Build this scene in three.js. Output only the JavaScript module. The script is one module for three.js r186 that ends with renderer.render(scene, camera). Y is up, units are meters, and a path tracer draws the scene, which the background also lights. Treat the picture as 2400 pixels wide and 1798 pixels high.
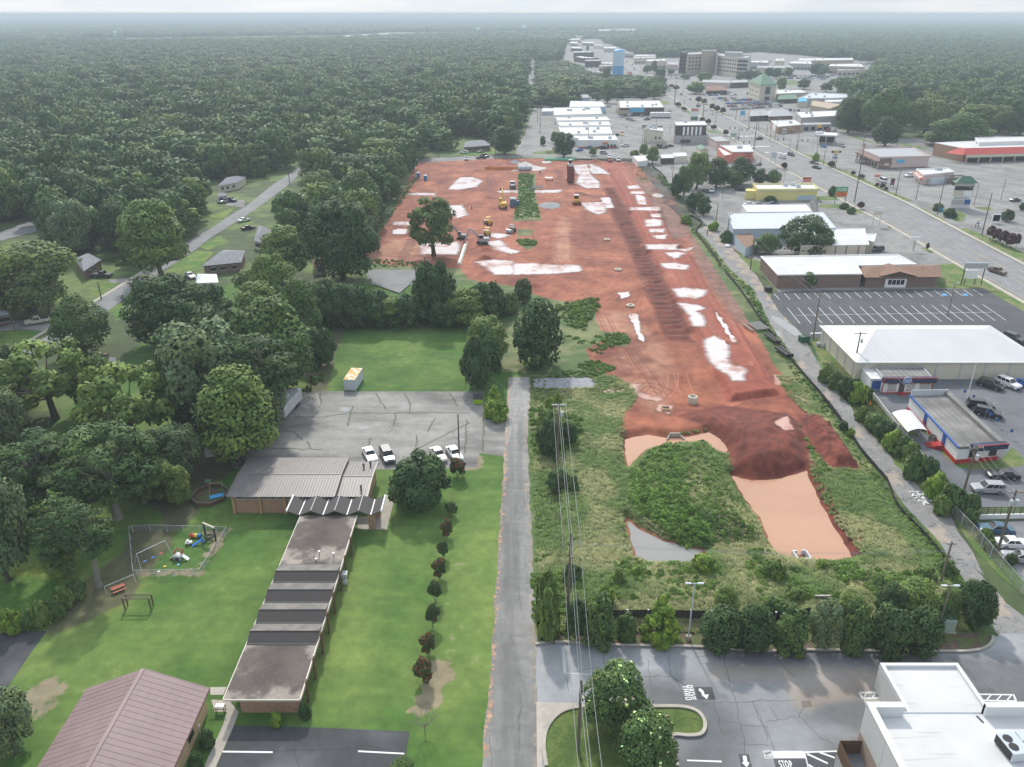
import*as THREE from 'three';
import{mergeGeometries}from 'three/addons/utils/BufferGeometryUtils.js';
import{RoundedBoxGeometry}from 'three/addons/geometries/RoundedBoxGeometry.js';
import{MarchingCubes}from 'three/addons/objects/MarchingCubes.js';
import{FontLoader}from 'three/addons/loaders/FontLoader.js';
// camera, sky, sun, haze, exposure
const CAMH=71,PITCH=24.76*Math.PI / 180,FPX=1880;
const scene=new THREE.Scene();
const camera=new THREE.PerspectiveCamera(2*Math.atan(899 / FPX)*180 / Math.PI,2400 / 1798,1,60000);
camera.position.set(0,CAMH,0);
camera.rotation.x=-PITCH;
scene.add(camera);
const renderer=new THREE.WebGLRenderer({antialias:true});
renderer.setSize(1024,767);
renderer.toneMapping=THREE.LinearToneMapping;
renderer.toneMappingExposure=1.0;
renderer.shadowMap.enabled=true;
const SUN_AZ=-10*Math.PI / 180,SUN_EL=43*Math.PI / 180; 
const SUND=new THREE.Vector3(Math.sin(SUN_AZ)*Math.cos(SUN_EL),Math.sin(SUN_EL),-Math.cos(SUN_AZ)*Math.cos(SUN_EL));
const sun=new THREE.DirectionalLight(new THREE.Color(1,0.95,0.87),3.2);
sun.position.copy(SUND).multiplyScalar(600).add(new THREE.Vector3(0,0,-250));
sun.target.position.set(0,0,-250);
sun.castShadow=true;sun.shadow.radius=6;sun.shadow.mapSize.set(4096,4096);
Object.assign(sun.shadow.camera,{left:-420,right:420,top:420,bottom:-420,near:10,far:1500});
scene.add(sun,sun.target);
scene.fog=new THREE.FogExp2(new THREE.Color().setRGB(0.80,0.92,1.0),0.00026);
// seeded random and noise
function RNG(s){let a=s>>>0;return()=>{a=(a+0x6d2b79f5)|0;let t=Math.imul(a ^(a>>>15),1|a);t=(t+Math.imul(t ^(t>>>7),61|t))^ t;return((t ^(t>>>14))>>>0) / 4294967296;};}
const h2=(x,y,s=0)=>{let n=Math.imul(x|0,374761393)+Math.imul(y|0,668265263)+Math.imul(s|0,974634777);n=Math.imul(n ^(n>>>13),1274126177);return((n ^(n>>>16))>>>0) / 4294967296;};
function vnoise(x,y,s=0,per=0){
const xi=Math.floor(x),yi=Math.floor(y),fx=x-xi,fy=y-yi,u=fx*fx*(3-2*fx),v=fy*fy*(3-2*fy);
const m=per?(k)=>((k%per)+per)%per:(k)=>k;
const a=h2(m(xi),m(yi),s),b=h2(m(xi+1),m(yi),s),c=h2(m(xi),m(yi+1),s),d=h2(m(xi+1),m(yi+1),s);
return a+(b-a)*u+(c-a)*v+(a-b-c+d)*u*v;
}
function fbm(x,y,oct=4,s=0,per=0){let a=0,w=0.5,n=0;for(let i=0;i<oct;i++){a+=w*vnoise(x,y,s+i*17,per);n+=w;w*=0.55;x*=2;y*=2;per*=2;}return a / n;}
const clamp=(x,a=0,b=1)=>Math.min(b,Math.max(a,x)),mixn=(a,b,t)=>a+(b-a)*t,sstep=(a,b,x)=>{const t=clamp((x-a) / (b-a));return t*t*(3-2*t);};
const enc=(c)=>255*clamp(c<=0.0031308?12.92*c:1.055*Math.pow(c,1 / 2.4)-0.055);
// survey: the plan of the place, read off the aerial view
const TILES={O:[0,0,0.92167],A1:[0,0,2.765],A2:[800,0,2.765],A3:[1600,0,2.765],A4:[0,400,3.682],A5:[600,350,3.682],A6:[1200,350,3.682],A7:[1700,200,3.16],A8:[1700,550,3.16],
B1:[0,800,3.682],B2:[500,750,3.16],B3:[1200,700,3.682],B4:[1800,850,3.313],B5:[0,1200,2.772],B6:[500,1200,2.771],B7:[1200,1150,2.557],B8:[1750,1250,3.023],
C1:[1080,370,6.903],C2:[1280,80,6.144],C3:[1560,100,4.424],C4:[1280,220,5.267],C5:[1620,240,6.144],C6:[2080,420,6.9125],C7:[2000,860,5.5225],C8:[200,1180,6.136]};
const SP=Math.sin(PITCH),CP=Math.cos(PITCH);
const nat=(t,x,y)=>[TILES[t][0]+x / TILES[t][2],TILES[t][1]+y / TILES[t][2]];
function ground(nx,ny,h=0){ 
const u=(nx-1200) / FPX,v=(ny-899) / FPX,dy=-v*CP-SP,dz=v*SP-CP,t=(h-CAMH) / dy;
return[u*t,dz*t];
}
const S=(t,x,y,h=0)=>ground(...nat(t,x,y),h);
const PL=(t,...a)=>{const r=[];for(let i=0;i<a.length;i+=2)r.push(S(t,a[i],a[i+1]));return r;};
function heightAt(x,z,ny){const k=(ny-899) / FPX,D=-z;return CAMH-D*(k*CP+SP) / (CP-k*SP);}
const HT=(p,t,y)=>heightAt(p[0],p[1],nat(t,0,y)[1]);
// materials
function dataTex(n,m,fn,repeat){
const d=new Uint8Array(n*m*4);
for(let j=0;j<m;j++)for(let i=0;i<n;i++){const c=fn(i / n,j / m,i,j),k=4*(j*n+i);d[k]=enc(c[0]);d[k+1]=enc(c[1]);d[k+2]=enc(c[2]);d[k+3]=255;}
const t=new THREE.DataTexture(d,n,m);t.colorSpace=THREE.SRGBColorSpace;t.wrapS=t.wrapT=THREE.RepeatWrapping;t.magFilter=THREE.LinearFilter;t.minFilter=THREE.LinearMipmapLinearFilter;t.generateMipmaps=true;
if(repeat)t.repeat.set(1 / repeat,1 / repeat);
t.needsUpdate=true;return t;
}
function canvasTex(w,h,draw){
const c=document.createElement('canvas');c.width=w;c.height=h;draw(c.getContext('2d'),w,h);
const t=new THREE.CanvasTexture(c);t.colorSpace=THREE.SRGBColorSpace;t.anisotropy=8;return t;
}
const M={};
const flat=(name,r,g,b,rough=0.8,extra={})=>(M[name]=new THREE.MeshStandardMaterial({color:new THREE.Color().setRGB(r,g,b),roughness:rough,...extra}));
function tiled(name,size,metres,fn,rough=0.9,extra={}){return(M[name]=new THREE.MeshStandardMaterial({map:dataTex(size,size,fn,metres),roughness:rough,...extra}));}
const tint=(c,k)=>[c[0]*k,c[1]*k,c[2]*k];
const lerp3=(a,b,t)=>[mixn(a[0],b[0],t),mixn(a[1],b[1],t),mixn(a[2],b[2],t)];
// mesh kit
function plain(g){g=g.index?g.toNonIndexed():g;for(const k of Object.keys(g.attributes))if(!['position','normal','uv','color'].includes(k))g.deleteAttribute(k);if(!g.attributes.normal)g.computeVertexNormals();if(!g.attributes.uv)g.setAttribute('uv',new THREE.BufferAttribute(new Float32Array(g.attributes.position.count*2),2));return g;}
function boxUV(g){const p=g.attributes.position,n=g.attributes.normal,uv=g.attributes.uv;for(let i=0;i<p.count;i++){const x=Math.abs(n.getX(i)),y=Math.abs(n.getY(i)),z=Math.abs(n.getZ(i));if(y>=x&&y>=z)uv.setXY(i,p.getX(i),-p.getZ(i));else if(x>z)uv.setXY(i,p.getZ(i),p.getY(i));else uv.setXY(i,p.getX(i),p.getY(i));}return g;}
const place=(g,x,y,z,ry=0,rx=0,rz=0)=>{if(rz)g.rotateZ(rz);if(rx)g.rotateX(rx);if(ry)g.rotateY(ry);g.translate(x,y,z);return g;};
const box=(w,h,d,x=0,y=0,z=0,ry=0,rx=0,rz=0)=>place(plain(new THREE.BoxGeometry(w,h,d)),x,y,z,ry,rx,rz); 
const boxb=(w,h,d,x=0,y=0,z=0,ry=0)=>box(w,h,d,x,y+h / 2,z,ry); 
const rbox=(w,h,d,r,x=0,y=0,z=0,ry=0,rx=0,seg=2)=>place(plain(new RoundedBoxGeometry(w,h,d,seg,r)),x,y,z,ry,rx);
const cyl=(r0,r1,h,x=0,y=0,z=0,n=8)=>place(plain(new THREE.CylinderGeometry(r1,r0,h,n)),x,y+h / 2,z);
const ball=(r,x,y,z,sy=1,n=10)=>{const g=plain(new THREE.SphereGeometry(r,n,Math.max(6,n*0.7|0)));g.scale(1,sy,1);return place(g,x,y,z);};
function bar(a,b,r,n=6){const A=new THREE.Vector3(...a),B=new THREE.Vector3(...b),d=B.clone().sub(A),g=plain(new THREE.CylinderGeometry(r,r,d.length(),n));g.applyQuaternion(new THREE.Quaternion().setFromUnitVectors(new THREE.Vector3(0,1,0),d.normalize()));g.translate((A.x+B.x) / 2,(A.y+B.y) / 2,(A.z+B.z) / 2);return g;}
function beam(a,b,w,h){const A=new THREE.Vector3(...a),B=new THREE.Vector3(...b),d=B.clone().sub(A),g=plain(new THREE.BoxGeometry(w,h,d.length()));const m=new THREE.Matrix4().lookAt(B,A,new THREE.Vector3(0,1,0.001));g.applyMatrix4(m);g.translate((A.x+B.x) / 2,(A.y+B.y) / 2,(A.z+B.z) / 2);return g;}
function prism(pts,y0,y1){ 
const s=new THREE.Shape(pts.map(([x,z])=>new THREE.Vector2(x,-z))),g=new THREE.ExtrudeGeometry(s,{depth:y1-y0,bevelEnabled:false});g.rotateX(-Math.PI / 2);g.translate(0,y0,0);return plain(g);
}
function tris(list,uvs){const g=new THREE.BufferGeometry();g.setAttribute('position',new THREE.BufferAttribute(new Float32Array(list.flat(2)),3));g.computeVertexNormals();const n=g.attributes.position.count;g.setAttribute('uv',new THREE.BufferAttribute(uvs?new Float32Array(uvs.flat(2)):new Float32Array(n*2),2));return g;}
const quad=(a,b,c,d)=>tris([[a,b,c],[a,c,d]]);
function slab(a,b,c,d,t){ 
const A=[a,b,c,d],n=new THREE.Vector3().subVectors(new THREE.Vector3(...b),new THREE.Vector3(...a)).cross(new THREE.Vector3().subVectors(new THREE.Vector3(...d),new THREE.Vector3(...a))).normalize(),B=A.map((p)=>[p[0]-n.x*t,p[1]-n.y*t,p[2]-n.z*t]);
const out=[quad(...A),quad(B[3],B[2],B[1],B[0])];for(let i=0;i<4;i++){const j=(i+1)%4;out.push(quad(A[i],B[i],B[j],A[j]));}return mergeGeometries(out);
}
const used={};
function numbered(n){const k=used[n]=(used[n]??-1)+1;return k?`${n}_${String(k).padStart(3, '0')}`:n;}
function shade(o){o.traverse((m)=>{if(m.isMesh){m.castShadow=true;m.receiveShadow=true;}});return o;}
function tag(o,label,category,group){o.userData={...o.userData,label,category};if(group)o.userData.group=group;return o;}
function thing(name,label,category,[x,z]=[0,0],ry=0,group,y=0){const o=new THREE.Group();o.name=numbered(name);o.position.set(x,y,z);o.rotation.y=ry;tag(o,label,category,group);scene.add(o);return o;}
function part(parent,name,geos,mat,kind){const gs=(Array.isArray(geos)?geos:[geos]).map(plain);const g=gs.length>1?mergeGeometries(gs):gs[0];boxUV(g);const m=new THREE.Mesh(g,mat);m.name=name;if(kind)m.userData.kind=kind;m.castShadow=m.receiveShadow=true;parent.add(m);return m;}
function mesh1(name,geos,mat,label,category,pos=[0,0],ry=0,group,y=0){const h={add(){}};const m=part(h,name,geos,mat);m.name=numbered(name);m.position.set(pos[0],y,pos[1]);m.rotation.y=ry;tag(m,label,category,group);scene.add(m);return m;}
function dup(o,[x,z],ry=0,s=1,label,group,y=0){const c=o.clone();c.name=numbered(o.name.replace(/_\d{3}$/,''));c.userData={...o.userData};c.position.set(x,y,z);c.rotation.y=ry;if(Array.isArray(s))c.scale.set(...s);else c.scale.setScalar(s);if(label)c.userData.label=label;if(group)c.userData.group=group;scene.add(c);return c;}
function roughen(pts,step,amp,seed=1){const out=[];const n=pts.length;for(let i=0;i<n;i++){const a=pts[i],b=pts[(i+1)%n],L=Math.hypot(b[0]-a[0],b[1]-a[1]),k=Math.max(1,Math.round(L / step));for(let j=0;j<k;j++){const t=j / k,x=mixn(a[0],b[0],t),z=mixn(a[1],b[1],t);out.push([x+amp*2*(fbm(x / step*0.7,z / step*0.7,3,seed)-0.5),z+amp*2*(fbm(x / step*0.7+50,z / step*0.7,3,seed+9)-0.5)]);}}return out;}
function sheetGeo(pts,y,uvf){const s=new THREE.Shape(pts.map(([x,z])=>new THREE.Vector2(x,-z))),g=new THREE.ShapeGeometry(s);g.rotateX(-Math.PI / 2);g.translate(0,y,0);const q=plain(g),p=q.attributes.position;for(let i=0;i<p.count;i++){const[u,v]=uvf?uvf(p.getX(i),p.getZ(i)):[p.getX(i),-p.getZ(i)];q.attributes.uv.setXY(i,u,v);}return q;}
function sheet(name,polys,y,mat,uvf,parent){const g=mergeGeometries((Array.isArray(polys[0][0])?polys:[polys]).map((p)=>sheetGeo(p,y,uvf)));const m=new THREE.Mesh(g,mat);m.receiveShadow=true;m.castShadow=true;if(parent){m.name=name;parent.add(m);}else{m.name=numbered(name);m.userData.kind='structure';scene.add(m);}return m;}
const ribbon=(L,R)=>[...L,...R.slice().reverse()];
function offsetLine(pts,d){return pts.map((p,i)=>{const a=pts[Math.max(0,i-1)],b=pts[Math.min(pts.length-1,i+1)],dx=b[0]-a[0],dz=b[1]-a[1],L=Math.hypot(dx,dz)||1;return[p[0]-dz / L*d,p[1]+dx / L*d];});}
function along(pts,s){for(let i=0;i+1<pts.length;i++){const L=Math.hypot(pts[i+1][0]-pts[i][0],pts[i+1][1]-pts[i][1]);if(s<=L||i+2===pts.length){const t=s / L;return[mixn(pts[i][0],pts[i+1][0],t),mixn(pts[i][1],pts[i+1][1],t),Math.atan2(pts[i+1][0]-pts[i][0],pts[i+1][1]-pts[i][1])];}s-=L;}}
const lineLen=(pts)=>pts.reduce((a,p,i)=>a+(i?Math.hypot(p[0]-pts[i-1][0],p[1]-pts[i-1][1]):0),0);
function inPoly(x,z,P){let c=false;for(let i=0,j=P.length-1;i<P.length;j=i++)if((P[i][1]>z)!==(P[j][1]>z)&&x<(P[j][0]-P[i][0])*(z-P[i][1]) / (P[j][1]-P[i][1])+P[i][0])c=!c;return c;}
function segDist(x,z,a,b){const dx=b[0]-a[0],dz=b[1]-a[1],t=clamp(((x-a[0])*dx+(z-a[1])*dz) / (dx*dx+dz*dz||1));return Math.hypot(x-a[0]-t*dx,z-a[1]-t*dz);}
function polyDist(x,z,P){let d=1e9;for(let i=0;i<P.length;i++)d=Math.min(d,segDist(x,z,P[i],P[(i+1)%P.length]));return inPoly(x,z,P)?-d:d;}
const lineDist=(x,z,P)=>{let d=1e9;for(let i=0;i+1<P.length;i++)d=Math.min(d,segDist(x,z,P[i],P[i+1]));return d;};
// sky: bright summer haze with thin cloud, lighter towards the sun
{
const W=2048,H=1024,d=new Float32Array(W*H*4);
for(let j=0;j<H;j++)for(let i=0;i<W;i++){
const az=((i+0.5) / W-0.5)*2*Math.PI,el=((j+0.5) / H-0.5)*Math.PI,ce=Math.cos(el),x=Math.cos(az)*ce,y=Math.sin(el),z=Math.sin(az)*ce,k=4*(j*W+i);
const cs=x*SUND.x+y*SUND.y+z*SUND.z,ang=Math.acos(clamp(cs,-1,1)),up=Math.max(0,y);
let c=lerp3([0.80,0.88,0.94],[0.50,0.62,0.80],Math.pow(up,0.55));
const glow=0.55*Math.exp(-ang*ang / 0.5)+1.1*Math.exp(-ang*ang / 0.06);
const px=x / (up+0.12),pz=z / (up+0.12),n=fbm(px*0.9+3,pz*0.9+7,6,5),cl=sstep(0.36,0.66,n)*(0.35+0.65*sstep(0.0,0.12,up));
if(up<0.12){const st=fbm(az*9,el*120,4,61);c=lerp3(c,[0.98,1.0,1.02],0.8*sstep(0.35,0.65,st));}
c=lerp3(c,[1.02,1.03,1.05],0.75*cl);
const t=0.86+0.28*fbm(px*2.5,pz*2.5,4,11);
for(let q=0;q<3;q++)c[q]=(c[q]*(cl>0?mixn(1,t,cl):1)+glow*[1,0.96,0.9][q])*1.12*(0.76+0.30*sstep(0,0.5,up));
if(y<0)c=lerp3(c,[0.3,0.36,0.38],sstep(0,-0.1,y));
d[k]=c[0];d[k+1]=c[1];d[k+2]=c[2];d[k+3]=1;
}
const t=new THREE.DataTexture(d,W,H,THREE.RGBAFormat,THREE.FloatType);t.mapping=THREE.EquirectangularReflectionMapping;t.magFilter=t.minFilter=THREE.LinearFilter;t.colorSpace=THREE.LinearSRGBColorSpace;t.needsUpdate=true;
scene.background=t;scene.environment=t;
}
// foliage
const leafMat=(r,g,b,rough=0.7)=>new THREE.MeshPhysicalMaterial({color:new THREE.Color().setRGB(r,g,b),vertexColors:true,roughness:rough,transmission:0.25,thickness:0,side:THREE.DoubleSide,specularIntensity:0.35});
const LEAF={oak:leafMat(0.103,0.175,0.052),dark:leafMat(0.064,0.118,0.039),light:leafMat(0.155,0.233,0.059),lime:leafMat(0.189,0.295,0.046),pine:leafMat(0.083,0.147,0.046),grey:leafMat(0.143,0.203,0.097),flower:leafMat(1,1,1),olive:leafMat(0.132,0.190,0.055),purple:leafMat(0.086,0.043,0.040)};
const BARK=flat('bark',0.10,0.075,0.055,0.95),BARKG=flat('bark_grey',0.22,0.20,0.17,0.95);
function crownProfile(shape,t){
switch(shape){
case 'cone':return t<0.15?0.75+t*1.6:Math.pow(1-(t-0.15) / 0.85,0.75)*0.98+0.05;
case 'egg':return Math.sqrt(Math.max(0,1-Math.pow((t-0.42) / (t<0.42?0.5:0.6),2)));
case 'spread':return Math.sqrt(Math.max(0,1-Math.pow((t-0.5) / 0.56,2)));
case 'column':return t<0.7?0.9:Math.sqrt(Math.max(0,1-Math.pow((t-0.7) / 0.33,2)))*0.9;
default:return t<0.35?0.62+t*1.1:Math.sqrt(Math.max(0,1-Math.pow((t-0.35) / 0.67,2)));
}
}
function lobesOf(rnd,o){
const L=[];
for(let i=0;i<o.lobes;i++){
const t=o.shape==='cone'?Math.pow(rnd(),1.3)*0.92:0.10+0.84*rnd(),r=o.lobeR*o.R*(0.65+0.7*rnd())*(o.shape==='cone'?1-0.45*t:1),pr=Math.max(0,crownProfile(o.shape,t)*o.R-r*0.8),a=i*2.39996+rnd()*1.2,q=pr*Math.sqrt(0.45+0.55*rnd());
L.push({x:Math.cos(a)*q,y:o.y0+t*o.H*(1-0.5*r / o.H),z:Math.sin(a)*q,r,k:0.82+0.36*rnd(),yel:rnd()});
}
if(o.fill!==0)L.push({x:0,y:o.y0+o.H*0.45,z:0,r:o.R*0.68,k:0.9,yel:0.3});
return L;
}
function foliage(rnd,o,L){
const n=o.n,pos=new Float32Array(n*18),nor=new Float32Array(n*18),col=new Float32Array(n*18),W=[],V=(x,y,z)=>new THREE.Vector3(x,y,z);
let sum=0;for(const l of L){sum+=l.r*l.r;W.push(sum);}
const P=V(),d=V(),N=V(),tq=V(),b=V(),q=V(),cyn=o.y0+o.H*0.35;let made=0,tries=0;
while(made<n&&tries++<n*6){
const w=rnd()*sum,l=L[W.findIndex((s)=>s>=w)],cz=2*rnd()-1,az=rnd()*2*Math.PI,sn=Math.sqrt(1-cz*cz);
d.set(sn*Math.cos(az),cz,sn*Math.sin(az));
const inner=rnd()<0.12,rr=l.r*(inner?0.45+0.3*rnd():0.80+0.34*rnd()*rnd()+(rnd()<0.08?0.22*rnd():0)),sq=o.squash??0.82;
P.set(l.x+d.x*rr,l.y+d.y*rr*sq,l.z+d.z*rr);
if(!inner){let hid=false;for(const m of L)if(m!==l){const dx=P.x-m.x,dy=(P.y-m.y) / sq,dz=P.z-m.z;if(dx*dx+dy*dy+dz*dz<m.r*m.r*0.6){hid=true;break;}}if(hid||(d.y<-0.5&&rnd()<0.5))continue;}
if(P.y<o.y0*0.85)continue;
const s=o.size*(0.6+0.8*rnd());
q.set(P.x,(P.y-cyn)*0.8,P.z).normalize();
N.set(d.x*0.9+(rnd()-0.5)*1.3,d.y*0.9+0.35+(rnd()-0.5)*1.1,d.z*0.9+(rnd()-0.5)*1.3).normalize();
if(N.dot(d)<0)N.negate();tq.set(rnd()-0.5,(rnd()-0.5)*0.6,rnd()-0.5).cross(N).normalize();b.crossVectors(N,tq);
const hw=s*(o.needle??0.42),v=[[P.x-tq.x*s*0.5,P.y-tq.y*s*0.5-s*0.08,P.z-tq.z*s*0.5],[P.x+b.x*hw,P.y+b.y*hw,P.z+b.z*hw],[P.x+tq.x*s*0.5,P.y+tq.y*s*0.5-s*0.08,P.z+tq.z*s*0.5],[P.x-b.x*hw,P.y-b.y*hw,P.z-b.z*hw]];
const sx=d.x*0.55+q.x*0.35+N.x*0.5,sy=d.y*0.55+q.y*0.35+N.y*0.5+0.12,sz=d.z*0.55+q.z*0.35+N.z*0.5,sl=Math.hypot(sx,sy,sz)||1;
let k=l.k*(1+(o.vary??0.3)*2*(rnd()-0.5)),c=[k,k,k];const yl=(l.yel>0.7?0.35:0)+(rnd()<(o.yel??0.12)?0.45:0);c=[k*(1+0.55*yl),k*(1+0.32*yl),k*(1-0.1*yl)];
if(o.flower&&d.y>-0.1&&rnd()<o.flower.p)c=o.flower.c.map((x)=>x*(0.7+0.5*rnd()));
[0,2,1,0,3,2].forEach((vi,m)=>{const at=made*18+m*3;pos[at]=v[vi][0];pos[at+1]=v[vi][1];pos[at+2]=v[vi][2];nor[at]=sx / sl;nor[at+1]=sy / sl;nor[at+2]=sz / sl;col[at]=c[0];col[at+1]=c[1];col[at+2]=c[2];});
made++;
}
const g=new THREE.BufferGeometry();g.setAttribute('position',new THREE.BufferAttribute(pos.slice(0,made*18),3));g.setAttribute('normal',new THREE.BufferAttribute(nor.slice(0,made*18),3));g.setAttribute('color',new THREE.BufferAttribute(col.slice(0,made*18),3));
return g;
}
function limb(a,b,r0,r1,n=6){const A=new THREE.Vector3(...a),B=new THREE.Vector3(...b),d=B.clone().sub(A),g=plain(new THREE.CylinderGeometry(r1,r0,d.length(),n,1,true));g.applyQuaternion(new THREE.Quaternion().setFromUnitVectors(new THREE.Vector3(0,1,0),d.normalize()));g.translate((A.x+B.x) / 2,(A.y+B.y) / 2,(A.z+B.z) / 2);return g;}
function woody(rnd,o,L){
const gs=[],r=o.trunk,top=o.y0+o.H*0.45;if(!r)return null;
if(o.multi){for(let i=0;i<4;i++){const l=L[i*2%L.length];gs.push(limb([Math.cos(i*1.6)*0.12,0,Math.sin(i*1.6)*0.12],[l.x*0.8,l.y,l.z*0.8],r*0.7,r*0.3));}return gs;}
const bx=(rnd()-0.5)*0.6,bz=(rnd()-0.5)*0.6;gs.push(limb([0,-0.2,0],[0,r*1.5,0],r*1.5,r*1.05,9),limb([0,r*1.5,0],[bx,o.y0*0.9+0.4,bz],r*1.05,r*0.8,9),limb([bx,o.y0*0.9+0.4,bz],[bx*0.6,top+(o.shape==='cone'?o.H*0.45:0),bz*0.6],r*0.8,r*0.22,7));
for(const l of L.slice(0,o.limbs??8)){const h=Math.min(o.y0+(l.y-o.y0)*0.35,top);gs.push(limb([bx*0.8,h*0.92,bz*0.8],[l.x*0.85,l.y-l.r*0.2,l.z*0.85],r*0.38,r*0.1,5));}
return gs;
}
function buildPlant(o){ 
const rnd=RNG(o.seed),L=lobesOf(rnd,o),g=new THREE.Group(),w=woody(rnd,o,L);
if(w)part(g,o.trunkName??'trunk',w,o.bark??BARK);
const c=new THREE.Mesh(foliage(rnd,o,L),LEAF[o.leaf]);c.name=o.crownName??'crown';c.castShadow=c.receiveShadow=true;g.add(c);
g.userData.R=o.R;g.userData.top=o.y0+o.H;return g;
}
const KIND={};
const oakO={shape:'dome',R:6,H:12,y0:1.5,lobes:36,lobeR:0.36,n:6400,size:0.5,trunk:0.42,leaf:'oak'};
KIND.oak_a=buildPlant({...oakO,seed:1});
KIND.oak_b=buildPlant({...oakO,seed:2,lobes:44,lobeR:0.30,leaf:'dark'});
KIND.oak_c=buildPlant({...oakO,seed:3,shape:'spread',y0:1.7,H:10.2,lobes:40,lobeR:0.32,leaf:'olive'});
KIND.oak_g=buildPlant({...oakO,seed:4,shape:'spread',lobes:46,lobeR:0.28,leaf:'grey',size:0.55});
KIND.airy=buildPlant({...oakO,seed:5,shape:'egg',y0:2.6,H:11.5,R:5,fill:0,lobes:40,lobeR:0.29,n:5200,leaf:'oak',limbs:16});
KIND.pecan=buildPlant({...oakO,seed:6,shape:'spread',y0:3.5,H:9,R:6.5,lobes:32,lobeR:0.22,n:3700,size:0.6,fill:0,leaf:'light',limbs:18});
KIND.tall=buildPlant({...oakO,seed:7,shape:'egg',R:4.6,H:14,y0:1.2,lobes:40,lobeR:0.34,leaf:'light',size:0.48});
KIND.pine=buildPlant({...oakO,seed:8,shape:'dome',R:5,H:12,y0:4.5,lobes:40,lobeR:0.24,n:4800,size:0.55,needle:0.22,squash:0.55,leaf:'pine',fill:0,limbs:22,bark:BARKG});
KIND.pine_b=buildPlant({...oakO,seed:9,shape:'egg',R:4,H:13,y0:5.5,lobes:32,lobeR:0.26,n:3900,size:0.55,needle:0.22,squash:0.5,leaf:'dark',fill:0,limbs:20,bark:BARKG});
KIND.dense=buildPlant({...oakO,seed:10,shape:'dome',R:5,H:7.4,y0:0.5,lobes:34,lobeR:0.3,n:5200,size:0.5,leaf:'dark',trunk:0.3});
KIND.egg=buildPlant({...oakO,seed:11,shape:'egg',R:2.6,H:5.6,y0:0.1,lobes:40,lobeR:0.34,n:3800,size:0.3,leaf:'dark',trunk:0.12});
KIND.egg_b=buildPlant({...oakO,seed:12,shape:'column',R:2.4,H:5.4,y0:0.05,lobes:40,lobeR:0.34,n:3600,size:0.32,leaf:'oak',trunk:0.12});
KIND.young=buildPlant({...oakO,seed:13,shape:'cone',R:2.3,H:5.6,y0:0.2,lobes:44,lobeR:0.3,n:3000,size:0.36,leaf:'lime',trunk:0.1,fill:0});
KIND.bush=buildPlant({seed:14,shape:'dome',R:1.6,H:2.2,y0:0,lobes:14,lobeR:0.42,n:1300,size:0.36,leaf:'oak',crownName:'foliage'});
KIND.bush_b=buildPlant({seed:15,shape:'dome',R:1.7,H:2.0,y0:0,lobes:18,lobeR:0.34,n:1300,size:0.38,leaf:'light',crownName:'foliage'});
KIND.bush_d=buildPlant({seed:16,shape:'dome',R:1.3,H:1.7,y0:0,lobes:12,lobeR:0.5,n:1200,size:0.26,leaf:'dark',crownName:'foliage'});
KIND.bush_l=buildPlant({seed:17,shape:'dome',R:1.5,H:2.0,y0:0,lobes:14,lobeR:0.44,n:1200,size:0.32,leaf:'lime',crownName:'foliage'});
KIND.crape=buildPlant({seed:18,shape:'egg',R:1.3,H:2.1,y0:0.7,lobes:16,lobeR:0.38,n:1300,size:0.26,leaf:'dark',trunk:0.06,multi:1,bark:BARKG,flower:{p:0.05,c:[4.5,0.5,0.9]}});
KIND.crape_r=buildPlant({seed:19,shape:'egg',R:1.35,H:2.2,y0:0.7,lobes:16,lobeR:0.38,n:1400,size:0.26,leaf:'dark',trunk:0.06,multi:1,bark:BARKG,flower:{p:0.33,c:[4.2,0.55,0.8]}});
KIND.crape_w=buildPlant({seed:20,shape:'dome',R:3.6,H:6,y0:0.9,lobes:30,lobeR:0.32,n:5400,size:0.32,leaf:'oak',trunk:0.12,multi:1,bark:BARKG,flower:{p:0.035,c:[12,8,13]}});
KIND.plum=buildPlant({seed:21,shape:'dome',R:1.8,H:2.6,y0:1.2,lobes:16,lobeR:0.38,n:800,size:0.4,leaf:'purple',trunk:0.1});
const medO={vary:0.22,...oakO,n:2000,size:0.9,lobes:26,limbs:4};
KIND.med_a=buildPlant({...medO,seed:31});KIND.med_b=buildPlant({...medO,seed:32,leaf:'dark',lobes:26,lobeR:0.3});KIND.med_c=buildPlant({...medO,seed:33,shape:'egg',R:5,H:13,leaf:'pine'});KIND.med_d=buildPlant({...medO,seed:34,shape:'spread',leaf:'olive'});KIND.med_e=buildPlant({...medO,seed:35,shape:'egg',R:4.6,H:12,leaf:'light'});
const MEDS=['med_a','med_b','med_c','med_d','med_e','med_b','med_a'];
const nTree={n:0};
const isShrub=(k)=> /bush|plum|crape$|crape_r/.test(k);
function plant(kind,[x,z],r,hgt,ry,label,category,group,y=0){
const k=KIND[kind],o=k.clone();const nm= /pine|med_c/.test(kind)?'pine_tree': /crape/.test(kind)?'crape_myrtle': /bush/.test(kind)?'shrub': /egg|young/.test(kind)?'evergreen_tree': /plum/.test(kind)?'plum_tree':'broadleaf_tree';
o.name=numbered(nm);o.userData={label,category};if(group)o.userData.group=group;
o.position.set(x,y,z);o.rotation.y=ry;o.scale.set(r / k.userData.R,hgt / k.userData.top,r / k.userData.R);scene.add(o);nTree.n++;return o;
}
const TREES=[]; 
function treeAt(t,cx,by,ty,hw,kind,label,category='tree',group){
const p=S(t,cx,by),H=Math.max(0.6,HT(p,t,ty)),zc=(CAMH-H*0.6)*SP-p[1]*CP,r=hw / TILES[t][2]*zc / FPX;
TREES.push([p[0],p[1],r]);
return plant(kind,p,r,H,h2(Math.round(cx),Math.round(by),3)*6.28,label,category,group);
}
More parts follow.
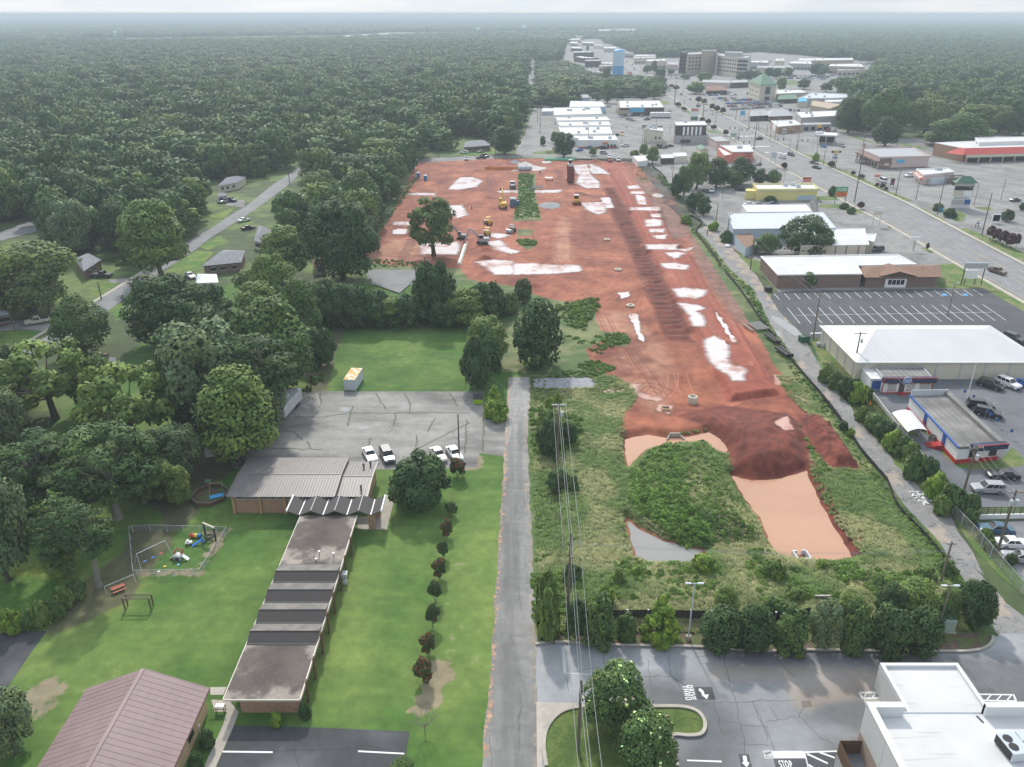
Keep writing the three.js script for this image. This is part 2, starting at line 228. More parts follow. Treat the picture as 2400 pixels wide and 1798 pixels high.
// plan maps: surfaces painted in metres, seen from above
const NT=512,NOI=[3,19,47].map((s)=>{const a=new Float32Array(NT*NT);for(let j=0;j<NT;j++)for(let i=0;i<NT;i++)a[j*NT+i]=fbm(i / NT*16,j / NT*16,5,s,16);return a;});
const nz=(k,x,y)=>{let i=Math.floor(x)%NT,j=Math.floor(y)%NT;if(i<0)i+=NT;if(j<0)j+=NT;const fx=x-Math.floor(x),fy=y-Math.floor(y),a=NOI[k],i1=(i+1)%NT,j1=(j+1)%NT;return(a[j*NT+i]*(1-fx)+a[j*NT+i1]*fx)*(1-fy)+(a[j1*NT+i]*(1-fx)+a[j1*NT+i1]*fx)*fy;};
const css=(c,a=1)=>`rgba(${enc(c[0]) | 0},${enc(c[1]) | 0},${enc(c[2]) | 0},${a})`;
class Plan{
constructor(x0,x1,d0,d1,w,h){Object.assign(this,{x0,x1,d0,d1,w,h,kx:w / (x1-x0),ky:h / (d1-d0)});this.c=document.createElement('canvas');this.c.width=w;this.c.height=h;this.g=this.c.getContext('2d');}
X(x){return(x-this.x0)*this.kx;}Y(z){return this.h-(-z-this.d0)*this.ky;}
uv(){return(x,z)=>[(x-this.x0) / (this.x1-this.x0),(-z-this.d0) / (this.d1-this.d0)];}
pixels(fn){const{w,h}=this,im=this.g.getImageData(0,0,w,h),d=im.data,o=[0,0,0];for(let j=0;j<h;j++){const z=-(this.d0+(h-j-0.5) / this.ky);for(let i=0;i<w;i++){const k=4*(j*w+i),c=fn(this.x0+(i+0.5) / this.kx,z,k>>2,o);d[k]=ENC[Math.min(4095,c[0]*4095|0)];d[k+1]=ENC[Math.min(4095,c[1]*4095|0)];d[k+2]=ENC[Math.min(4095,c[2]*4095|0)];d[k+3]=255;}}this.g.putImageData(im,0,0);}
path(p,g=this.g,close=true){g.beginPath();p.forEach(([x,z],i)=>g[i?'lineTo':'moveTo'](this.X(x),this.Y(z)));if(close)g.closePath();}
fill(p,c,a=1,soft=0){const g=this.g;g.save();if(soft){const n=6;for(let i=n;i>=1;i--){this.path(p);g.fillStyle=g.strokeStyle=css(c,a / n*1.15);g.lineJoin='round';g.lineWidth=soft*2*(i / n)*(this.kx+this.ky) / 2;g.stroke();g.fill();}}else{this.path(p);g.fillStyle=css(c,a);g.fill();}g.restore();}
line(p,c,a,wd){const g=this.g;this.path(p,g,false);g.strokeStyle=css(c,a);g.lineWidth=wd*(this.kx+this.ky) / 2;g.lineJoin=g.lineCap='round';g.stroke();}
crack(p,c,a,wd,seed,amp=0.35){const out=[],r=RNG(seed);for(let i=0;i+1<p.length;i++){const n=Math.max(2,Math.round(Math.hypot(p[i+1][0]-p[i][0],p[i+1][1]-p[i][1]) / 0.6));for(let k=0;k<n;k++){const t=k / n;out.push([mixn(p[i][0],p[i+1][0],t)+(r()-0.5)*amp,mixn(p[i][1],p[i+1][1],t)+(r()-0.5)*amp]);}}out.push(p[p.length-1]);this.line(out,c,a,wd);}
dabs(P,n,c,a,r0,r1,seed,ratio=1,ang=0,jit=0.5){const xs=P.map((p)=>p[0]),zs=P.map((p)=>p[1]),x0=Math.min(...xs),x1=Math.max(...xs),z0=Math.min(...zs),z1=Math.max(...zs),r=RNG(seed),g=this.g;for(let i=0,t=0;i<n&&t<n*8;t++){const x=mixn(x0,x1,r()),z=mixn(z0,z1,r()),q=mixn(r0,r1,r()*r()),k=r(),w=r();if(!inPoly(x,z,P))continue;i++;g.fillStyle=css(tint(c,0.75+0.5*k),a*(0.4+0.6*w));g.save();g.translate(this.X(x),this.Y(z));g.scale(this.kx,this.ky);g.rotate(ang+(w-0.5)*jit);g.beginPath();g.ellipse(0,0,q*ratio,q,0,0,6.3);g.fill();g.restore();}}
mask(list,soft){const c=document.createElement('canvas');c.width=this.w;c.height=this.h;const keep=[this.c,this.g];this.c=c;this.g=c.getContext('2d');this.g.fillStyle='#000';this.g.fillRect(0,0,this.w,this.h);for(const p of list){const n=8,g=this.g;for(let i=n;i>=0;i--){this.path(p);const v=Math.round(255*(1-i / (n+1)));g.fillStyle=g.strokeStyle=`rgb(${v},${v},${v})`;g.globalCompositeOperation='lighten';g.lineJoin='round';if(i){g.lineWidth=soft*2*(i / n)*(this.kx+this.ky) / 2;g.stroke();}g.fill();}}const d=this.g.getImageData(0,0,this.w,this.h).data,out=new Uint8Array(this.w*this.h);for(let i=0;i<out.length;i++)out[i]=d[4*i];[this.c,this.g]=keep;return out;}
material(rough=0.92,extra={}){const t=new THREE.CanvasTexture(this.c);t.colorSpace=THREE.SRGBColorSpace;t.anisotropy=8;return new THREE.MeshStandardMaterial({map:t,roughness:rough,...extra});}
}
const ENC=new Uint8Array(4096).map((_,i)=>Math.round(enc(i / 4095)));
const near=(a,b,x)=>sstep(a,b,x);
// roads and lines on the plan
const LANE_L=PL('O',1030,1900,1040,1657,1062,1400,1075,1200,1085,1060,1092,930,1098,815),LANE_R=PL('O',1172,1900,1165,1657,1158,1370,1150,1200,1145,1080,1140,950,1148,815);
const ALLEY_L=PL('A6',1590,690,1700,800).concat(PL('A8',30,250,210,400,330,650,480,870,600,1050),PL('B4',480,330,640,560,770,740,900,880,1050,1090,1180,1230,1330,1400,1500,1657),PL('B8',1540,330,1680,470,1740,600,1765,720));
const ALLEY_R=PL('A6',1700,660).concat(PL('A8',60,110,230,300,390,560,560,730,640,870,800,1130),PL('B4',640,330,700,450,900,660,1000,800,1120,900,1270,1090,1420,1190,1470,1300,1600,1480,1680,1657),PL('B8',1600,230,1850,500,1965,590,2150,700));
const HW_L=[[2700,868],[2420,714],[2250.7,618.2],[2096,530],[1855,402.5],[1766.5,352],[1600,243],[1462,150],[1400,112],[1352,85]].map((p)=>ground(...p)),HW_R=[[2700,784],[2500,677],[2391,618],[2247.8,543],[2123.4,476.4],[1873.9,362],[1662,254.6],[1550,192],[1491.6,158],[1420,117],[1362,85]].map((p)=>ground(...p));
const P_POND=PL('O',1580,1028,1625,1040,1690,1035,1742,1018,1752,1045,1785,1110,1842,1205,1790,1214,1700,1205,1672,1190,1640,1120,1610,1080);
const P_POND2=PL('O',1350,950,1400,940,1440,946,1470,947,1530,935,1560,950,1573,972,1565,982,1545,975,1530,957,1500,957,1440,966,1395,972,1365,1000,1357,1012,1350,980);
const P_POND3=PL('B7',690,180,760,230,900,300,1150,368,1060,430,820,430,740,395,715,300);
const P_MOUND=PL('O',1415,975,1530,962,1590,1060,1660,1185,1500,1185,1390,1130,1357,1090,1360,1040);
const P_SOIL=PL('O',1580,1022,1625,1036,1690,1032,1740,1012,1745,985,1700,900,1560,880,1470,905,1530,930,1565,975);
const P_ROW=PL('B4',250,440,480,470,600,650,730,850,480,870,330,660);
const STRIP_L=PL('A6',780,110,880,300,1010,530,1165,850,1290,1080,1420,1350).concat(PL('B3',1480,150,1700,560,1870,900)),STRIP_R=PL('A6',960,110,1030,190,1130,330,1260,530,1420,850,1560,940,1690,1200).concat(PL('B3',1830,130,1960,240),PL('A8',290,1000,420,1195));
const P_STRIP=ribbon(STRIP_L,STRIP_R);
const P_BENCH=PL('A6',720,110,760,330,835,530,980,850,1100,1130,1330,1600,1200,1600,1060,1130,950,870,830,560,740,330,690,130);
const P_TRENCH=PL('A6',800,330,880,330,1010,560,1165,880,1290,1110,1420,1380,1560,1657,1340,1650,1200,1290,1010,850,870,560);
const P_SITE=PL('O',905,352,1000,343,1120,340,1240,345,1370,352,1400,372,1450,420,1490,510,1550,600,1640,745,1700,850,1735,890,1790,945,1852,1012,1850,1026,1790,1022,1748,985,1752,1040,1790,1110,1860,1203,1838,1210,1745,1022,1690,1038,1625,1042,1585,1032,1570,975,1530,930,1440,945,1355,945,1345,925,1350,900,1380,855,1360,830,1290,790,1275,757,1330,732,1307,712,1290,672,1270,652,1180,640,1110,615,1015,600,1005,577,810,566,793,555,815,525,850,465,880,400);
const P_BANK=ribbon(PL('B4',300,860,350,1000,450,1180,580,1380,670,1525),PL('B4',350,780,400,960,480,1130,620,1330,735,1510));
const P_GRAVEL=PL('B3',190,685,660,680,715,730,700,770,180,770),P_PAD=PL('A5',985,1045,1420,1050,1330,1170,1240,1250,1010,1170,965,1080);
const SITE_GREEN=[PL('A6',60,210,190,210,200,430,240,610,20,615,60,430),PL('A6',70,780,200,790,190,830,140,860,70,820),PL('A6',60,690,180,700,150,740,60,745),PL('B3',820,300,980,310,1010,370,960,410,830,380)];
const PUD=[
[PL('A6',1000,345,1085,332,1095,360,1010,368)],[PL('A6',1030,390,1130,387,1135,408,1030,410)],[PL('A6',1070,420,1140,430,1150,505,1090,500)],[PL('A6',1030,530,1260,524,1257,552,1030,550)],[PL('A6',1190,588,1278,585,1280,612,1215,614)],[PL('A6',1145,645,1220,632,1290,645,1278,692,1170,694)],[PL('A6',1185,722,1310,718,1300,746,1190,746)],[PL('A6',1205,778,1325,772,1325,806,1240,804)],[PL('A6',1168,852,1420,850,1405,892,1182,888)],[PL('A6',1430,862,1500,860,1560,845,1540,870,1470,886)],[PL('A6',1325,930,1400,920,1490,932,1440,950,1405,974)],[PL('A6',1290,1024,1400,1018,1520,1040,1480,1072,1330,1060)],[PL('A6',1400,1246,1500,1235,1660,1255,1645,1300,1560,1325,1440,1310)],
[PL('B3',1440,78,1560,90,1660,118,1570,150,1640,190,1650,280,1560,270,1540,180,1470,120)],[PL('B3',1660,410,1740,368,1860,430,1838,560,1890,620,2000,655,1985,745,1920,750,1860,690,1770,640,1710,580,1690,500)],[PL('B3',1750,150,1800,210,1930,420,1900,420,1770,210)],
[PL('B3',1010,140,1080,132,1095,220,1125,330,1140,375,1090,335,1045,220)],[PL('A5',1900,975,2040,958,2209,968,2209,1082,2060,1076,1985,1012)],[PL('A6',-10,990,180,988,340,1000,560,998,590,1050,380,1070,180,1074,-10,1080)],[PL('A6',520,140,650,132,690,240,750,280,748,332,640,334,560,290,590,230)],[PL('A6',670,128,740,150,840,215,700,210)],[PL('A6',605,465,790,458,806,540,742,562,650,520)],[PL('A6',765,420,840,415,872,505,808,510)],[PL('A6',200,355,430,350,400,374,200,376)],[PL('A6',0,155,180,140,300,160,240,182,0,190)],
[PL('A5',1665,345,1760,245,1860,240,1945,272,1900,322,1760,345)],[PL('A5',1310,378,1550,378,1540,396,1320,394)],[PL('A5',1190,626,1330,628,1330,656,1190,652)],[PL('A5',1180,700,1250,686,1305,694,1285,732,1190,732)],[PL('A5',1635,488,1770,485,1828,562,1740,592,1680,545)],[PL('A5',1430,812,1600,800,1760,800,1730,905,1430,902)],[PL('A5',2000,722,2180,736,2100,764,2010,750)],[PL('A5',2000,800,2100,788,2160,840,2230,880,2209,900,2060,855)],[PL('C1',600,545,700,528,900,528,900,560,640,562)],[PL('A6',260,105,330,98,340,115,270,120)],[PL('C1',420,1390,620,1340,760,1470,930,1510,890,1540,700,1500,560,1440)],[PL('C1',460,1210,780,1250,700,1280,600,1300,480,1240)],
[PL('B3',720,795,900,768,1100,738,1060,790,880,812,740,805),1],[PL('B3',1060,800,1160,830,1290,868,1240,885,1110,850),1],[PL('B3',1250,935,1380,940,1350,1010,1265,985),1],[PL('B4',50,100,160,140,172,172,90,176),1],[PL('B4',200,250,320,312,300,372,230,310),1],[PL('B4',40,535,130,490,160,560,200,600,100,590),1],[PL('A6',925,1240,1000,1230,1010,1270,945,1290)],[PL('A8',350,1040,470,1090,440,1115,380,1110),1],
].map((a)=>a[0]);
const inside01=(x,z,P,w)=>sstep(0,w,-polyDist(x,z,P));
const bounds=(P)=>[Math.min(...P.map((p)=>p[0])),Math.max(...P.map((p)=>p[0])),Math.min(...P.map((p)=>p[1])),Math.max(...P.map((p)=>p[1]))];
for(const P of[...PUD,P_POND,P_POND2,P_POND3,P_MOUND,P_SOIL,P_ROW,P_STRIP,P_TRENCH,P_BENCH])P.bb=bounds(P);
const nearBB=(x,z,P,m)=>x>P.bb[0]-m&&x<P.bb[1]+m&&z>P.bb[2]-m&&z<P.bb[3]+m;
const HEAPS=[['C1',420,1490,5,1.9],['C1',400,1640,6,2.2],['A6',190,1180,4,1.4],['C1',500,150,6,1.5],['C1',290,210,7,1.3],['C1',440,645,5,1.2],['C1',490,715,3,0.8],['A6',1240,355,5,1.6],['A6',1330,460,7,2.2],['A6',1225,260,5,1.3],['A5',1240,575,6,0.7],['A6',1790,1160,4,1],['A6',560,950,4,0.6],['A5',2000,1060,5,1.2],['B3',1640,1230,3.2,1.3],['A6',720,105,6,1.8],['A6',930,140,5,0.8]].map(([t,x,y,r,h])=>[...S(t,x,y),r*0.55,h*0.8]);
function terrainH(x,z){
let h=0,wet=0;const D=-z;
const edge=Math.min(sstep(3.4,9,x),D<160?sstep(77.5,86,D):1,1-sstep(57,61.5,x-Math.max(0,(D-165)*0.01)));
if(D<150&&x>8){
let dW=9;for(const P of[P_POND,P_POND2,P_POND3])if(nearBB(x,z,P,9))dW=Math.min(dW,polyDist(x,z,P));
h=(dW<0?-0.4*sstep(0,-1.2,dW):1.05*sstep(0,1.9,dW)-0.0)*edge*(1-sstep(128,150,D));
if(nearBB(x,z,P_MOUND,1))h+=2.0*inside01(x,z,P_MOUND,5.5)+0.5*inside01(x,z,P_MOUND,2)*fbm(x*0.5,z*0.5,3,4);
if(dW<0)return h;
}
if(nearBB(x,z,P_SOIL,1))h+=(1.9*inside01(x,z,P_SOIL,4)*(1-sstep(126,140,D)*0.9))*(0.8+0.5*fbm(x*0.35,z*0.35,4,8))+0.45*inside01(x,z,P_SOIL,2)*(fbm(x*1.1,z*0.8,4,18)-0.45);
if(nearBB(x,z,P_ROW,1))h+=1.5*inside01(x,z,P_ROW,2)*(0.6+0.9*fbm(x*0.7,z*0.7,4,9));
if(D>128){
const fade=D>160?1:sstep(128,140,D),fx=sstep(9,22,x)+(D>225?sstep(-50,-42,x):0),site=clamp(fx)*(1-sstep(425,434,D))*fade*(1-sstep(57,61,x));
if(nearBB(x,z,P_STRIP,2))h+=1.3*inside01(x,z,P_STRIP,1.5)*(1-sstep(405,428,D));
if(nearBB(x,z,P_TRENCH,1)){const s=inside01(x,z,P_TRENCH,1.2);h+=s*(-0.5+0.8*Math.pow(fbm(x*0.16,D*0.62,3,21),1)*(0.6+0.6*Math.sin(D*1.7+2*fbm(x*0.3,D*0.1,2,7)))*(1-sstep(395,425,D)));}
if(nearBB(x,z,P_BENCH,1))h+=0.5*inside01(x,z,P_BENCH,0.7)*(1-sstep(405,428,D));
const strip=nearBB(x,z,P_STRIP,0)&&inPoly(x,z,P_STRIP);
h+=site*(strip?0.10:0.34)*(fbm(x*0.22,z*0.11,4,31)-0.5)+site*(strip?0.03:0.16)*(fbm(x*1.1,z*0.7,3,33)-0.5);
for(const q of HEAPS){const d=Math.hypot(x-q[0],(z-q[1])*1.0);if(d<q[2]){const t=1-d / q[2];h+=q[3]*t*(0.75+0.5*fbm(x*0.6,z*0.6,3,12));}}
}
return h;
}
const PUDL=PUD.map((P)=>{const b=P.bb,x=(b[0]+b[1]) / 2,z=(b[2]+b[3]) / 2;let s=0,n=0;for(let i=0;i<60;i++){const px=mixn(b[0],b[1],h2(i,1)),pz=mixn(b[2],b[3],h2(i,2));if(inPoly(px,pz,P)){s+=terrainH(px,pz);n++;}}return n?s / n:terrainH(x,z);});
function terrainHP(x,z){let h=terrainH(x,z);for(let i=0;i<PUD.length;i++)if(nearBB(x,z,PUD[i],3)){const d=polyDist(x,z,PUD[i]),k=1-sstep(0.6,2.8,d);h=mixn(h,PUDL[i]-0.03+0.10*(fbm(x*0.5,z*0.28,4,44)-0.5),k);}return h;}
function paintTerrain(P,far){
const dirt=P.mask([P_SITE,P_BANK],2.6),green=P.mask(SITE_GREEN,1.4),dark=P.mask([P_SOIL,P_ROW,P_TRENCH,P_BANK],1.2),strip=P.mask([P_STRIP],0.7),gravel=P.mask([P_GRAVEL,P_PAD],0.8),tan=P.mask([PL('B3',850,140,1000,150,1250,400,1350,600,1250,800,1000,760,900,560,1000,430,760,200),PL('A5',980,780,1500,800,1500,960,970,950),PL('A6',460,600,500,950,400,960,420,700),PL('B3',180,820,1250,830,1250,960,180,900),PL('A6',800,130,1000,180,1120,330,1000,330,880,250)],3.5),grime=P.mask([PL('A6',1040,250,1300,250,1500,480,1560,640,1480,760,1400,760,1250,530,1110,330),PL('A6',1560,760,1780,1000,1900,1180,2150,1480,1960,1480,1800,1280,1600,960)],2),shore=P.mask([P_POND2,P_POND3,P_POND],1.6),mound=P.mask([P_MOUND],1),pud=P.mask(PUD,1.4);
const o=[0,0,0];
P.pixels((x,z,k)=>{
const n1=nz(0,x*5+7,z*5),n2=nz(1,x*1.3,z*1.3+40),n3=nz(2,x*24,z*24),n4=nz(1,x*14+90,z*3),n5=nz(2,x*3+200,z*11);
const straw=sstep(0.42,0.66,0.6*n1+0.4*n5),g0=0.62+0.75*n3;let r=mixn(0.070,0.170,straw)*g0,g=mixn(0.118,0.185,straw)*g0,b=mixn(0.030,0.075,straw)*g0;if(n2>0.55){const q=sstep(0.55,0.7,n2)*0.45;r*=1-q;g*=1-q*0.75;b*=1-q;}
const md=mound[k] / 255;if(md>0){r*=1-0.35*md;g*=1-0.25*md;b*=1-0.35*md;}
let d=sstep(0.38,0.62,dirt[k] / 255+0.55*(n1-0.5)+0.3*(n3-0.5));d*=1-sstep(0.35,0.6,green[k] / 255+0.4*(n1-0.5));
const sh=shore[k] / 255;if(sh>0)d=Math.max(d,sstep(0.55,0.85,sh+0.3*(n3-0.5))*0.85);
if(d>0){
let t=0.95*n1+0.5*(n2-0.5)+0.35*(n4-0.5);t=(t-0.5)*1.35+0.48;t=t<0?0:t>1?1:t;let cr=mixn(0.165,0.46,t),cg=mixn(0.041,0.160,t),cb=mixn(0.023,0.083,t);
const tn=tan[k] / 255*sstep(0.25,0.6,n2*0.6+n1*0.5);cr=mixn(cr,0.46,tn*0.7);cg=mixn(cg,0.245,tn*0.7);cb=mixn(cb,0.155,tn*0.7);
const st=strip[k] / 255;if(st>0){const s=st*0.85,lon=0.75+0.5*nz(2,x*26,z*1.2);cr=mixn(cr,0.31*lon,s);cg=mixn(cg,0.080*lon,s);cb=mixn(cb,0.050*lon,s);}
const dk=dark[k] / 255*(1-0.55*tn);if(dk>0){const q=0.6+0.8*n3*(0.6+0.8*n5);cr=mixn(cr,0.150*q,dk*0.92);cg=mixn(cg,0.034*q,dk*0.92);cb=mixn(cb,0.021*q,dk*0.92);}
const gr=grime[k] / 255;if(gr>0){const q=0.7+0.6*n3;cr=mixn(cr,0.20*q,gr*0.75);cg=mixn(cg,0.125*q,gr*0.75);cb=mixn(cb,0.10*q,gr*0.75);}
const pw=pud[k] / 255;if(pw>0){cr*=1-0.3*pw;cg*=1-0.3*pw;cb*=1-0.28*pw;}
const f=(0.62+0.62*n3)*0.95;cr*=f;cg*=f;cb*=f;
r=mixn(r,cr,d);g=mixn(g,cg,d);b=mixn(b,cb,d);
}
const gv=sstep(0.4,0.6,gravel[k] / 255+0.2*(n3-0.5));if(gv>0){const q=0.15+0.26*nz(0,x*60,z*60)*(0.7+0.6*n3);r=mixn(r,q,gv);g=mixn(g,q,gv);b=mixn(b,q*1.05,gv);}
o[0]=r;o[1]=g;o[2]=b;return o;
});
P.dabs(P_SITE,far?900:260,[0.20,0.052,0.032],0.30,0.5,3.2,501,0.55,0,0.8);P.dabs(P_SITE,far?520:160,[0.50,0.25,0.16],0.30,0.5,3.0,502,0.55,0,0.8);P.dabs(P_TRENCH,far?300:20,[0.085,0.022,0.015],0.5,0.3,1.0,503,3.2,0,0.3);P.dabs(P_SOIL,160,[0.09,0.022,0.014],0.4,0.3,1.3,504);P.dabs(P_ROW,160,[0.30,0.085,0.05],0.4,0.15,0.6,505);
const R=RNG(far?91:92),dk=[0.15,0.042,0.028],lt=[0.44,0.2,0.13];
const track=(pts,w=1.9,a=0.4,c=dk)=>{for(const s of[-w / 2,w / 2])P.line(offsetLine(pts,s),c,a,0.42);};
const bend=(x,z,dir,L,k)=>{const p=[];let a=dir;for(let i=0;i<L;i++){p.push([x,z]);x+=Math.sin(a)*3;z-=Math.cos(a)*3;a+=k+0.05*(R()-0.5);}return p;};
const ok=(x,z)=>inPoly(x,z,P_SITE)&&!inPoly(x,z,P_STRIP)&&polyDist(x,z,P_SITE)<-3;
for(let i=0;i<(far?150:26);i++){const x=mixn(-46,56,R()),z=-mixn(far?165:122,far?425:160,R()),p=bend(x,z,(R()-0.5)*(R()<0.7?0.7:3),4+R()*16,(R()-0.5)*0.16).filter((q)=>ok(...q));if(p.length>3)track(p,1.7+R(),0.14+0.26*R(),R()<0.75?dk:lt);}
for(const l of[PL('C1',1170,660,1330,670,1480,620,1640,540,1640,500,1570,470,1560,400,1530,310),PL('C1',500,900,520,800,600,710),PL('C1',600,1240,610,1100,640,980,560,860),PL('A6',200,760,190,700,230,670,420,660,640,650),PL('B3',1000,600,900,420,800,200,760,120),PL('B3',1250,760,1060,500,950,300),PL('B3',1060,800,1120,740,1200,740,1340,800,1300,840,1200,820),PL('B3',1380,1000,1560,1010,1800,1000,2000,950,2100,880),PL('B3',1400,940,1600,960,1800,940,1980,900),PL('B3',1960,1400,1980,1250,2050,1050),PL('B3',2100,1380,2100,1250,2140,1080)]){track(l,2.2,0.5);track(l.map(([x,z])=>[x+0.8,z+0.5]),2.2,0.3);}
for(const[l,n]of[[P_STRIP,far?60:14]])for(let i=0;i<n;i++){const u=0.08+0.84*R(),k0=R()*0.8,p=[];for(let s=0;s<=8;s++){const f=clamp(k0+s / 8*0.2)*0.999,a=along(STRIP_L,f*lineLen(STRIP_L)),b=along(STRIP_R,f*lineLen(STRIP_R));p.push([mixn(a[0],b[0],u),mixn(a[1],b[1],u)]);}P.line(p,R()<0.6?dk:lt,0.12+0.2*R(),0.3+0.9*R());}
for(const[t,...q]of[['C1',470,250,430,520],['A5',1690,160,1580,350],['A5',2020,220,2000,350],['A5',1340,780,1240,980],['C1',1560,200,1620,320],['A6',560,370,640,400]]){const a=S(t,q[0],q[1]),b=S(t,q[2],q[3]);for(let i=0;i<=12;i++){const x=mixn(a[0],b[0],i / 12),z=mixn(a[1],b[1],i / 12);P.line([[x-1.2,z],[x+1.4+R(),z+0.3]],[0.11,0.035,0.024],0.75,0.9);}}
for(let i=0;i<26;i++){const a=S('A6',500+20*R(),640+i*14+8*R()),b=S('A6',740+180*R()+i*3,640+i*14+10*R());P.line([a,[mixn(a[0],b[0],0.5),mixn(a[1],b[1],0.5)+R()-0.5],b],dk,0.3+0.3*R(),0.5+R()*0.5);}
}
function terrainSheet(name,plan,regions,step,mat){
const pos=[],uv=[],idx=[],f=plan.uv();const key=new Map();
for(const[x0,x1,z0,z1]of regions){const nx=Math.round((x1-x0) / step),nzv=Math.round((z1-z0) / step);const base=pos.length / 3;for(let j=0;j<=nzv;j++)for(let i=0;i<=nx;i++){const x=mixn(x0,x1,i / nx),z=mixn(z0,z1,j / nzv);pos.push(x,terrainHP(x,z),z);uv.push(...f(x,z));}for(let j=0;j<nzv;j++)for(let i=0;i<nx;i++){const a=base+j*(nx+1)+i,b=a+1,c=a+nx+1,d=c+1;idx.push(a,c,b,b,c,d);}}
const g=new THREE.BufferGeometry();g.setAttribute('position',new THREE.BufferAttribute(new Float32Array(pos),3));g.setAttribute('uv',new THREE.BufferAttribute(new Float32Array(uv),2));g.setIndex(idx);g.computeVertexNormals();
const m=new THREE.Mesh(g,mat);m.name=name;m.userData.kind='structure';m.castShadow=m.receiveShadow=true;scene.add(m);return m;
}
const PT3=new Plan(-1,73,73,162,1792,2048),PT2=new Plan(-60,76,158,446,1600,2048);
paintTerrain(PT3,false);paintTerrain(PT2,true);
terrainSheet('basin_ground',PT3,[[2.6,62.6,-160,-76.4]],0.5,PT3.material(0.95));
terrainSheet('dirt_site',PT2,[[-6,72,-222,-160],[-55,72,-444,-222]],0.62,PT2.material(0.9));
const waterOf=(r,g,b,rough)=>new THREE.MeshPhysicalMaterial({color:new THREE.Color().setRGB(r,g,b),roughness:rough,ior:1.33,specularIntensity:1});
M.pond=waterOf(0.50,0.285,0.185,0.05);M.pondgrey=waterOf(0.27,0.265,0.25,0.03);M.silt=waterOf(1,1,1,0.05);M.silt.map=dataTex(256,256,(u,v)=>lerp3([0.44,0.25,0.19],[0.66,0.58,0.56],sstep(0.30,0.60,fbm(u*5,v*5,5,301,5))),22);M.pond.map=dataTex(256,256,(u,v)=>{const n=fbm(u*3,v*6,5,305,3);return tint([1,1,1],0.86+0.28*n);},40);M.puddle=waterOf(0.30,0.30,0.29,0.04);  // silt map: muddy water colour, its pale patches lightened as painted sky glare
sheet('muddy_pond_water',[roughen(P_POND,0.8,0.35,3)],0.06,M.pond);sheet('muddy_pond_water',[roughen(P_POND2,0.8,0.3,4)],0.06,M.pond);sheet('grey_pond_water',[roughen(P_POND3,0.8,0.3,5)],0.06,M.pondgrey);
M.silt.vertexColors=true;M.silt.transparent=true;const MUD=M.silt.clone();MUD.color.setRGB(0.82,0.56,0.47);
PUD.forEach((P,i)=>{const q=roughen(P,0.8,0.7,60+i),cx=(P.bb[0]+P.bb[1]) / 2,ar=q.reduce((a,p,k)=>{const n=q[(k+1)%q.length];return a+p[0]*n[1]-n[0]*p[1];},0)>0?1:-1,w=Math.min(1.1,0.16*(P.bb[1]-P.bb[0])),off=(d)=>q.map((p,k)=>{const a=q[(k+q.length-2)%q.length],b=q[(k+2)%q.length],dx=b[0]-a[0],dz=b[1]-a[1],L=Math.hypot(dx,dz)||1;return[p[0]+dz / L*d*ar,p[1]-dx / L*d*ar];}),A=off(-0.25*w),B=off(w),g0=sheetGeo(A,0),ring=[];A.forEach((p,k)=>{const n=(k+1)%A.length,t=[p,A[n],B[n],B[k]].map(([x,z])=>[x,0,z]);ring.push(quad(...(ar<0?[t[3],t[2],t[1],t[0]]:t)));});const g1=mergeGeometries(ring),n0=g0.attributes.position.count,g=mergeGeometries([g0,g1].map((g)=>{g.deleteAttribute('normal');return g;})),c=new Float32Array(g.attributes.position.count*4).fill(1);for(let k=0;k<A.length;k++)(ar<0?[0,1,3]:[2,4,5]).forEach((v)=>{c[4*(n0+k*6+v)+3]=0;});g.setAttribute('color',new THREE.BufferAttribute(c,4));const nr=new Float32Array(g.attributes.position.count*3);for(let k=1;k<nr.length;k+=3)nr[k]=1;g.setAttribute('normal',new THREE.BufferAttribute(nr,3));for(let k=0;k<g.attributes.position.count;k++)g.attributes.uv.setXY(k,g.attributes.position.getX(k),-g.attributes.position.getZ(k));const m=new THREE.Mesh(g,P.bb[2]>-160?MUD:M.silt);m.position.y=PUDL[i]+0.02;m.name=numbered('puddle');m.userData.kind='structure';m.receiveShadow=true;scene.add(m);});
{const s=new THREE.Shape([[-26000,400],[26000,400],[26000,-27000],[-26000,-27000]].map(([x,z])=>new THREE.Vector2(x,-z)));s.holes.push(new THREE.Path([[2.6,-76.4],[2.6,-160],[-6,-160],[-6,-222],[-55,-222],[-55,-444],[72,-444],[72,-160],[62.6,-160],[62.6,-76.4]].map(([x,z])=>new THREE.Vector2(x,-z))));
const g=plain(new THREE.ShapeGeometry(s).rotateX(-Math.PI / 2)),p=g.attributes.position;for(let i=0;i<p.count;i++)g.attributes.uv.setXY(i,p.getX(i),-p.getZ(i));
tiled('wood_floor',512,90,(u,v)=>{const n=fbm(u*8,v*8,6,1,8),q=fbm(u*40,v*40,3,2,40);return lerp3(tint([0.050,0.075,0.024],0.6+q),tint([0.095,0.14,0.032],0.6+q),sstep(0.4,0.65,n));});
const m=new THREE.Mesh(g,M.wood_floor);m.position.y=-0.03;m.name='ground';m.userData.kind='structure';m.receiveShadow=true;scene.add(m);}
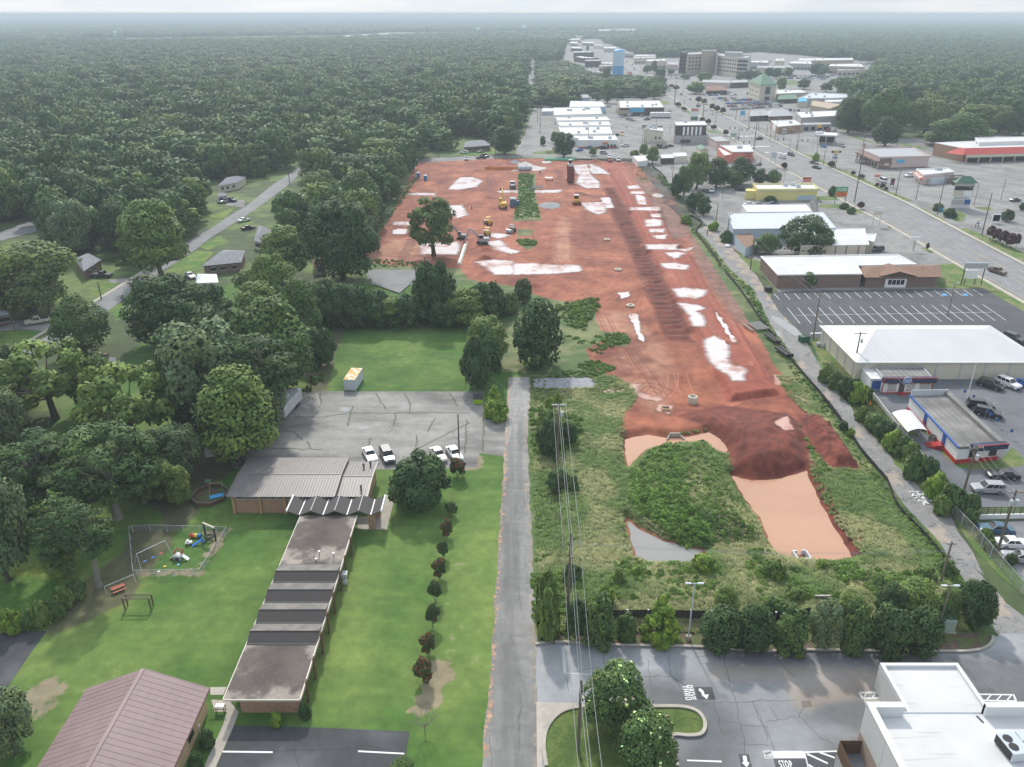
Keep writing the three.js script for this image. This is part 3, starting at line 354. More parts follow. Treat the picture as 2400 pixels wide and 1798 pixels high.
// church side: lawns, lots, pads
const PT1=new Plan(-88,3,45,222,1280,2048),LOT=PL('O',497,1012,545,945,640,862,660,846,1042,846,1046,905,1095,912,1088,985,1035,978,1028,1010,815,1014),PADF=PL('B6',135,1390,700,1405,1270,1430,1235,1657,1180,2000,-120,2000),DRIVE=PL('B5',-200,780,300,775,215,890,20,1175,-200,1300);
const WALK=[PL('B6',110,1235,165,1300,132,1390,15,1657,-160,2000,-230,2000,-62,1657,60,1390),PL('B5',1365,1140,1472,1138,1450,1190,1368,1190),PL('B5',1372,1220,1500,1228,1480,1300,1395,1300),PL('B2',1290,1270,1350,1290,1285,1555,1070,1550,1060,1460,1240,1455)];
{
const P=PT1,soil=P.mask([PL('O',340,1080,420,1000,470,960,530,900,640,862,600,920,540,990,500,1010,440,1060,410,1110,380,1140),PL('B5',150,700,500,600,700,480,850,380,1100,100,900,100,850,250,600,450,300,600),PL('B5',350,760,600,650,800,560,860,470,800,450,640,520,480,640),PL('C8',640,560,900,480,1180,500,1160,620,1000,760,900,950,700,1000,500,1300,100,1560,0,1500,300,1200,560,900),PL('O',690,846,740,700,700,690,660,800)],2.5),bare=P.mask([PL('B5',140,1200,260,1120,330,1080,400,1150,340,1250,280,1340,200,1300),PL('B6',1440,1000,1520,995,1530,1060,1450,1150,1440,1230,1330,1330,1300,1290,1390,1190,1380,1120),PL('B2',1880,1010,1985,1010,1970,1100,1870,1100),PL('C8',1760,430,2040,420,1720,930,1640,1030,840,1040,860,980,1600,950,1720,780,1880,540,1750,560)],1.3),dry=P.mask([PL('B6',1740,160,1830,150,1830,230,1740,230),PL('B6',1700,420,1780,420,1770,530,1700,520),PL('B5',600,300,900,500,300,1000,200,1000),PL('B6',1450,1120,1640,1190,1620,1340,1440,1340),PL('B6',700,300,1000,300,900,1300,650,1300),PL('B6',1850,100,1880,100,1840,900,1800,1100,1800,700)],4),lotm=P.mask([LOT],0.25),padm=P.mask([PADF,DRIVE],0.2);
const oo=[0,0,0];
P.pixels((x,z,k)=>{
const n1=nz(0,x*4+30,z*4),n2=nz(1,x*1.1,z*1.1),n3=nz(2,x*30,z*30),n5=nz(2,x*2+20,z*9);
const y=sstep(0.36,0.66,0.6*n1+0.4*n5)*0.7+dry[k] / 255*0.45,f=0.68+0.64*n3;
let r=mixn(0.062,0.142,y)*f,g=mixn(0.134,0.206,y)*f,b=mixn(0.020,0.044,y)*f;const dkp=sstep(0.52,0.72,n2)*0.3;r*=1-dkp;g*=1-dkp*0.7;b*=1-dkp;
const s=sstep(0.4,0.75,soil[k] / 255+0.5*(n1-0.5));r=mixn(r,0.095*f,s*0.8);g=mixn(g,0.078*f,s*0.8);b=mixn(b,0.05*f,s*0.8);
const br=sstep(0.4,0.75,bare[k] / 255-0.08+1.1*(n1-0.5)+1.5*(n3-0.5));r=mixn(r,0.27*f,br*0.8);g=mixn(g,0.205*f,br*0.8);b=mixn(b,0.145*f,br*0.8);
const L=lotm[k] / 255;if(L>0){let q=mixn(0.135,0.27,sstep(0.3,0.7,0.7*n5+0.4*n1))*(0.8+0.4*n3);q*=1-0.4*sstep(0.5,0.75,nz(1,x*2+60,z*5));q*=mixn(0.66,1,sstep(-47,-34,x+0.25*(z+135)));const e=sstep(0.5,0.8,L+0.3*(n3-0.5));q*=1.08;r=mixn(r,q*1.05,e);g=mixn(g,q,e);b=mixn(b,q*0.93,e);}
const pd=padm[k] / 255;if(pd>0){let q=mixn(0.055,0.155,sstep(0.35,0.72,0.5*n1+0.5*n2))*(0.75+0.5*n3);const e=sstep(0.5,0.8,pd+0.25*(n3-0.5));r=mixn(r,q,e);g=mixn(g,q*1.02,e);b=mixn(b,q*1.08,e);}
oo[0]=r;oo[1]=g;oo[2]=b;return oo;
});
const ck=[0.035,0.034,0.03],gk=[0.07,0.10,0.03];let sd=300;const R=RNG(77);
for(const l of[PL('B2',440,815,600,830,660,890),PL('B2',590,715,820,720,1000,690,1350,690,1900,690),PL('B2',1035,640,1010,720,990,790),PL('B2',1350,690,1340,790,1290,840),PL('B2',1170,870,1140,940),PL('B2',1640,730,1590,830),PL('B2',700,900,720,950),PL('B2',1415,545,1460,620,1450,690),PL('B2',1750,540,1810,640),PL('B2',1880,740,1860,990),PL('B2',2005,700,1995,980),PL('B2',1500,960,1900,760),PL('B2',1510,860,1510,970),PL('B2',240,940,400,950,800,960),PL('B2',1200,545,1280,660),PL('B2',790,540,800,640,720,670)]){P.crack(l,ck,0.75,0.14,sd++,0.5);P.crack(l,gk,0.5,0.2,sd++,0.5);}
for(const l of[PL('B2',760,545,800,640),PL('B2',1345,790,1290,830)])P.crack(l,[0.4,0.38,0.34],0.5,0.4,sd++,0.3);
for(const l of[PL('B6',530,1400,520,1560,560,1657),PL('B6',690,1400,670,1500,720,1560),PL('B6',380,1550,700,1545,900,1540),PL('B6',940,1420,1010,1520,1120,1540),PL('B6',1000,1430,960,1410)])P.crack(l,[0.02,0.02,0.02],0.8,0.05,sd++,0.25);
for(const a of[[640,945,670,1010],[780,960,800,1010],[940,975,970,1015],[1075,980,1100,1020],[1370,985,1400,1030]])P.line([S('B2',a[0],a[1]),S('B2',a[2],a[3])],[0.45,0.42,0.3],0.3,0.12);
}
M.plan1=PT1.material(0.95);
sheet('lawn',[[[-88,-45],...LANE_L.filter((p)=>-p[1]<158).map(([x,z])=>[x+0.3,z]),[2.5,-160.1],[-6,-160],[-6,-222],[-88,-222]]],0.0,M.plan1,PT1.uv());
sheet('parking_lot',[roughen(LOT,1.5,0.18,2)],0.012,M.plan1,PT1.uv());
const fpad=sheet('parking_pad',[roughen(PADF,1.2,0.12,3)],0.012,M.plan1,PT1.uv());
sheet('driveway',[roughen(DRIVE,1.2,0.12,4)],0.012,M.plan1,PT1.uv());
tiled('concrete',256,6,(u,v)=>{const n=fbm(u*6,v*6,5,3,6),q=vnoise(u*120,v*120,5,120);return tint([0.44,0.40,0.34],0.62+0.5*n+0.14*q);});
tiled('asphalt',512,24,(u,v)=>{const n=fbm(u*6,v*6,6,3,6),q=vnoise(u*200,v*200,5,200),s=fbm(u*3,v*24,4,8,3);return tint([0.235,0.235,0.235],0.58+0.5*n+0.18*q+0.2*(s-0.5));});
tiled('asphalt_dark',512,24,(u,v)=>{const n=fbm(u*6,v*6,6,13,6),q=vnoise(u*200,v*200,5,200);return tint([0.075,0.076,0.082],0.6+0.6*n+0.25*q);});
tiled('asphalt_old',512,40,(u,v)=>{const n=fbm(u*5,v*5,6,23,5),q=vnoise(u*200,v*200,5,200),s=sstep(0.55,0.62,fbm(u*9,v*9,4,28,9));return tint([0.27,0.263,0.25],0.5+0.62*n+0.14*q-0.18*s);});
tiled('verge',256,14,(u,v)=>{const n=fbm(u*6,v*6,5,41,6),q=vnoise(u*90,v*90,42,90);return lerp3(tint([0.085,0.15,0.028],0.65+0.6*q),tint([0.17,0.19,0.06],0.65+0.6*q),sstep(0.4,0.65,n));});
flat('paint_white',0.72,0.72,0.70,0.8);flat('paint_yellow',0.62,0.42,0.06,0.8);flat('paint_worn',0.52,0.52,0.51,0.85);flat('paint_amber',0.48,0.36,0.14,0.85);
WALK.forEach((w,i)=>sheet('footpath',[w],0.02+i*0.004,M.concrete));
part(fpad,'painted_line',sheetGeo(PL('B6',60,1552,385,1556,385,1567,60,1563),0.018),M.paint_white);part(fpad,'painted_line',sheetGeo(PL('B6',940,1550,1240,1566,1240,1576,940,1560),0.018),M.paint_white);
for(const p of[PL('B2',925,655,960,646,1015,652,1010,672,975,682,945,668),PL('B2',1052,788,1110,784,1165,790,1150,804,1085,813),PL('B2',1812,868,1868,880,1858,892,1820,886),PL('B2',1880,690,1905,695,1892,715)])sheet('puddle',[roughen(p,0.6,0.2,8)],0.018,M.puddle);
const PT7=new Plan(-7,7,40,166,256,2048);{const o=[0,0,0];PT7.pixels((x,z,k)=>{const n1=nz(0,x*6,z*2),n3=nz(2,x*40,z*40),n4=nz(1,x*22,z*1.2),D=-z;let q=mixn(0.17,0.30,sstep(0.3,0.7,0.5*n1+0.5*n4))*(0.78+0.44*n3)*mixn(0.88,1.12,sstep(95,150,D));const c=sstep(0.62,0.75,nz(2,x*3,z*3))*sstep(125,150,D)*0.5;o[0]=mixn(q*1.03,0.36,c);o[1]=mixn(q,0.34,c);o[2]=mixn(q*0.95,0.29,c);return o;});
const Rc=RNG(3);for(let i=0;i<46;i++){const z=-45-118*Rc(),x=mixn(-3,3,Rc());PT7.crack([[x,z],[x+(Rc()-0.5)*1.4,z-2-4*Rc()]],[0.05,0.05,0.045],0.6,0.06,i+900,0.3);}for(let i=0;i<16;i++){const z=-70-90*Rc();PT7.crack([[-3,z],[4,z+(Rc()-0.5)*2]],[0.06,0.06,0.05],0.45,0.06,i+970,0.3);}
for(const e of[LANE_L,LANE_R])for(let i=0;i<260;i++){const p=along(e,i / 260*lineLen(e));PT7.dabs([[p[0]-0.5,p[1]-0.5],[p[0]+0.5,p[1]-0.5],[p[0]+0.5,p[1]+0.5],[p[0]-0.5,p[1]+0.5]],2,e===LANE_L?[0.48,0.27,0.16]:[0.30,0.25,0.18],0.8,0.12,0.5,i+5000,1);}}
M.lane=PT7.material(0.95);
sheet('lane',[roughen(ribbon(LANE_L,LANE_R),1,0.28,31)],0.026,M.lane,PT7.uv());
// restaurant lot, lower right
const PT4=new Plan(-1,82,40,97,2048,1408),KERB=PL('B7',140,925,250,912,600,930,1100,940,1534,968).concat(PL('B8',300,832,880,838,1300,842,1600,838,1700,812,1740,770,1745,735));
{const sand=PT4.mask([PL('B8',280,985,340,985,430,1130,470,1190,400,1220,330,1120),PL('B8',-200,960,300,990,600,985,940,990,930,1110,500,1160,420,1120,300,1010,-200,1010)],2.2),soot=PT4.mask([PL('B8',470,1190,800,1090,850,1240,780,1370,500,1300),PL('B8',0,840,1300,850,1290,900,0,880),PL('B7',820,1180,1100,1220,1240,1330,1330,1450,1280,1657,1010,1657,1160,1480,1140,1290,830,1270),PL('B8',600,1500,780,1500,600,1600),PL('B8',1500,900,1965,950,1965,1200,1700,1200)],3);
const o=[0,0,0];PT4.pixels((x,z,k)=>{const n1=nz(0,x*5,z*5),n2=nz(1,x*1.4,z*2.4),n3=nz(2,x*40,z*40);let q=mixn(0.235,0.36,sstep(0.3,0.7,0.6*n2+0.4*n1))*(0.85+0.3*n3);q*=1-0.55*clamp(soot[k] / 255*(0.55+0.8*n1));const s=sstep(0.2,0.8,sand[k] / 255*(0.4+n1))*0.45;o[0]=mixn(q*0.99,0.40,s);o[1]=mixn(q*1.01,0.31,s);o[2]=mixn(q*1.03,0.23,s);return o;});
let sd=40;for(const l of[PL('B7',370,1085,520,1060,740,1120,960,1110,1080,1200),PL('B7',540,990,560,1060),PL('B7',815,1020,830,1170),PL('B7',1270,990,1300,1140,1340,1270,1420,1657),PL('B7',940,990,950,1110,1010,1180),PL('B7',1100,1310,1180,1270,1534,1260),PL('B8',0,1190,350,1185),PL('B8',40,1200,130,1360,200,1560),PL('B8',130,1340,350,1300),PL('B8',200,885,340,1020),PL('B8',410,1240,360,1310),PL('B8',380,1300,500,1430,620,1500),PL('B8',170,1230,220,1320),PL('B7',1460,1290,1534,1500),PL('B7',330,1120,340,1200),PL('B7',1150,990,1090,1000),PL('B8',1700,900,1965,1000),PL('B8',1560,960,1700,1080),PL('B7',1290,1390,1534,1420),PL('B7',1360,1520,1534,1530),PL('B7',1210,1280,1260,1450)])PT4.crack(l,[0.05,0.05,0.05],0.75,0.055,sd++,0.3);
PT4.fill(PL('B8',390,1195,450,1190,465,1225,400,1235),[0.13,0.1,0.08],0.7,0.1);}
M.plan4=PT4.material(0.93);
const lot4=sheet('restaurant_parking_lot',[[...KERB,...PL('B8',1800,640,1965,640,2400,760,2400,2300),...PL('B7',-60,2400,128,1657,142,1265)]],0.016,M.plan4,PT4.uv());
const mk=(n,poly,m,y=0.021)=>part(lot4,n,sheetGeo(poly,y),m);
mk('stop_line',PL('B7',296,934,318,934,328,1098,308,1098),M.paint_worn);mk('painted_line',PL('B7',328,1092,490,1100,488,1106,328,1098),M.paint_worn);
mk('direction_arrow',PL('B7',592,1028,622,1015,627,1024,667,1024,667,1039,627,1038,622,1044),M.paint_worn);
mk('painted_panel',PL('B7',1094,1178,1199,1179,1221,1256,1112,1252),M.asphalt_dark);
{const a=S('B7',1160,1218);const ring=[];for(let i=0;i<=10;i++){const t=i / 10*1.55;ring.push([1120+34*Math.sin(t)*1.0,1186+40*(1-Math.cos(t))]);}const inner=ring.map(([x,y])=>[x-2+(1122-x)*0.38,y+10+(1226-y)*0.15]).reverse();mk('turn_arrow',PL('B7',...[...ring,...inner].flat()),M.paint_white,0.026);mk('arrow_head',PL('B7',1138,1226,1180,1222,1168,1252),M.paint_white,0.026);}
mk('painted_panel',PL('B7',1358,1580,1418,1580,1440,1660,1372,1660),M.asphalt_dark);mk('direction_arrow',PL('B7',1382,1590,1404,1590,1412,1630,1424,1630,1408,1660,1376,1630,1388,1630),M.paint_white,0.026);
mk('painted_line',PL('B7',1048,1613,1256,1620,1257,1630,1050,1622),M.paint_white);mk('stop_line',PL('B7',1505,1560,1560,1560,1570,1606,1516,1606),M.paint_white);
mk('stop_line',PL('B8',118,1545,400,1543,412,1592,135,1594),M.paint_white);mk('painted_panel',PL('B8',190,1600,418,1598,440,1690,215,1700),M.asphalt_dark);
mk('painted_line',PL('B8',400,1548,640,1540,640,1550,404,1558),M.paint_white);mk('painted_line',PL('B8',404,1558,416,1558,445,1690,430,1690),M.paint_white);mk('painted_panel',PL('B8',418,1560,636,1552,610,1700,450,1700),M.asphalt_dark,0.0195);
for(const a of[[430,1563,575,1632],[520,1553,625,1592],[440,1640,500,1680]])mk('painted_line',PL('B8',a[0],a[1]-5,a[2],a[3]-6,a[2],a[3]+6,a[0]-4,a[1]+7),M.paint_white,0.024);
for(const e of[[[790,1125,940,1122,940,1134,790,1137]],[[818,1166,952,1162,956,1172,824,1178]],[[790,1125,803,1125,832,1176,820,1178]],[[846,1130,858,1128,834,1168,822,1170]],[[912,1128,924,1126,896,1166,884,1168]],[[1645,1137,1890,1141,1895,1150,1650,1146]],[[1672,1180,1912,1186,1916,1195,1676,1189]],[[1884,1141,1896,1141,1918,1192,1904,1193]],[[1870,1148,1880,1150,1848,1190,1836,1188]],[[1800,1146,1810,1148,1778,1186,1766,1184]],[[1728,1144,1738,1146,1706,1184,1694,1182]]])mk('hatch_line',PL('B8',...e[0]),M.paint_white);
mk('loading_pad',PL('B8',828,1180,955,1174,990,1230,850,1240),M.concrete,0.0195);
for(const[txt,t,x0,y0,x1,y1,rot]of[['DRIVE','B7',1086,1215,0,0,0],['THRU','B7',1046,1212,0,0,0]]){const c=S(t,x0,y0);lot4.userData.words=(lot4.userData.words||[]).concat([[txt,c]]);}
function kerb(name,pts,w,h,mat,label){const L=offsetLine(pts,w / 2),R=offsetLine(pts,-w / 2);const gs=[];for(let i=0;i+1<pts.length;i++)gs.push(slab([L[i][0],h,L[i][1]],[R[i][0],h,R[i][1]],[R[i+1][0],h,R[i+1][1]],[L[i+1][0],h,L[i+1][1]],h));const m=part(scene,numbered(name),gs,mat,'structure');return m;}
const smooth=(p,n=4)=>{const c=new THREE.CatmullRomCurve3(p.map(([x,z])=>new THREE.Vector3(x,0,z)));return c.getPoints(p.length*n).map((v)=>[v.x,v.z]);};
kerb('kerb',smooth(KERB,3),0.34,0.14,M.concrete);
sheet('verge',[[...KERB.slice(0),[58.5,-79.5],[40,-79.5],[20,-79.6],[4,-79.6]]],0.05,tiled('mulch',256,6,(u,v)=>{const n=fbm(u*8,v*8,4,61,8),q=vnoise(u*80,v*80,62,80);return tint(n>0.55?[0.10,0.13,0.04]:[0.13,0.085,0.06],0.6+0.8*q);}));
const ISL=PL('B7',205,1657,190,1530,205,1440,245,1375,300,1330,385,1305,500,1300,830,1300,1040,1305,1110,1330,1148,1375,1155,1430,1130,1465,1060,1475,960,1475,990,1657,990,2100,205,2100);
sheet('island_lawn',[roughen(ISL,0.8,0.05)],0.12,tiled('island_grass',256,10,(u,v)=>{const n=fbm(u*6,v*6,5,51,6),q=vnoise(u*90,v*90,52,90);return lerp3(tint([0.060,0.105,0.016],0.65+0.6*q),tint([0.105,0.15,0.03],0.65+0.6*q),sstep(0.4,0.62,n));}));
kerb('kerb',smooth([...ISL.slice(0,16)],4),0.4,0.15,M.concrete);
sheet('footpath',[PL('B7',146,1268,385,1274,385,1300,300,1325,245,1370,200,1440,180,1530,180,1657,180,1900,130,1900,150,1657)],0.03,M.concrete);
// east side: alley, lots, highway
const P_COM=PL('O',1500,500,1440,440,1376,352,1195,343,1118,338,1150,240,1205,140,1222,88,1290,82,1400,128,1640,112,1905,135,1870,180,1800,205,1838,230,1800,278,1960,300,2212,285,2500,330,2700,900,2300,830,1780,700,1690,640,1620,560,1560,520);
sheet('pavement',[P_COM],0.0,M.asphalt_old);
sheet('alley',[roughen(ribbon(ALLEY_L,ALLEY_R),1.2,0.3,12)],0.022,tiled('alley_asphalt',512,16,(u,v)=>{const n=fbm(u*5,v*5,6,71,5),q=vnoise(u*150,v*150,72,150),s=sstep(0.54,0.64,fbm(u*4,v*4,5,75,4)),c=Math.abs(fbm(u*7,v*7,4,77,7)-0.5)<0.012?0.45:1;return lerp3(tint([0.24,0.235,0.225],(0.6+0.5*n+0.16*q)*c),tint([0.42,0.33,0.25],0.7+0.4*q),s*0.7);}));
sheet('puddle',[roughen(PL('A8',330,602,410,620,520,690,562,742,520,752,440,700,370,650),0.8,0.4,5)],0.03,M.puddle);sheet('puddle',[roughen(PL('A8',365,700,400,715,420,750,385,752),0.8,0.3,6)],0.03,M.puddle);
const STRIPED=sheet('striped_parking_lot',[PL('A8',345,428,700,412,1590,402,1920,398,2260,600,2420,690,2420,860,2212,850,1950,670,745,700,745,760,620,765,560,725,400,565,335,470)],0.014,M.asphalt_dark);
{
const stripes=(a0,a1,b0,b1,n)=>{for(let i=0;i<n;i++){const t=i / (n-1),p=[mixn(a0[0],b0[0],t),mixn(a0[1],b0[1],t)],q=[mixn(a1[0],b1[0],t),mixn(a1[1],b1[1],t)];part(STRIPED,'parking_stripe',sheetGeo(ribbon(offsetLine([p,q],0.07),offsetLine([p,q],-0.07)),0.02),M.paint_white);}};
stripes(S('A8',360,436),S('A8',402,482),S('A8',1835,404),S('A8',1908,453),21);
stripes(S('A8',460,543),S('A8',555,660),S('A8',1905,515),S('A8',2077,635),20);
const c=[S('A8',525,598),S('A8',1970,575)];part(STRIPED,'parking_stripe',sheetGeo(ribbon(offsetLine(c,0.06),offsetLine(c,-0.06)),0.024),M.paint_white);
flat('paint_blue',0.10,0.32,0.62,0.8);
for(const x of[1600,1755])part(STRIPED,'painted_bay_mark',sheetGeo(PL('A8',x,438,x+34,438,x+47,452,x+10,452),0.02),M.paint_blue);
const c2=[S('A8',620,735),S('A8',635,765)];part(STRIPED,'parking_stripe',sheetGeo(PL('A8',630,728,745,724,745,730,630,734),0.02),M.paint_white);
}
sheet('car_sales_lot',[PL('B4',785,215,1095,218,1270,215,1310,95,2400,95,2400,1122,1620,1122,1480,1020,1330,870,1130,640,960,400)],0.013,tiled('asphalt_mid',512,20,(u,v)=>{const n=fbm(u*6,v*6,6,83,6),q=vnoise(u*200,v*200,84,200);return tint([0.135,0.14,0.152],0.55+0.6*n+0.22*q);}));
sheet('side_parking_lot',[PL('B4',1900,1230,2300,1225,2500,2000,2200,2000,1960,1657,1800,1500,1770,1440,1650,1290,1640,1262)],0.013,M.asphalt);
const GREEN=[PL('A8',60,130,270,200,260,290,200,270,90,170),PL('A8',640,800,760,760,960,1010,1060,1180,1230,1330,1450,1500,1000,1420,800,1110),PL('B4',380,0,600,0,720,60,790,240,960,400,1130,650,1340,900,1500,1060,1640,1110,1640,1220,1430,1190,1270,1080,1100,860,900,640,700,430),PL('B4',1430,1200,1640,1240,1650,1290,1770,1440,1960,1657,2100,1900,1800,1657,1600,1450),PL('B4',1090,330,1130,320,1250,560,1250,520,1460,770,1790,760,1900,660,1988,740,1988,800,1700,830,1480,820,1380,730,1200,530),PL('A7',560,508,660,518,810,610,960,660,1200,780,1390,855,1310,862,1100,800,900,700,740,620),PL('C6',450,470,560,463,680,520,800,590,965,672,850,672,700,630,560,560),PL('C6',1170,805,1260,790,1420,850,1700,960,2212,1190,2500,1330,2500,1500,2212,1350,1900,1230,1500,1020,1300,900),PL('C6',650,460,900,545,1100,685,1220,690,1280,580,1200,530,900,470),PL('A7',490,655,560,650,600,692,545,692),PL('A7',660,752,720,748,748,776,690,782),PL('A7',680,822,880,812,870,850,690,852),PL('A7',700,888,860,880,1055,940,960,952,830,910,700,908),PL('A8',1590,215,1700,215,2212,480,2400,570,2400,680,2212,570,1915,400,1560,396),PL('C6',0,700,60,730,125,772,60,802,0,792),PL('C6',550,1120,650,1118,825,1182,690,1198),PL('C3',260,575,320,580,430,650,400,660,320,620),PL('C3',440,690,520,690,650,765,590,770,510,730),PL('C3',110,645,160,650,260,720,250,745),PL('C3',430,900,560,930,600,960,430,930),PL('C3',780,865,880,865,880,890,800,890),PL('C3',660,810,720,800,700,815),PL('A7',1250,420,1500,460,1480,475,1290,440),PL('A3',1060,880,1200,920,1290,950,1100,870),PL('C5',900,700,970,720,960,740,900,720),PL('C5',1010,480,1100,475,1240,490,1100,498),PL('C5',1410,680,1540,690,1520,700),PL('C5',1260,595,1350,590,1350,612),PL('C6',1400,455,1640,450,1720,490,1640,512,1500,490),PL('C4',1380,80,1490,90,1540,130,1440,130),PL('C4',0,700,110,690,120,735,0,745),PL('C4',1130,820,1250,810,1260,860,1130,860),PL('A2',1250,985,1380,975,1390,1000,1240,1000),PL('C3',1250,395,1350,390,1380,440,1250,440)];
GREEN.forEach((p)=>sheet('verge',[roughen(p,1.5,0.3,14)],0.02,M.verge));
const highway=sheet('highway',[ribbon(HW_L,HW_R)],0.032,M.asphalt),HWLEN=lineLen(HW_L);
for(const[L,s]of[[HW_L,-1],[HW_R,1]])sheet('pavement',[ribbon(offsetLine(L,0.25*s),offsetLine(L,1.9*s))],0.028+0.002*s,M.concrete);
for(const L of[HW_L,HW_R])kerb('kerb',L.slice(0,9),0.3,0.13,M.concrete);
{
const at=(u,s)=>{const f=clamp(s,0,0.9999),a=along(HW_L,f*HWLEN),b=along(HW_R,f*lineLen(HW_R));return[mixn(a[0],b[0],u),mixn(a[1],b[1],u)];};
const strip=(u,s0,s1,w)=>{const n=Math.max(1,Math.ceil((s1-s0)*40)),p=[];for(let i=0;i<=n;i++)p.push(at(u,mixn(s0,s1,i / n)));return sheetGeo(ribbon(offsetLine(p,w / 2),offsetLine(p,-w / 2)),0.038);};
const far=[];for(const u of[0.2,0.8])for(let m=8;m<HWLEN-30;m+=12.2){const g=strip(u,m / HWLEN,(m+3) / HWLEN,0.14);m<420?part(highway,'lane_dash',g,M.paint_worn):far.push(g);}
part(highway,'far_lane_dashes',far,M.paint_worn,'stuff');
for(const u of[0.4,0.6])for(const q of u<0.5?[0]:[0]){part(highway,'centre_line',[strip(u,0.0,0.245,0.11),strip(u,0.31,0.99,0.11)],M.paint_amber);const d=[];for(let m=4;m<420;m+=12.2)d.push(strip(u+(u<0.5?0.014:-0.014),m / HWLEN,(m+3.4) / HWLEN,0.12));part(highway,'turn_lane_dashes',d,M.paint_yellow,'stuff');}
for(const a of[[1060,722,1120,720],[1240,727,1310,728],[1330,733,1400,736],[700,488,750,487],[770,487,830,486],[850,485,905,484],[860,640,1130,632]])part(highway,'stop_line',sheetGeo(PL('C5',a[0],a[1]-4,a[2],a[3]-4,a[2],a[3]+4,a[0],a[1]+4),0.04),M.paint_white);
}
const ST=ribbon(PL('A4',-200,1790,0,1657,230,1530,470,1390,880,1100,1310,825,1640,600,1830,490,2010,370,2120,310).concat(PL('A5',150,300,300,205,440,110)),PL('A4',60,1830,270,1640,500,1520,960,1190,1370,890,1690,680,1800,590,2100,400,2210,330).concat(PL('A5',310,285,420,150,480,110)));
sheet('street',[ST],0.012,M.asphalt);sheet('street',[PL('A4',-100,560,0,530,250,440,310,480,310,525,0,605,-100,640)],0.012,M.asphalt);sheet('street',[PL('A4',495,60,530,70,545,160,505,170)],0.012,M.asphalt_old);sheet('street',[PL('A2',1218,372,1232,372,1248,480,1240,560,1215,610,1300,690,1345,700,1350,850,1340,1000,1120,1005,1180,880,1280,860,1290,700,1190,610,1215,500)],0.012,M.asphalt_old);sheet('street',[PL('A2',300,1040,800,1015,1150,1000,1400,998,1400,1025,1100,1020,800,1040,300,1062)],0.014,M.asphalt_old);
sheet('footpath',[PL('A4',-60,1640,370,1385,1100,940,1330,800,1330,815,1105,960,385,1400,-60,1665)],0.016,M.concrete);
for(const p of[PL('A4',0,1360,120,1290,330,1300,480,1330,400,1390,200,1370,0,1385),PL('A4',930,940,1100,930,1180,960,960,970),PL('A4',1960,250,2110,255,2110,320,1950,300)])sheet('driveway',[p],0.014,M.asphalt_old);
for(const p of[PL('A4',-50,1395,370,1380,100,1570,-50,1640),PL('A4',965,1190,1150,1080,1230,1180,1000,1300),PL('A4',1380,900,1700,690,1850,700,1690,860,1580,900),PL('A4',1720,660,1900,560,1950,600,1800,690),PL('A4',1790,390,2030,305,1960,390,1850,420),PL('A4',430,1110,640,1050,600,1180,480,1180),PL('A4',900,960,1050,960,860,1080,780,1080),PL('B1',150,1010,460,950,480,1090,330,1150,160,1140),PL('B1',300,760,500,780,440,880,300,850),PL('A4',0,650,60,650,50,720,0,720),PL('A4',0,930,80,900,60,1000,0,1010),PL('A5',660,1080,830,1030,860,1100,700,1140),PL('B5',-100,330,500,320,380,520,150,650,-100,640),PL('A2',770,990,990,960,1000,1000,780,1008),PL('A5',680,60,760,50,720,100,680,100),PL('A5',370,60,440,60,420,100,370,100),PL('O',640,260,760,300,720,340,640,300),PL('A2',1180,520,1220,500,1210,560,1160,560),PL('A4',2060,420,2200,440,2100,480)])sheet('front_lawn',[roughen(p,1.5,0.5,4)],0.008,M.lawn2??tiled('lawn2',256,24,(u,v)=>{const n=fbm(u*6,v*6,5,51,6),q=vnoise(u*90,v*90,52,90);return lerp3(tint([0.075,0.16,0.018],0.65+0.6*q),tint([0.15,0.21,0.035],0.65+0.6*q),sstep(0.4,0.62,n));}));
sheet('gravel_pad',[PL('A5',985,1045,1420,1050,1330,1170,1240,1250,1010,1170,965,1080)],0.3,M.asphalt);
flat('pale_field',0.62,0.60,0.54,0.95);flat('far_field',0.16,0.20,0.10,0.95);
for(const p of[PL('A1',-60,262,130,264,170,276,100,283,-60,282),PL('A1',410,262,980,258,2212,236,2212,252,1600,268,1000,278,560,276),PL('A2',0,232,300,214,560,212,900,206,1300,208,1300,218,900,222,400,240,0,252),PL('A1',0,468,170,462,410,470,400,494,0,492)])sheet('clearing',[p],0.2,M.pale_field);
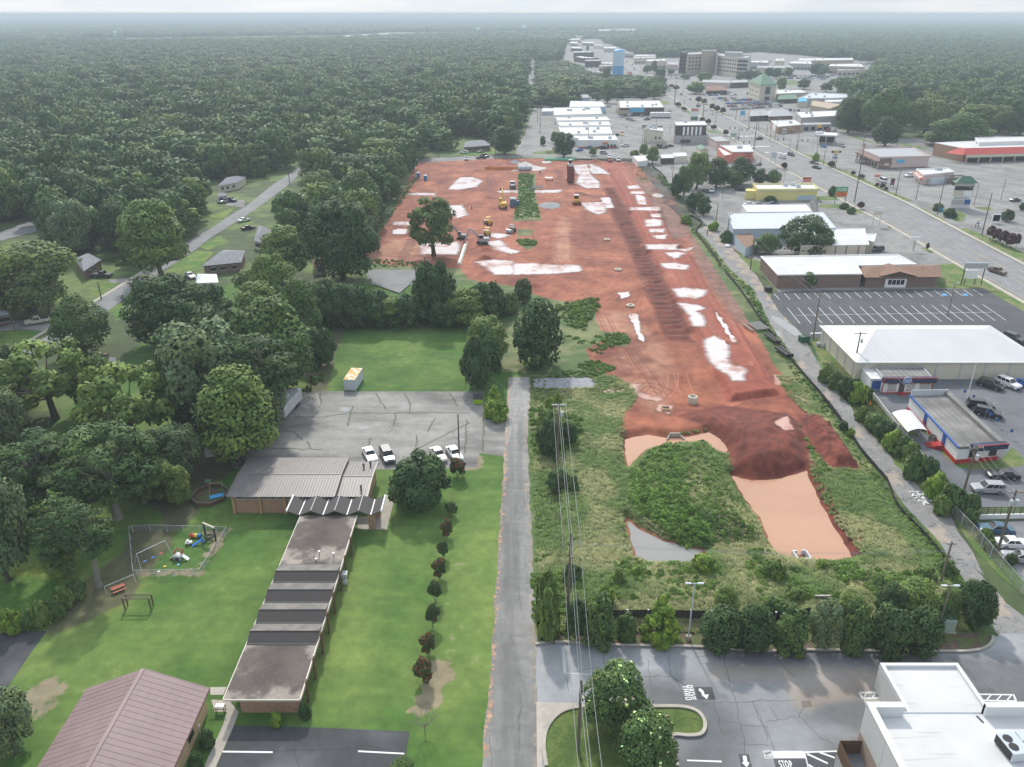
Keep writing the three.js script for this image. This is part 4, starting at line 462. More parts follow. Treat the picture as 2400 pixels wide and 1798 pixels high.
// building kit
flat('roof_white',0.64,0.64,0.635,0.6);flat('roof_grey',0.36,0.37,0.38,0.8);flat('wall_white',0.72,0.72,0.70,0.8);flat('wall_tan',0.42,0.34,0.25,0.9);flat('wall_grey',0.42,0.41,0.39,0.9);flat('wall_cream',0.60,0.55,0.44,0.85);flat('wall_dark',0.085,0.06,0.052,0.9);flat('wall_pink',0.56,0.44,0.40,0.9);flat('wall_salmon',0.62,0.20,0.15,0.85);flat('wall_yellow',0.68,0.60,0.24,0.85);flat('wall_blue',0.42,0.50,0.56,0.8);flat('metal_grey',0.50,0.54,0.57,0.45);flat('trim_white',0.78,0.78,0.76,0.6);flat('glass_dark',0.025,0.03,0.035,0.12);flat('roof_tar',0.13,0.125,0.12,0.95);flat('red',0.42,0.025,0.022,0.6);flat('blue',0.02,0.09,0.33,0.55);flat('navy',0.02,0.03,0.075,0.6);flat('steel',0.42,0.43,0.44,0.4,{metalness:0.6});flat('dark',0.03,0.03,0.03,0.7);flat('wood_grey',0.20,0.165,0.13,0.95);flat('wood_brown',0.13,0.075,0.04,0.9);flat('pole_wood',0.15,0.12,0.095,0.95);flat('orange',0.62,0.20,0.03,0.6);flat('green_sign',0.03,0.30,0.12,0.6);flat('green_roof',0.085,0.18,0.115,0.7);flat('red_roof',0.46,0.07,0.055,0.75);flat('sky_blue',0.08,0.42,0.66,0.6);flat('tower_white',0.50,0.66,0.78,0.5);flat('tower_blue',0.12,0.36,0.66,0.5);
tiled('brick',512,2.4,(u,v,i,j)=>{const row=Math.floor(v*32),cu=u*12+(row%2)*0.5,fu=cu-Math.floor(cu),fv=v*32-row,m=fu<0.05||fv<0.14,k=0.72+0.55*h2(Math.floor(cu)%12,row,3);return m?[0.36,0.31,0.26]:tint([0.40,0.215,0.125],k);});
tiled('brick_brown',256,2.4,(u,v)=>{const row=Math.floor(v*32),cu=u*12+(row%2)*0.5,fu=cu-Math.floor(cu),fv=v*32-row,m=fu<0.06||fv<0.16,k=0.7+0.6*h2(Math.floor(cu)%12,row,5);return m?[0.22,0.19,0.17]:tint([0.20,0.115,0.09],k);});
tiled('roof_membrane',512,26,(u,v)=>{const n=fbm(u*6,v*6,6,91,6),s=fbm(u*3,v*30,4,92,3);return tint([0.62,0.62,0.61],0.78+0.30*n-0.25*sstep(0.6,0.75,s));},0.7);
tiled('roof_tarred',512,14,(u,v)=>{const n=fbm(u*5,v*5,6,95,5),q=vnoise(u*120,v*120,96,120),s=fbm(u*24,v*2,4,97,2);return tint([0.235,0.225,0.21],0.45+0.75*n+0.18*q+0.5*(s-0.5));},0.95);
tiled('shingle',256,8,(u,v)=>{const row=Math.floor(v*48),cu=u*24+h2(row,4)*3,k=0.7+0.55*h2(Math.floor(cu),row,7);return tint([0.25,0.255,0.27],k);},0.95);
tiled('shingle_brown',256,8,(u,v)=>{const row=Math.floor(v*48),cu=u*24+h2(row,4)*3,k=0.7+0.55*h2(Math.floor(cu),row,9);return tint([0.25,0.15,0.105],k);},0.95);
tiled('metal_sheet',256,6,(u,v)=>{const f=(u*20)%1,n=fbm(u*6,v*6,4,99,6);return tint([0.55,0.58,0.61],(f<0.12?0.78:1)*(0.8+0.32*n));},0.5);
function bp(name,label,category,t,rp,h,o={}){
const pts=[];for(let i=0;i<rp.length;i+=2)pts.push(S(t,rp[i],rp[i+1],h));
const cx=pts.reduce((a,p)=>a+p[0],0) / pts.length,cz=pts.reduce((a,p)=>a+p[1],0) / pts.length,L=pts.map(([x,z])=>[x-cx,z-cz]),y0=o.y0??0;
const b=o.into??thing(name,label,category,[cx,cz],0,o.group);if(o.into){for(const p of L){p[0]+=cx-b.position.x;p[1]+=cz-b.position.z;}}
const area=L.reduce((a,p,i)=>{const q=L[(i+1)%L.length];return a+p[0]*q[1]-q[0]*p[1];},0),C=area>0?L:L.slice().reverse(),F=C;const pr=o.para??0.35,pw=0.3;
part(b,'wall',prism(F,y0,h-0.02),o.wall??M.wall_grey);
part(b,'roof',sheetGeo(F,h),o.roof??M.roof_membrane);
if(pr>0){const gs=F.map((p,i)=>{const q=F[(i+1)%F.length],l=Math.hypot(q[0]-p[0],q[1]-p[1]),a=Math.atan2(-(q[1]-p[1]),q[0]-p[0]);return box(l+pw*0.9,pr+0.1,pw,(p[0]+q[0]) / 2,h+(pr-0.1) / 2+(i%2)*0.003,(p[1]+q[1]) / 2,a);});part(b,'parapet',gs,o.trim??o.wall??M.wall_grey);}
const edge=(e)=>{const p=L[e],q=L[(e+1)%L.length],l=Math.hypot(q[0]-p[0],q[1]-p[1]),a=Math.atan2(-(q[1]-p[1]),q[0]-p[0]),nx=(q[1]-p[1]) / l,nz=-(q[0]-p[0]) / l,s=area>0?1:-1;return{p,q,l,a,nx:nx*s,nz:nz*s};};
for(const w of o.win??[]){const E=edge(w.e??0),n=w.n,rows=w.rows??1;for(let r=0;r<rows;r++)for(let i=0;i<n;i++){const u=mixn(w.u0??0.04,w.u1??0.96,n===1?0.5:(i+0.5) / n),x=mixn(E.p[0],E.q[0],u)+E.nx*0.03,z=mixn(E.p[1],E.q[1],u)+E.nz*0.03,ww=w.w??E.l / n*0.6,hh=w.h??1.4,y=(w.y??1)+r*(w.dy??3.4)+hh / 2;const f=part(b,w.name??'window',box(ww,hh,0.12,x,y,z,E.a),w.mat??M.glass_dark);if(w.frame)part(f,'frame',[box(ww+0.2,0.14,0.2,x,y+hh / 2,z,E.a),box(ww+0.2,0.14,0.2,x,y-hh / 2,z,E.a),box(0.12,hh,0.2,x-Math.cos(E.a)*ww / 2,y,z+Math.sin(E.a)*ww / 2,E.a),box(0.12,hh,0.2,x+Math.cos(E.a)*ww / 2,y,z-Math.sin(E.a)*ww / 2,E.a)],w.frame);}}
if(o.ac){const R=RNG(Math.round(cx*7+cz));for(let i=0;i<o.ac;i++){const u=0.15+0.7*R(),v=0.15+0.7*R(),x=mixn(mixn(L[0][0],L[1][0],u),mixn(L[3%L.length][0],L[2][0],u),v),z=mixn(mixn(L[0][1],L[1][1],u),mixn(L[3%L.length][1],L[2][1],u),v);part(b,'air_conditioner',[boxb(1.7,1.1,1.3,x,h+0.15,z,E0(L)),cyl(0.45,0.45,0.1,x,h+1.25,z,10),boxb(1.9,0.15,1.5,x,h,z,E0(L))],M.metal_grey);}}
b.userData.local={L,h,edge,cx,cz};return b;
}
const E0=(L)=>Math.atan2(-(L[1][1]-L[0][1]),L[1][0]-L[0][0]);
const clean=(b)=>{delete b.userData.local;return b;};
function pitched(b,C,h,rise,along,i0,i1,mat,over=0.4,wall,name='roof'){
const[a,q,c,d]=C,m=(p,r,t)=>[mixn(p[0],r[0],t),mixn(p[1],r[1],t)],P=(p,y)=>[p[0],y,p[1]];let r0,r1;
if(along==='x'){const A=m(a,d,0.5),B=m(q,c,0.5);r0=m(A,B,i0);r1=m(B,A,i1);}else{const A=m(a,q,0.5),B=m(d,c,0.5);r0=m(A,B,i0);r1=m(B,A,i1);}
const R0=P(r0,h+rise),R1=P(r1,h+rise),A=P(a,h),B=P(q,h),Cc=P(c,h),Dd=P(d,h),faces=along==='x'?[[A,B,R1,R0],[B,Cc,R1],[Cc,Dd,R0,R1],[Dd,A,R0]]:[[A,B,R0],[B,Cc,R1,R0],[Cc,Dd,R1],[Dd,A,R0,R1]];
for(const f of faces){const gable=f.length===3&&((along==='x'?(f[0]===B?i1:i0):(f[0]===A?i0:i1))===0);const gs=[f.length===3?tris([[f[0],f[1],f[2]]]):quad(...f)];if(gable)part(b,'gable',gs,wall??mat);else{const lo=f.map((p)=>[p[0],p[1]-0.12,p[2]]);gs.push(f.length===3?tris([[lo[2],lo[1],lo[0]]]):quad(lo[3],lo[2],lo[1],lo[0]));gs.push(quad(lo[0],lo[1],f[1],f[0]));part(b,name,gs,mat);}}
return[R0,R1];
}
function inset(C,d){const cx=(C[0][0]+C[2][0]) / 2,cz=(C[0][1]+C[2][1]) / 2;return C.map(([x,z])=>[x-Math.sign(x-cx)*Math.min(d,Math.abs(x-cx)),z-Math.sign(z-cz)*Math.min(d,Math.abs(z-cz))]);}
function house(label,t,rp,h,rise,o={}){
const pts=[];for(let i=0;i<8;i+=2)pts.push(S(t,rp[i],rp[i+1],h));const cx=pts.reduce((a,p)=>a+p[0] / 4,0),cz=pts.reduce((a,p)=>a+p[1] / 4,0),C=pts.map(([x,z])=>[x-cx,z-cz]),b=thing(o.name??'house',label,o.cat??'house',[cx,cz]);
const W=C.map(([x,z])=>[x*0.93,z*0.93]);part(b,'wall',prism(W,0,h-0.03),o.wall??M.brick_brown);pitched(b,C,h,rise,o.axis??'x',o.i0??0.25,o.i1??0.25,o.roof??M.shingle,0.4,o.gable??o.wall??M.brick_brown);
const p=W[0],q=W[1],a=Math.atan2(-(q[1]-p[1]),q[0]-p[0]);for(const u of o.win??[0.2,0.45,0.75]){const x=mixn(p[0],q[0],u),z=mixn(p[1],q[1],u),w=part(b,'window',box(1.3,1.2,0.1,x,1.6,z+0.02,a),M.glass_dark);part(w,'frame',[box(1.5,0.1,0.16,x,2.25,z+0.02,a),box(1.5,0.1,0.16,x,0.96,z+0.02,a)],M.trim_white);}
if(o.chimney)part(b,'chimney',boxb(0.7,rise+1.2,0.7,...[mixn(C[0][0],C[2][0],o.chimney),h-0.2,mixn(C[0][1],C[2][1],0.45)]),M.brick_brown);
return b;
}
function letters(parent,name,text,wM,hM,pos,ry,mat,sub,rx=0){ 
const g=place(plain(new THREE.PlaneGeometry(wM,hM)),...pos,ry,rx);const m=new THREE.Mesh(g,mat);m.name=name;parent.add(m);return m;
}
function printMat(w,h,draw,rough=0.6){return new THREE.MeshStandardMaterial({map:canvasTex(w,h,draw),roughness:rough});}
const FONT=await new FontLoader().loadAsync('fonts/droid/droid_sans_bold.typeface.json');
function wordGeo(text,h,w){const g=plain(new THREE.ShapeGeometry(FONT.generateShapes(text,1),4));g.computeBoundingBox();const b=g.boundingBox;g.translate(-(b.min.x+b.max.x) / 2,-(b.min.y+b.max.y) / 2,0);g.scale(w / (b.max.x-b.min.x),h / (b.max.y-b.min.y),1);return g;}
const word=(parent,text,h,w,pos,ry,mat,rx=0,name='lettering')=>part(parent,name,place(wordGeo(text,h,w),...pos,ry,rx),mat);
{const a=S('B7',1078,1210),b=S('B7',1046,1212),c=S('B8',276,1638);for(const[t,p]of[['DRIVE',a],['THRU',b]]){const g=wordGeo(t,0.62,2.2);g.rotateZ(-Math.PI / 2);g.rotateX(-Math.PI / 2);g.translate(p[0],0.022,p[1]);part(lot4,'lettering',g,M.paint_white);}const g=wordGeo('STOP',0.95,1.35);g.rotateX(-Math.PI / 2);g.translate(c[0],0.027,c[1]);part(lot4,'lettering',g,M.paint_white);delete lot4.userData.words;}
function seamRoof(parent,A,B,C,D,n,mat){for(let i=0;i<n;i++){const t0=i / n,t1=(i+0.965) / n,L=(p,q,t)=>p.map((v,k)=>mixn(v,q[k],t)),a=L(A,B,t0),b=L(A,B,t1),c=L(D,C,t1),d=L(D,C,t0),up=0.004*(i%3);for(const p of[a,b,c,d])p[1]+=up;const rib=beam([a[0],a[1]+0.03,a[2]],[d[0],d[1]+0.03,d[2]],0.09,0.09);part(parent,'roof_panel',[slab(a,b,c,d,0.05),rib],mat);}}
const metalRoof=(name,c,seed)=>tiled(name,256,9,(u,v)=>{const n=fbm(u*5,v*5,5,seed,5),s=fbm(u*30,v*3,3,seed+1,3);return tint(c,0.82+0.28*n+0.14*(s-0.5));},0.5);
metalRoof('seam_taupe',[0.175,0.158,0.151],101);metalRoof('seam_rose',[0.265,0.185,0.178],105);
flat('brick_trim',0.46,0.28,0.16,0.9);flat('fascia',0.62,0.56,0.48,0.7);flat('wall_stucco',0.56,0.40,0.24,0.9);flat('seam_edge',0.20,0.10,0.095,0.6);
{
const h=3.1,fl=S('B5',560,1155,h),fr=S('B5',1362,1140,h),zf=(fl[1]+fr[1]) / 2,mid=[(fl[0]+fr[0]) / 2,zf],top=HT(mid,'B5',1022),zn=-43,b=thing('church_hall','near church hall with rose coloured ribbed metal gable roof and tan walls','church hall',[mid[0],zf]);
const w=(fr[0]-fl[0]) / 2,len=zn-zf,R=top;
part(b,'wall',boxb(2*w-1.0,h,len-0.8,0,0,len / 2),M.wall_stucco);part(b,'gable',prism([[-w+0.5,-0.2],[w-0.5,-0.2],[w-0.5,0.1],[-w+0.5,0.1]].map(([x,z])=>[x,z+0.6]),h-0.4,h),M.wall_stucco);
seamRoof(b,[w,h,0],[w,h,len],[0.12,R,len],[0.12,R,0],34,M.seam_rose);seamRoof(b,[-w,h,len],[-w,h,0],[-0.12,R,0],[-0.12,R,len],34,M.seam_rose);
part(b,'ridge_cap',box(0.42,0.1,len,0,R+0.06,len / 2),M.seam_rose);part(b,'fascia',[beam([w+0.03,h-0.1,0],[w+0.03,h-0.1,len],0.08,0.22),beam([w,h-0.1,-0.03],[0,R-0.1,-0.03],0.06,0.22),beam([-w,h-0.1,-0.03],[0,R-0.1,-0.03],0.06,0.22)],M.seam_edge);
for(const z of[5,10.5,15])part(b,'window',box(0.12,1.1,1.4,w-0.47,1.7,z),M.glass_dark);
}
{
const h=3.5,C=[S('B2',100,1308,h),S('B2',890,1308,h),S('B2',1005,1020,h),S('B2',270,1020,h)],zf=(C[0][1]+C[1][1]) / 2,zb=(C[2][1]+C[3][1]) / 2,x0=(C[0][0]+C[3][0]) / 2,x1=(C[1][0]+C[2][0]) / 2,cx=(x0+x1) / 2,b=thing('church_building','brick church with taupe ribbed metal roofs and a band of high windows','church',[cx,zf]);
const w=(x1-x0) / 2,d=zf-zb,R=heightAt(cx,(zf+zb) / 2,nat('B2',0,1143)[1]);
part(b,'wall',boxb(2*w-1,h-1.0,d-1.4,0,0,-d / 2-0.1),M.brick);part(b,'wall_head',boxb(2*w-1.1,1.0,d-1.5,0,h-1.0,-d / 2-0.1),M.fascia);
for(const s of[-1,1])part(b,'gable',place(tris([[[0,0,d / 2-0.5],[0,R-h-0.2,0],[0,0,-d / 2+0.5]],[[0,0,-d / 2+0.5],[0,R-h-0.2,0],[0,0,d / 2-0.5]]]),s*(w-0.52),h,-d / 2),M.brick_trim);
seamRoof(b,[-w,h,0],[w,h,0],[w,R,-d / 2+0.08],[-w,R,-d / 2+0.08],36,M.seam_taupe);seamRoof(b,[w,h,-d],[-w,h,-d],[-w,R,-d / 2-0.08],[w,R,-d / 2-0.08],36,M.seam_taupe);
part(b,'ridge_cap',box(2*w,0.08,0.3,0,R+0.05,-d / 2),M.seam_taupe);
for(const s of[1,-1])for(const z of[0.05,-d-0.05])part(b,'gable_trim',beam([s*(w+0.05),h-0.05,z],[s*(w+0.05),R,-d / 2],0.14,0.3),M.seam_taupe);
const fx=(x)=>(x-100) / 790*2*w-w; 
for(const[a,e]of[[150,205],[207,265],[268,315],[338,395],[398,450],[453,497],[522,575],[578,632],[650,700],[703,755],[760,810],[815,868]]){const p=part(b,'window',box((e-a) / 790*2*w-0.08,0.5,0.1,fx((a+e) / 2),h-0.62,-0.77),M.glass_dark);part(p,'frame',box((e-a) / 790*2*w,0.07,0.14,fx((a+e) / 2),h-0.92,-0.77),M.trim_white);}
for(const x of[128,325,510])part(b,'pilaster',boxb(0.4,h-0.3,0.35,fx(x),0,-0.68),M.brick_trim);
part(b,'gutter',box(2*w,0.14,0.16,0,h-0.02,0.06),M.seam_taupe);
const h2b=3.0,q=[S('B2',900,1310,h2b),S('B2',1140,1310,h2b),S('B2',1215,1050,h2b)],xe=(q[1][0]+q[2][0]) / 2-cx,z2=q[0][1]-zf,d2=q[1][1]-q[2][1],R2=h2b+0.45;
part(b,'wall',boxb(xe-w+0.2,h2b-0.15,d2-1,(xe+w) / 2-0.45,0,z2-d2 / 2),M.brick);seamRoof(b,[w-0.4,h2b,z2],[xe,h2b,z2],[xe,R2,z2-d2 / 2+0.06],[w-0.4,R2,z2-d2 / 2+0.06],11,M.seam_taupe);seamRoof(b,[xe,h2b,z2-d2],[w-0.4,h2b,z2-d2],[w-0.4,R2,z2-d2 / 2-0.06],[xe,R2,z2-d2 / 2-0.06],11,M.seam_taupe);
part(b,'ridge_cap',box(xe-w+0.4,0.08,0.3,(xe+w) / 2-0.2,R2+0.05,z2-d2 / 2),M.seam_taupe);part(b,'gable_trim',[beam([xe+0.05,h2b-0.05,z2],[xe+0.05,R2,z2-d2 / 2],0.12,0.26),beam([xe+0.05,h2b-0.05,z2-d2],[xe+0.05,R2,z2-d2 / 2],0.12,0.26)],M.fascia);
part(b,'gable',place(tris([[[0,0,d2 / 2-0.5],[0,R2-h2b-0.1,0],[0,0,-d2 / 2+0.5]]]),xe-0.36,h2b,z2-d2 / 2),M.brick_trim);
for(const[t,x,y]of[['B2',1115,1100],['B2',1095,1260],['B2',1165,1080]]){const p=S(t,x,y,3.2);part(b,'vent_pipe',[cyl(0.14,0.14,0.9,p[0]-cx,3.1,p[1]-zf),cyl(0.2,0.2,0.12,p[0]-cx,3.95,p[1]-zf)],M.dark);}
}
{
const h=3.0,hp=3.75,A=S('B2',635,1445,h),B=S('B2',1165,1445,h),zb=S('B2',700,1330,h)[1],b=thing('folded_porch','zigzag folded concrete porch roof joining church and long wing','porch',A),W=(B[0]-A[0]) / 3,D=zb-A[1],roof=flat('fold_grey',0.085,0.078,0.074,1);
const fold=(x0,x1,y0,y1)=>part(b,'roof_fold',slab([x0,y0,0],[x1,y1,0],[x1,y1,D],[x0,y0,D],0.14),roof);
fold(-W*0.5+0.02,-0.02,hp,h);for(let i=0;i<3;i++){fold(i*W,(i+0.5)*W,h,hp);fold((i+0.5)*W,(i+1)*W,hp,h);}fold(3*W,3.46*W,h,hp);
for(let i=-0.5;i<=3.4;i+=0.5){const y=(i+10)%1===0?h:hp,z=(Math.abs(i)%1)===0?h:hp;if(i>-0.5)part(b,'valley_flashing',box(0.16,0.05,-D*0.98,i*W,((i*2)%2===0?h:hp)+0.03,D / 2),(i*2)%2===0?M.trim_white:M.roof_grey);}
part(b,'fascia',[[3.46,hp],[-0.5,hp]].map(([k,y])=>box(0.2,0.3,-D+0.1,k*W,y-0.02,D / 2)),M.trim_white);
for(const[x,y]of[[1178,1552],[1212,1462]]){const p=S('B2',x,y);part(b,'brick_pier',boxb(1.0,h-0.1,0.7,p[0]-A[0],0,p[1]-A[1]-0.3),M.brick);}
}
{
const h=2.85,NL=S('B6',60,1215,h),NR=S('B6',545,1218,h),FL=S('B6',572,22,h),FR=S('B6',940,22,h),zn=(NL[1]+NR[1]) / 2,cx=(NL[0]+NR[0]+FL[0]+FR[0]) / 4,b=thing('classroom_wing','long low brick wing with tarred flat roof and four roof folds','school wing',[cx,zn]);
const xl=(NL[0]+FL[0]) / 2-cx,xr=(NR[0]+FR[0]) / 2-cx,zs=(y,hh)=>S('B6',300,y,hh)[1]-zn,zf=FL[1]-zn;
part(b,'wall',boxb(xr-xl-2.0,h-0.15,-zf-0.9,(xl+xr) / 2+0.35,0,zf / 2-0.35),M.brick);
const seg=(y0,h0,y1,h1)=>part(b,h0===h1?'flat_roof':'roof_fold',slab([xl,h0,zs(y0,h0)],[xr,h0,zs(y0,h0)],[xr,h1,zs(y1,h1)],[xl,h1,zs(y1,h1)],0.18),h0===h1?M.roof_stained??tiled('roof_stained',512,13,(u,v)=>{const n=fbm(u*4,v*4,6,111,4),q=vnoise(u*120,v*120,112,120),p=sstep(0.45,0.65,fbm(u*3,v*3,5,115,3));return lerp3(tint([0.115,0.094,0.082],0.3+1.0*n+0.25*q),tint([0.42,0.37,0.31],0.5+0.6*n+0.25*q),p*0.75);},0.95):h1>h0?M.fold_shaded??flat('fold_shaded',0.062,0.055,0.052,1):M.fold_lit??tiled('fold_lit',256,6,(u,v)=>{const n=fbm(u*6,v*6,5,121,6);return tint([0.20,0.185,0.17],0.6+0.7*n);},0.95));  // near fold slopes coloured darker as shade, far slopes lighter as sunlight
const hr=h+0.62;seg(1217,h,862,h);for(const[v0,r,v1]of[[860,770,724],[722,632,590],[588,502,459],[457,380,341]]){seg(v0,h,r,hr);seg(r,hr,v1,h);part(b,'ridge_cap',box(xr-xl,0.06,0.2,(xl+xr) / 2,hr+0.03,zs(r,hr)),M.fold_lit);part(b,'valley_flashing',box(xr-xl-0.1,0.05,0.25,(xl+xr) / 2,h+0.04,zs(v0,h)),M.dark);}seg(340,h,22,h);
part(b,'fascia',[box(0.14,0.3,-zf,xr+0.06,h-0.12,zf / 2),box(xr-xl,0.22,0.1,(xl+xr) / 2,h-0.1,0.06),box(0.1,0.24,-zf,xl-0.06,h-0.12,zf / 2)],M.fascia);
for(const y of[1110,960,800,670,540,400,300,180]){const z=zs(y,h);part(b,'post',boxb(0.16,h+0.35,0.5,xr+0.2,0,z),M.wood_brown);}
for(let i=0;i<9;i++){const w=part(b,'window',box(0.1,1.3,1.9,xr-0.62,1.7,zf*(0.08+i*0.105)),M.glass_dark);part(w,'frame',[box(0.14,0.08,2.1,xr-0.62,2.38,zf*(0.08+i*0.105)),box(0.14,0.08,2.1,xr-0.62,1.02,zf*(0.08+i*0.105))],M.trim_white);}
for(const[x,y,hh]of[[783,300,0.8],[690,285,0.7],[668,318,0.3]]){const p=S('B6',x,y,h);part(b,'vent_pipe',[cyl(0.08,0.08,hh,p[0]-cx,h,p[1]-zn),cyl(0.13,0.13,0.1,p[0]-cx,h+hh,p[1]-zn)],M.steel);}
const p=S('B6',852,410,1.2);part(b,'wall_air_conditioner',[box(0.7,0.6,0.9,p[0]-cx,1.3,p[1]-zn),box(0.5,0.5,0.7,p[0]-cx+0.1,0.4,p[1]-zn+0.4)],M.metal_grey);
}
{
const hp=6.2,hr=4.9,BL=S('B8',850,1205,hp),ox=BL[0],oz=BL[1],b=thing('restaurant','white flat roofed restaurant with tall parapet, rear block and roof unit','restaurant',[ox,oz]),X=(x,y,h)=>S('B8',x,y,h)[0]-ox,W=26,L=24,t=0.55;
const xa=X(1110,1210,hp),xb=X(1690,1215,hp);
part(b,'wall',boxb(W,2.3,L,W / 2,0,L / 2),flat('wall_taupe',0.36,0.27,0.21,0.9));part(b,'roof',box(W-2*t,0.12,L,W / 2,hr-0.06,L / 2+t*0.2),M.roof_membrane);
for(let i=0;i<5;i++)part(b,'wall_panel',box(0.3,hp-2.3-0.02,4.7,0.14,2.3+(hp-2.3) / 2,2.4+i*4.75),M.wall_pale??flat('wall_pale',0.58,0.57,0.55,0.85));part(b,'wall_panel',box(xa-0.35,hp-0.02,0.3,xa / 2+0.15,hp / 2,0.15),M.wall_pale);part(b,'wall_panel',box(W-xb,hp-0.02,0.3,(W+xb) / 2,hp / 2,0.15),M.wall_pale);
part(b,'parapet',[box(t,hp-hr+0.15,L,t / 2+0.02,(hp+hr) / 2-0.02,L / 2),box(xa,hp-hr+0.15,t,xa / 2,(hp+hr) / 2,t / 2),box(W-xb,hp-hr+0.15,t,(W+xb) / 2,(hp+hr) / 2,t / 2),box(t,hp-hr+0.15,L,W-t / 2,(hp+hr) / 2,L / 2)],M.roof_white);
part(b,'coping',[box(t+0.14,0.08,L,t / 2+0.02,hp+0.1,L / 2),box(xa+0.1,0.08,t+0.14,xa / 2,hp+0.097,t / 2),box(W-xb,0.08,t+0.14,(W+xb) / 2,hp+0.097,t / 2)],M.trim_white);
const h1=3.75,q=[S('B8',945,918,h1),S('B8',1497,918,h1)],x0=q[0][0]-ox,x1=q[1][0]-ox,z1=q[0][1]-oz;part(b,'rear_wall',boxb(x1-x0,h1-0.5,-z1-0.03,(x0+x1) / 2,0,z1 / 2-0.02),M.wall_pale);part(b,'rear_roof',box(x1-x0-0.8,0.1,-z1-0.3,(x0+x1) / 2,h1-0.42,z1 / 2+0.1),M.roof_membrane);
part(b,'rear_parapet',[box(0.42,0.62,-z1,x0+0.2,h1-0.3,z1 / 2),box(x1-x0,0.62,0.42,(x0+x1) / 2,h1-0.303,z1+0.2),box(0.42,0.62,-z1,x1-0.2,h1-0.3,z1 / 2)],M.roof_white);
part(b,'scupper',box(0.18,0.05,0.9,xb-0.6,hr+0.03,0.9,0.25),M.dark);part(b,'roof_edge',box(xb-xa,0.1,0.14,(xa+xb) / 2,hr+0.05,0.02),M.metal_grey);
const u=S('B8',1895,1585,hr),ax=u[0]-ox,az=u[1]-oz;const ac=part(b,'rooftop_unit',rbox(1.9,1.1,2.6,0.04,ax,hr+0.7,az-0.6,0.12),M.metal_grey);part(ac,'fan',[cyl(0.45,0.45,0.06,ax-0.35,hr+1.26,az-1.1,16)],M.dark);part(ac,'fan',[cyl(0.45,0.45,0.06,ax-0.3,hr+1.26,az-0.1,16)],M.dark);part(ac,'louvre',box(0.05,0.9,2.3,ax-0.97,hr+0.7,az-0.5,0.12),M.dark);
part(b,'rooftop_unit',rbox(1.4,0.9,1.2,0.04,ax+1.8,hr+0.6,az-1.6),M.metal_grey);
}
{const C=[S('B8',625,1657,0.0),S('B8',850,1570)],p=S('B8',640,1560),e=thing('bin_enclosure','dark brown wooden bin enclosure beside the white restaurant wall','enclosure',p),w=3.1,d=3.6;for(const[x,z,lx,lz]of[[w / 2,0,w,0.12],[0,d / 2,0.12,d],[w,d / 2,0.12,d]]){const n=Math.round(Math.max(lx,lz) / 0.16);for(let i=0;i<n;i++){const f=(i+0.5) / n-0.5;part(e,'board',boxb(lx>lz?lx / n*0.94:0.05,1.85+0.03*(i%2),lz>lx?lz / n*0.94:0.05,x+(lx>lz?f*lx:0),0,z+(lz>lx?f*lz:0)),M.wood_brown);}part(e,'rail',box(lx>lz?lx:0.1,0.1,lz>lx?lz:0.1,x,1.5,z+0.06),M.wood_brown);}}
{
const h=4.2,BL=S('A8',705,680,h),FL=S('A8',975,945,h),BR=S('A8',1945,663,h),zf=FL[1],zb=(BL[1]+BR[1]) / 2,x0=(BL[0]+FL[0]) / 2,x1=BR[0]+(x0-BL[0]),b=thing('warehouse','long white warehouse with a white hipped roof beside the striped parking lot','warehouse',[x0,zf]),W=x1-x0,D=zb-zf,R=heightAt((x0+x1) / 2,(zf+zb) / 2,nat('A8',0,698)[1])-h;
const C=[[0,0],[W,0],[W,D],[0,D]];part(b,'wall',prism(inset(C,0.5),0,h-0.02),M.wall_cream);tiled('roof_satin',256,30,(u,v)=>{const n=fbm(u*5,v*5,5,141,5);return tint([0.63,0.63,0.62],0.86+0.18*n);},0.55);
pitched(b,C,h,R,'x',0.2,0.2,M.roof_satin,0.4,M.wall_cream,'roof_slope');part(b,'gutter',[box(W,0.18,0.18,W / 2,h-0.05,0.08),box(0.18,0.18,-D,-0.08,h-0.05,D / 2)],M.trim_white);
for(let i=0;i<8;i++)part(b,'downpipe',boxb(0.14,h-0.2,0.12,2+i*(W-4) / 7,0,-0.42),M.metal_grey);for(let i=0;i<5;i++)part(b,'downpipe',boxb(0.12,h-0.2,0.14,0.42,0,-2+i*(D+4) / 4),M.metal_grey);
for(const[x,z]of[[0.18,0.4],[0.14,0.6]])part(b,'vent_pipe',cyl(0.12,0.12,0.5,W*x,h+0.9,D*z),M.metal_grey);
}
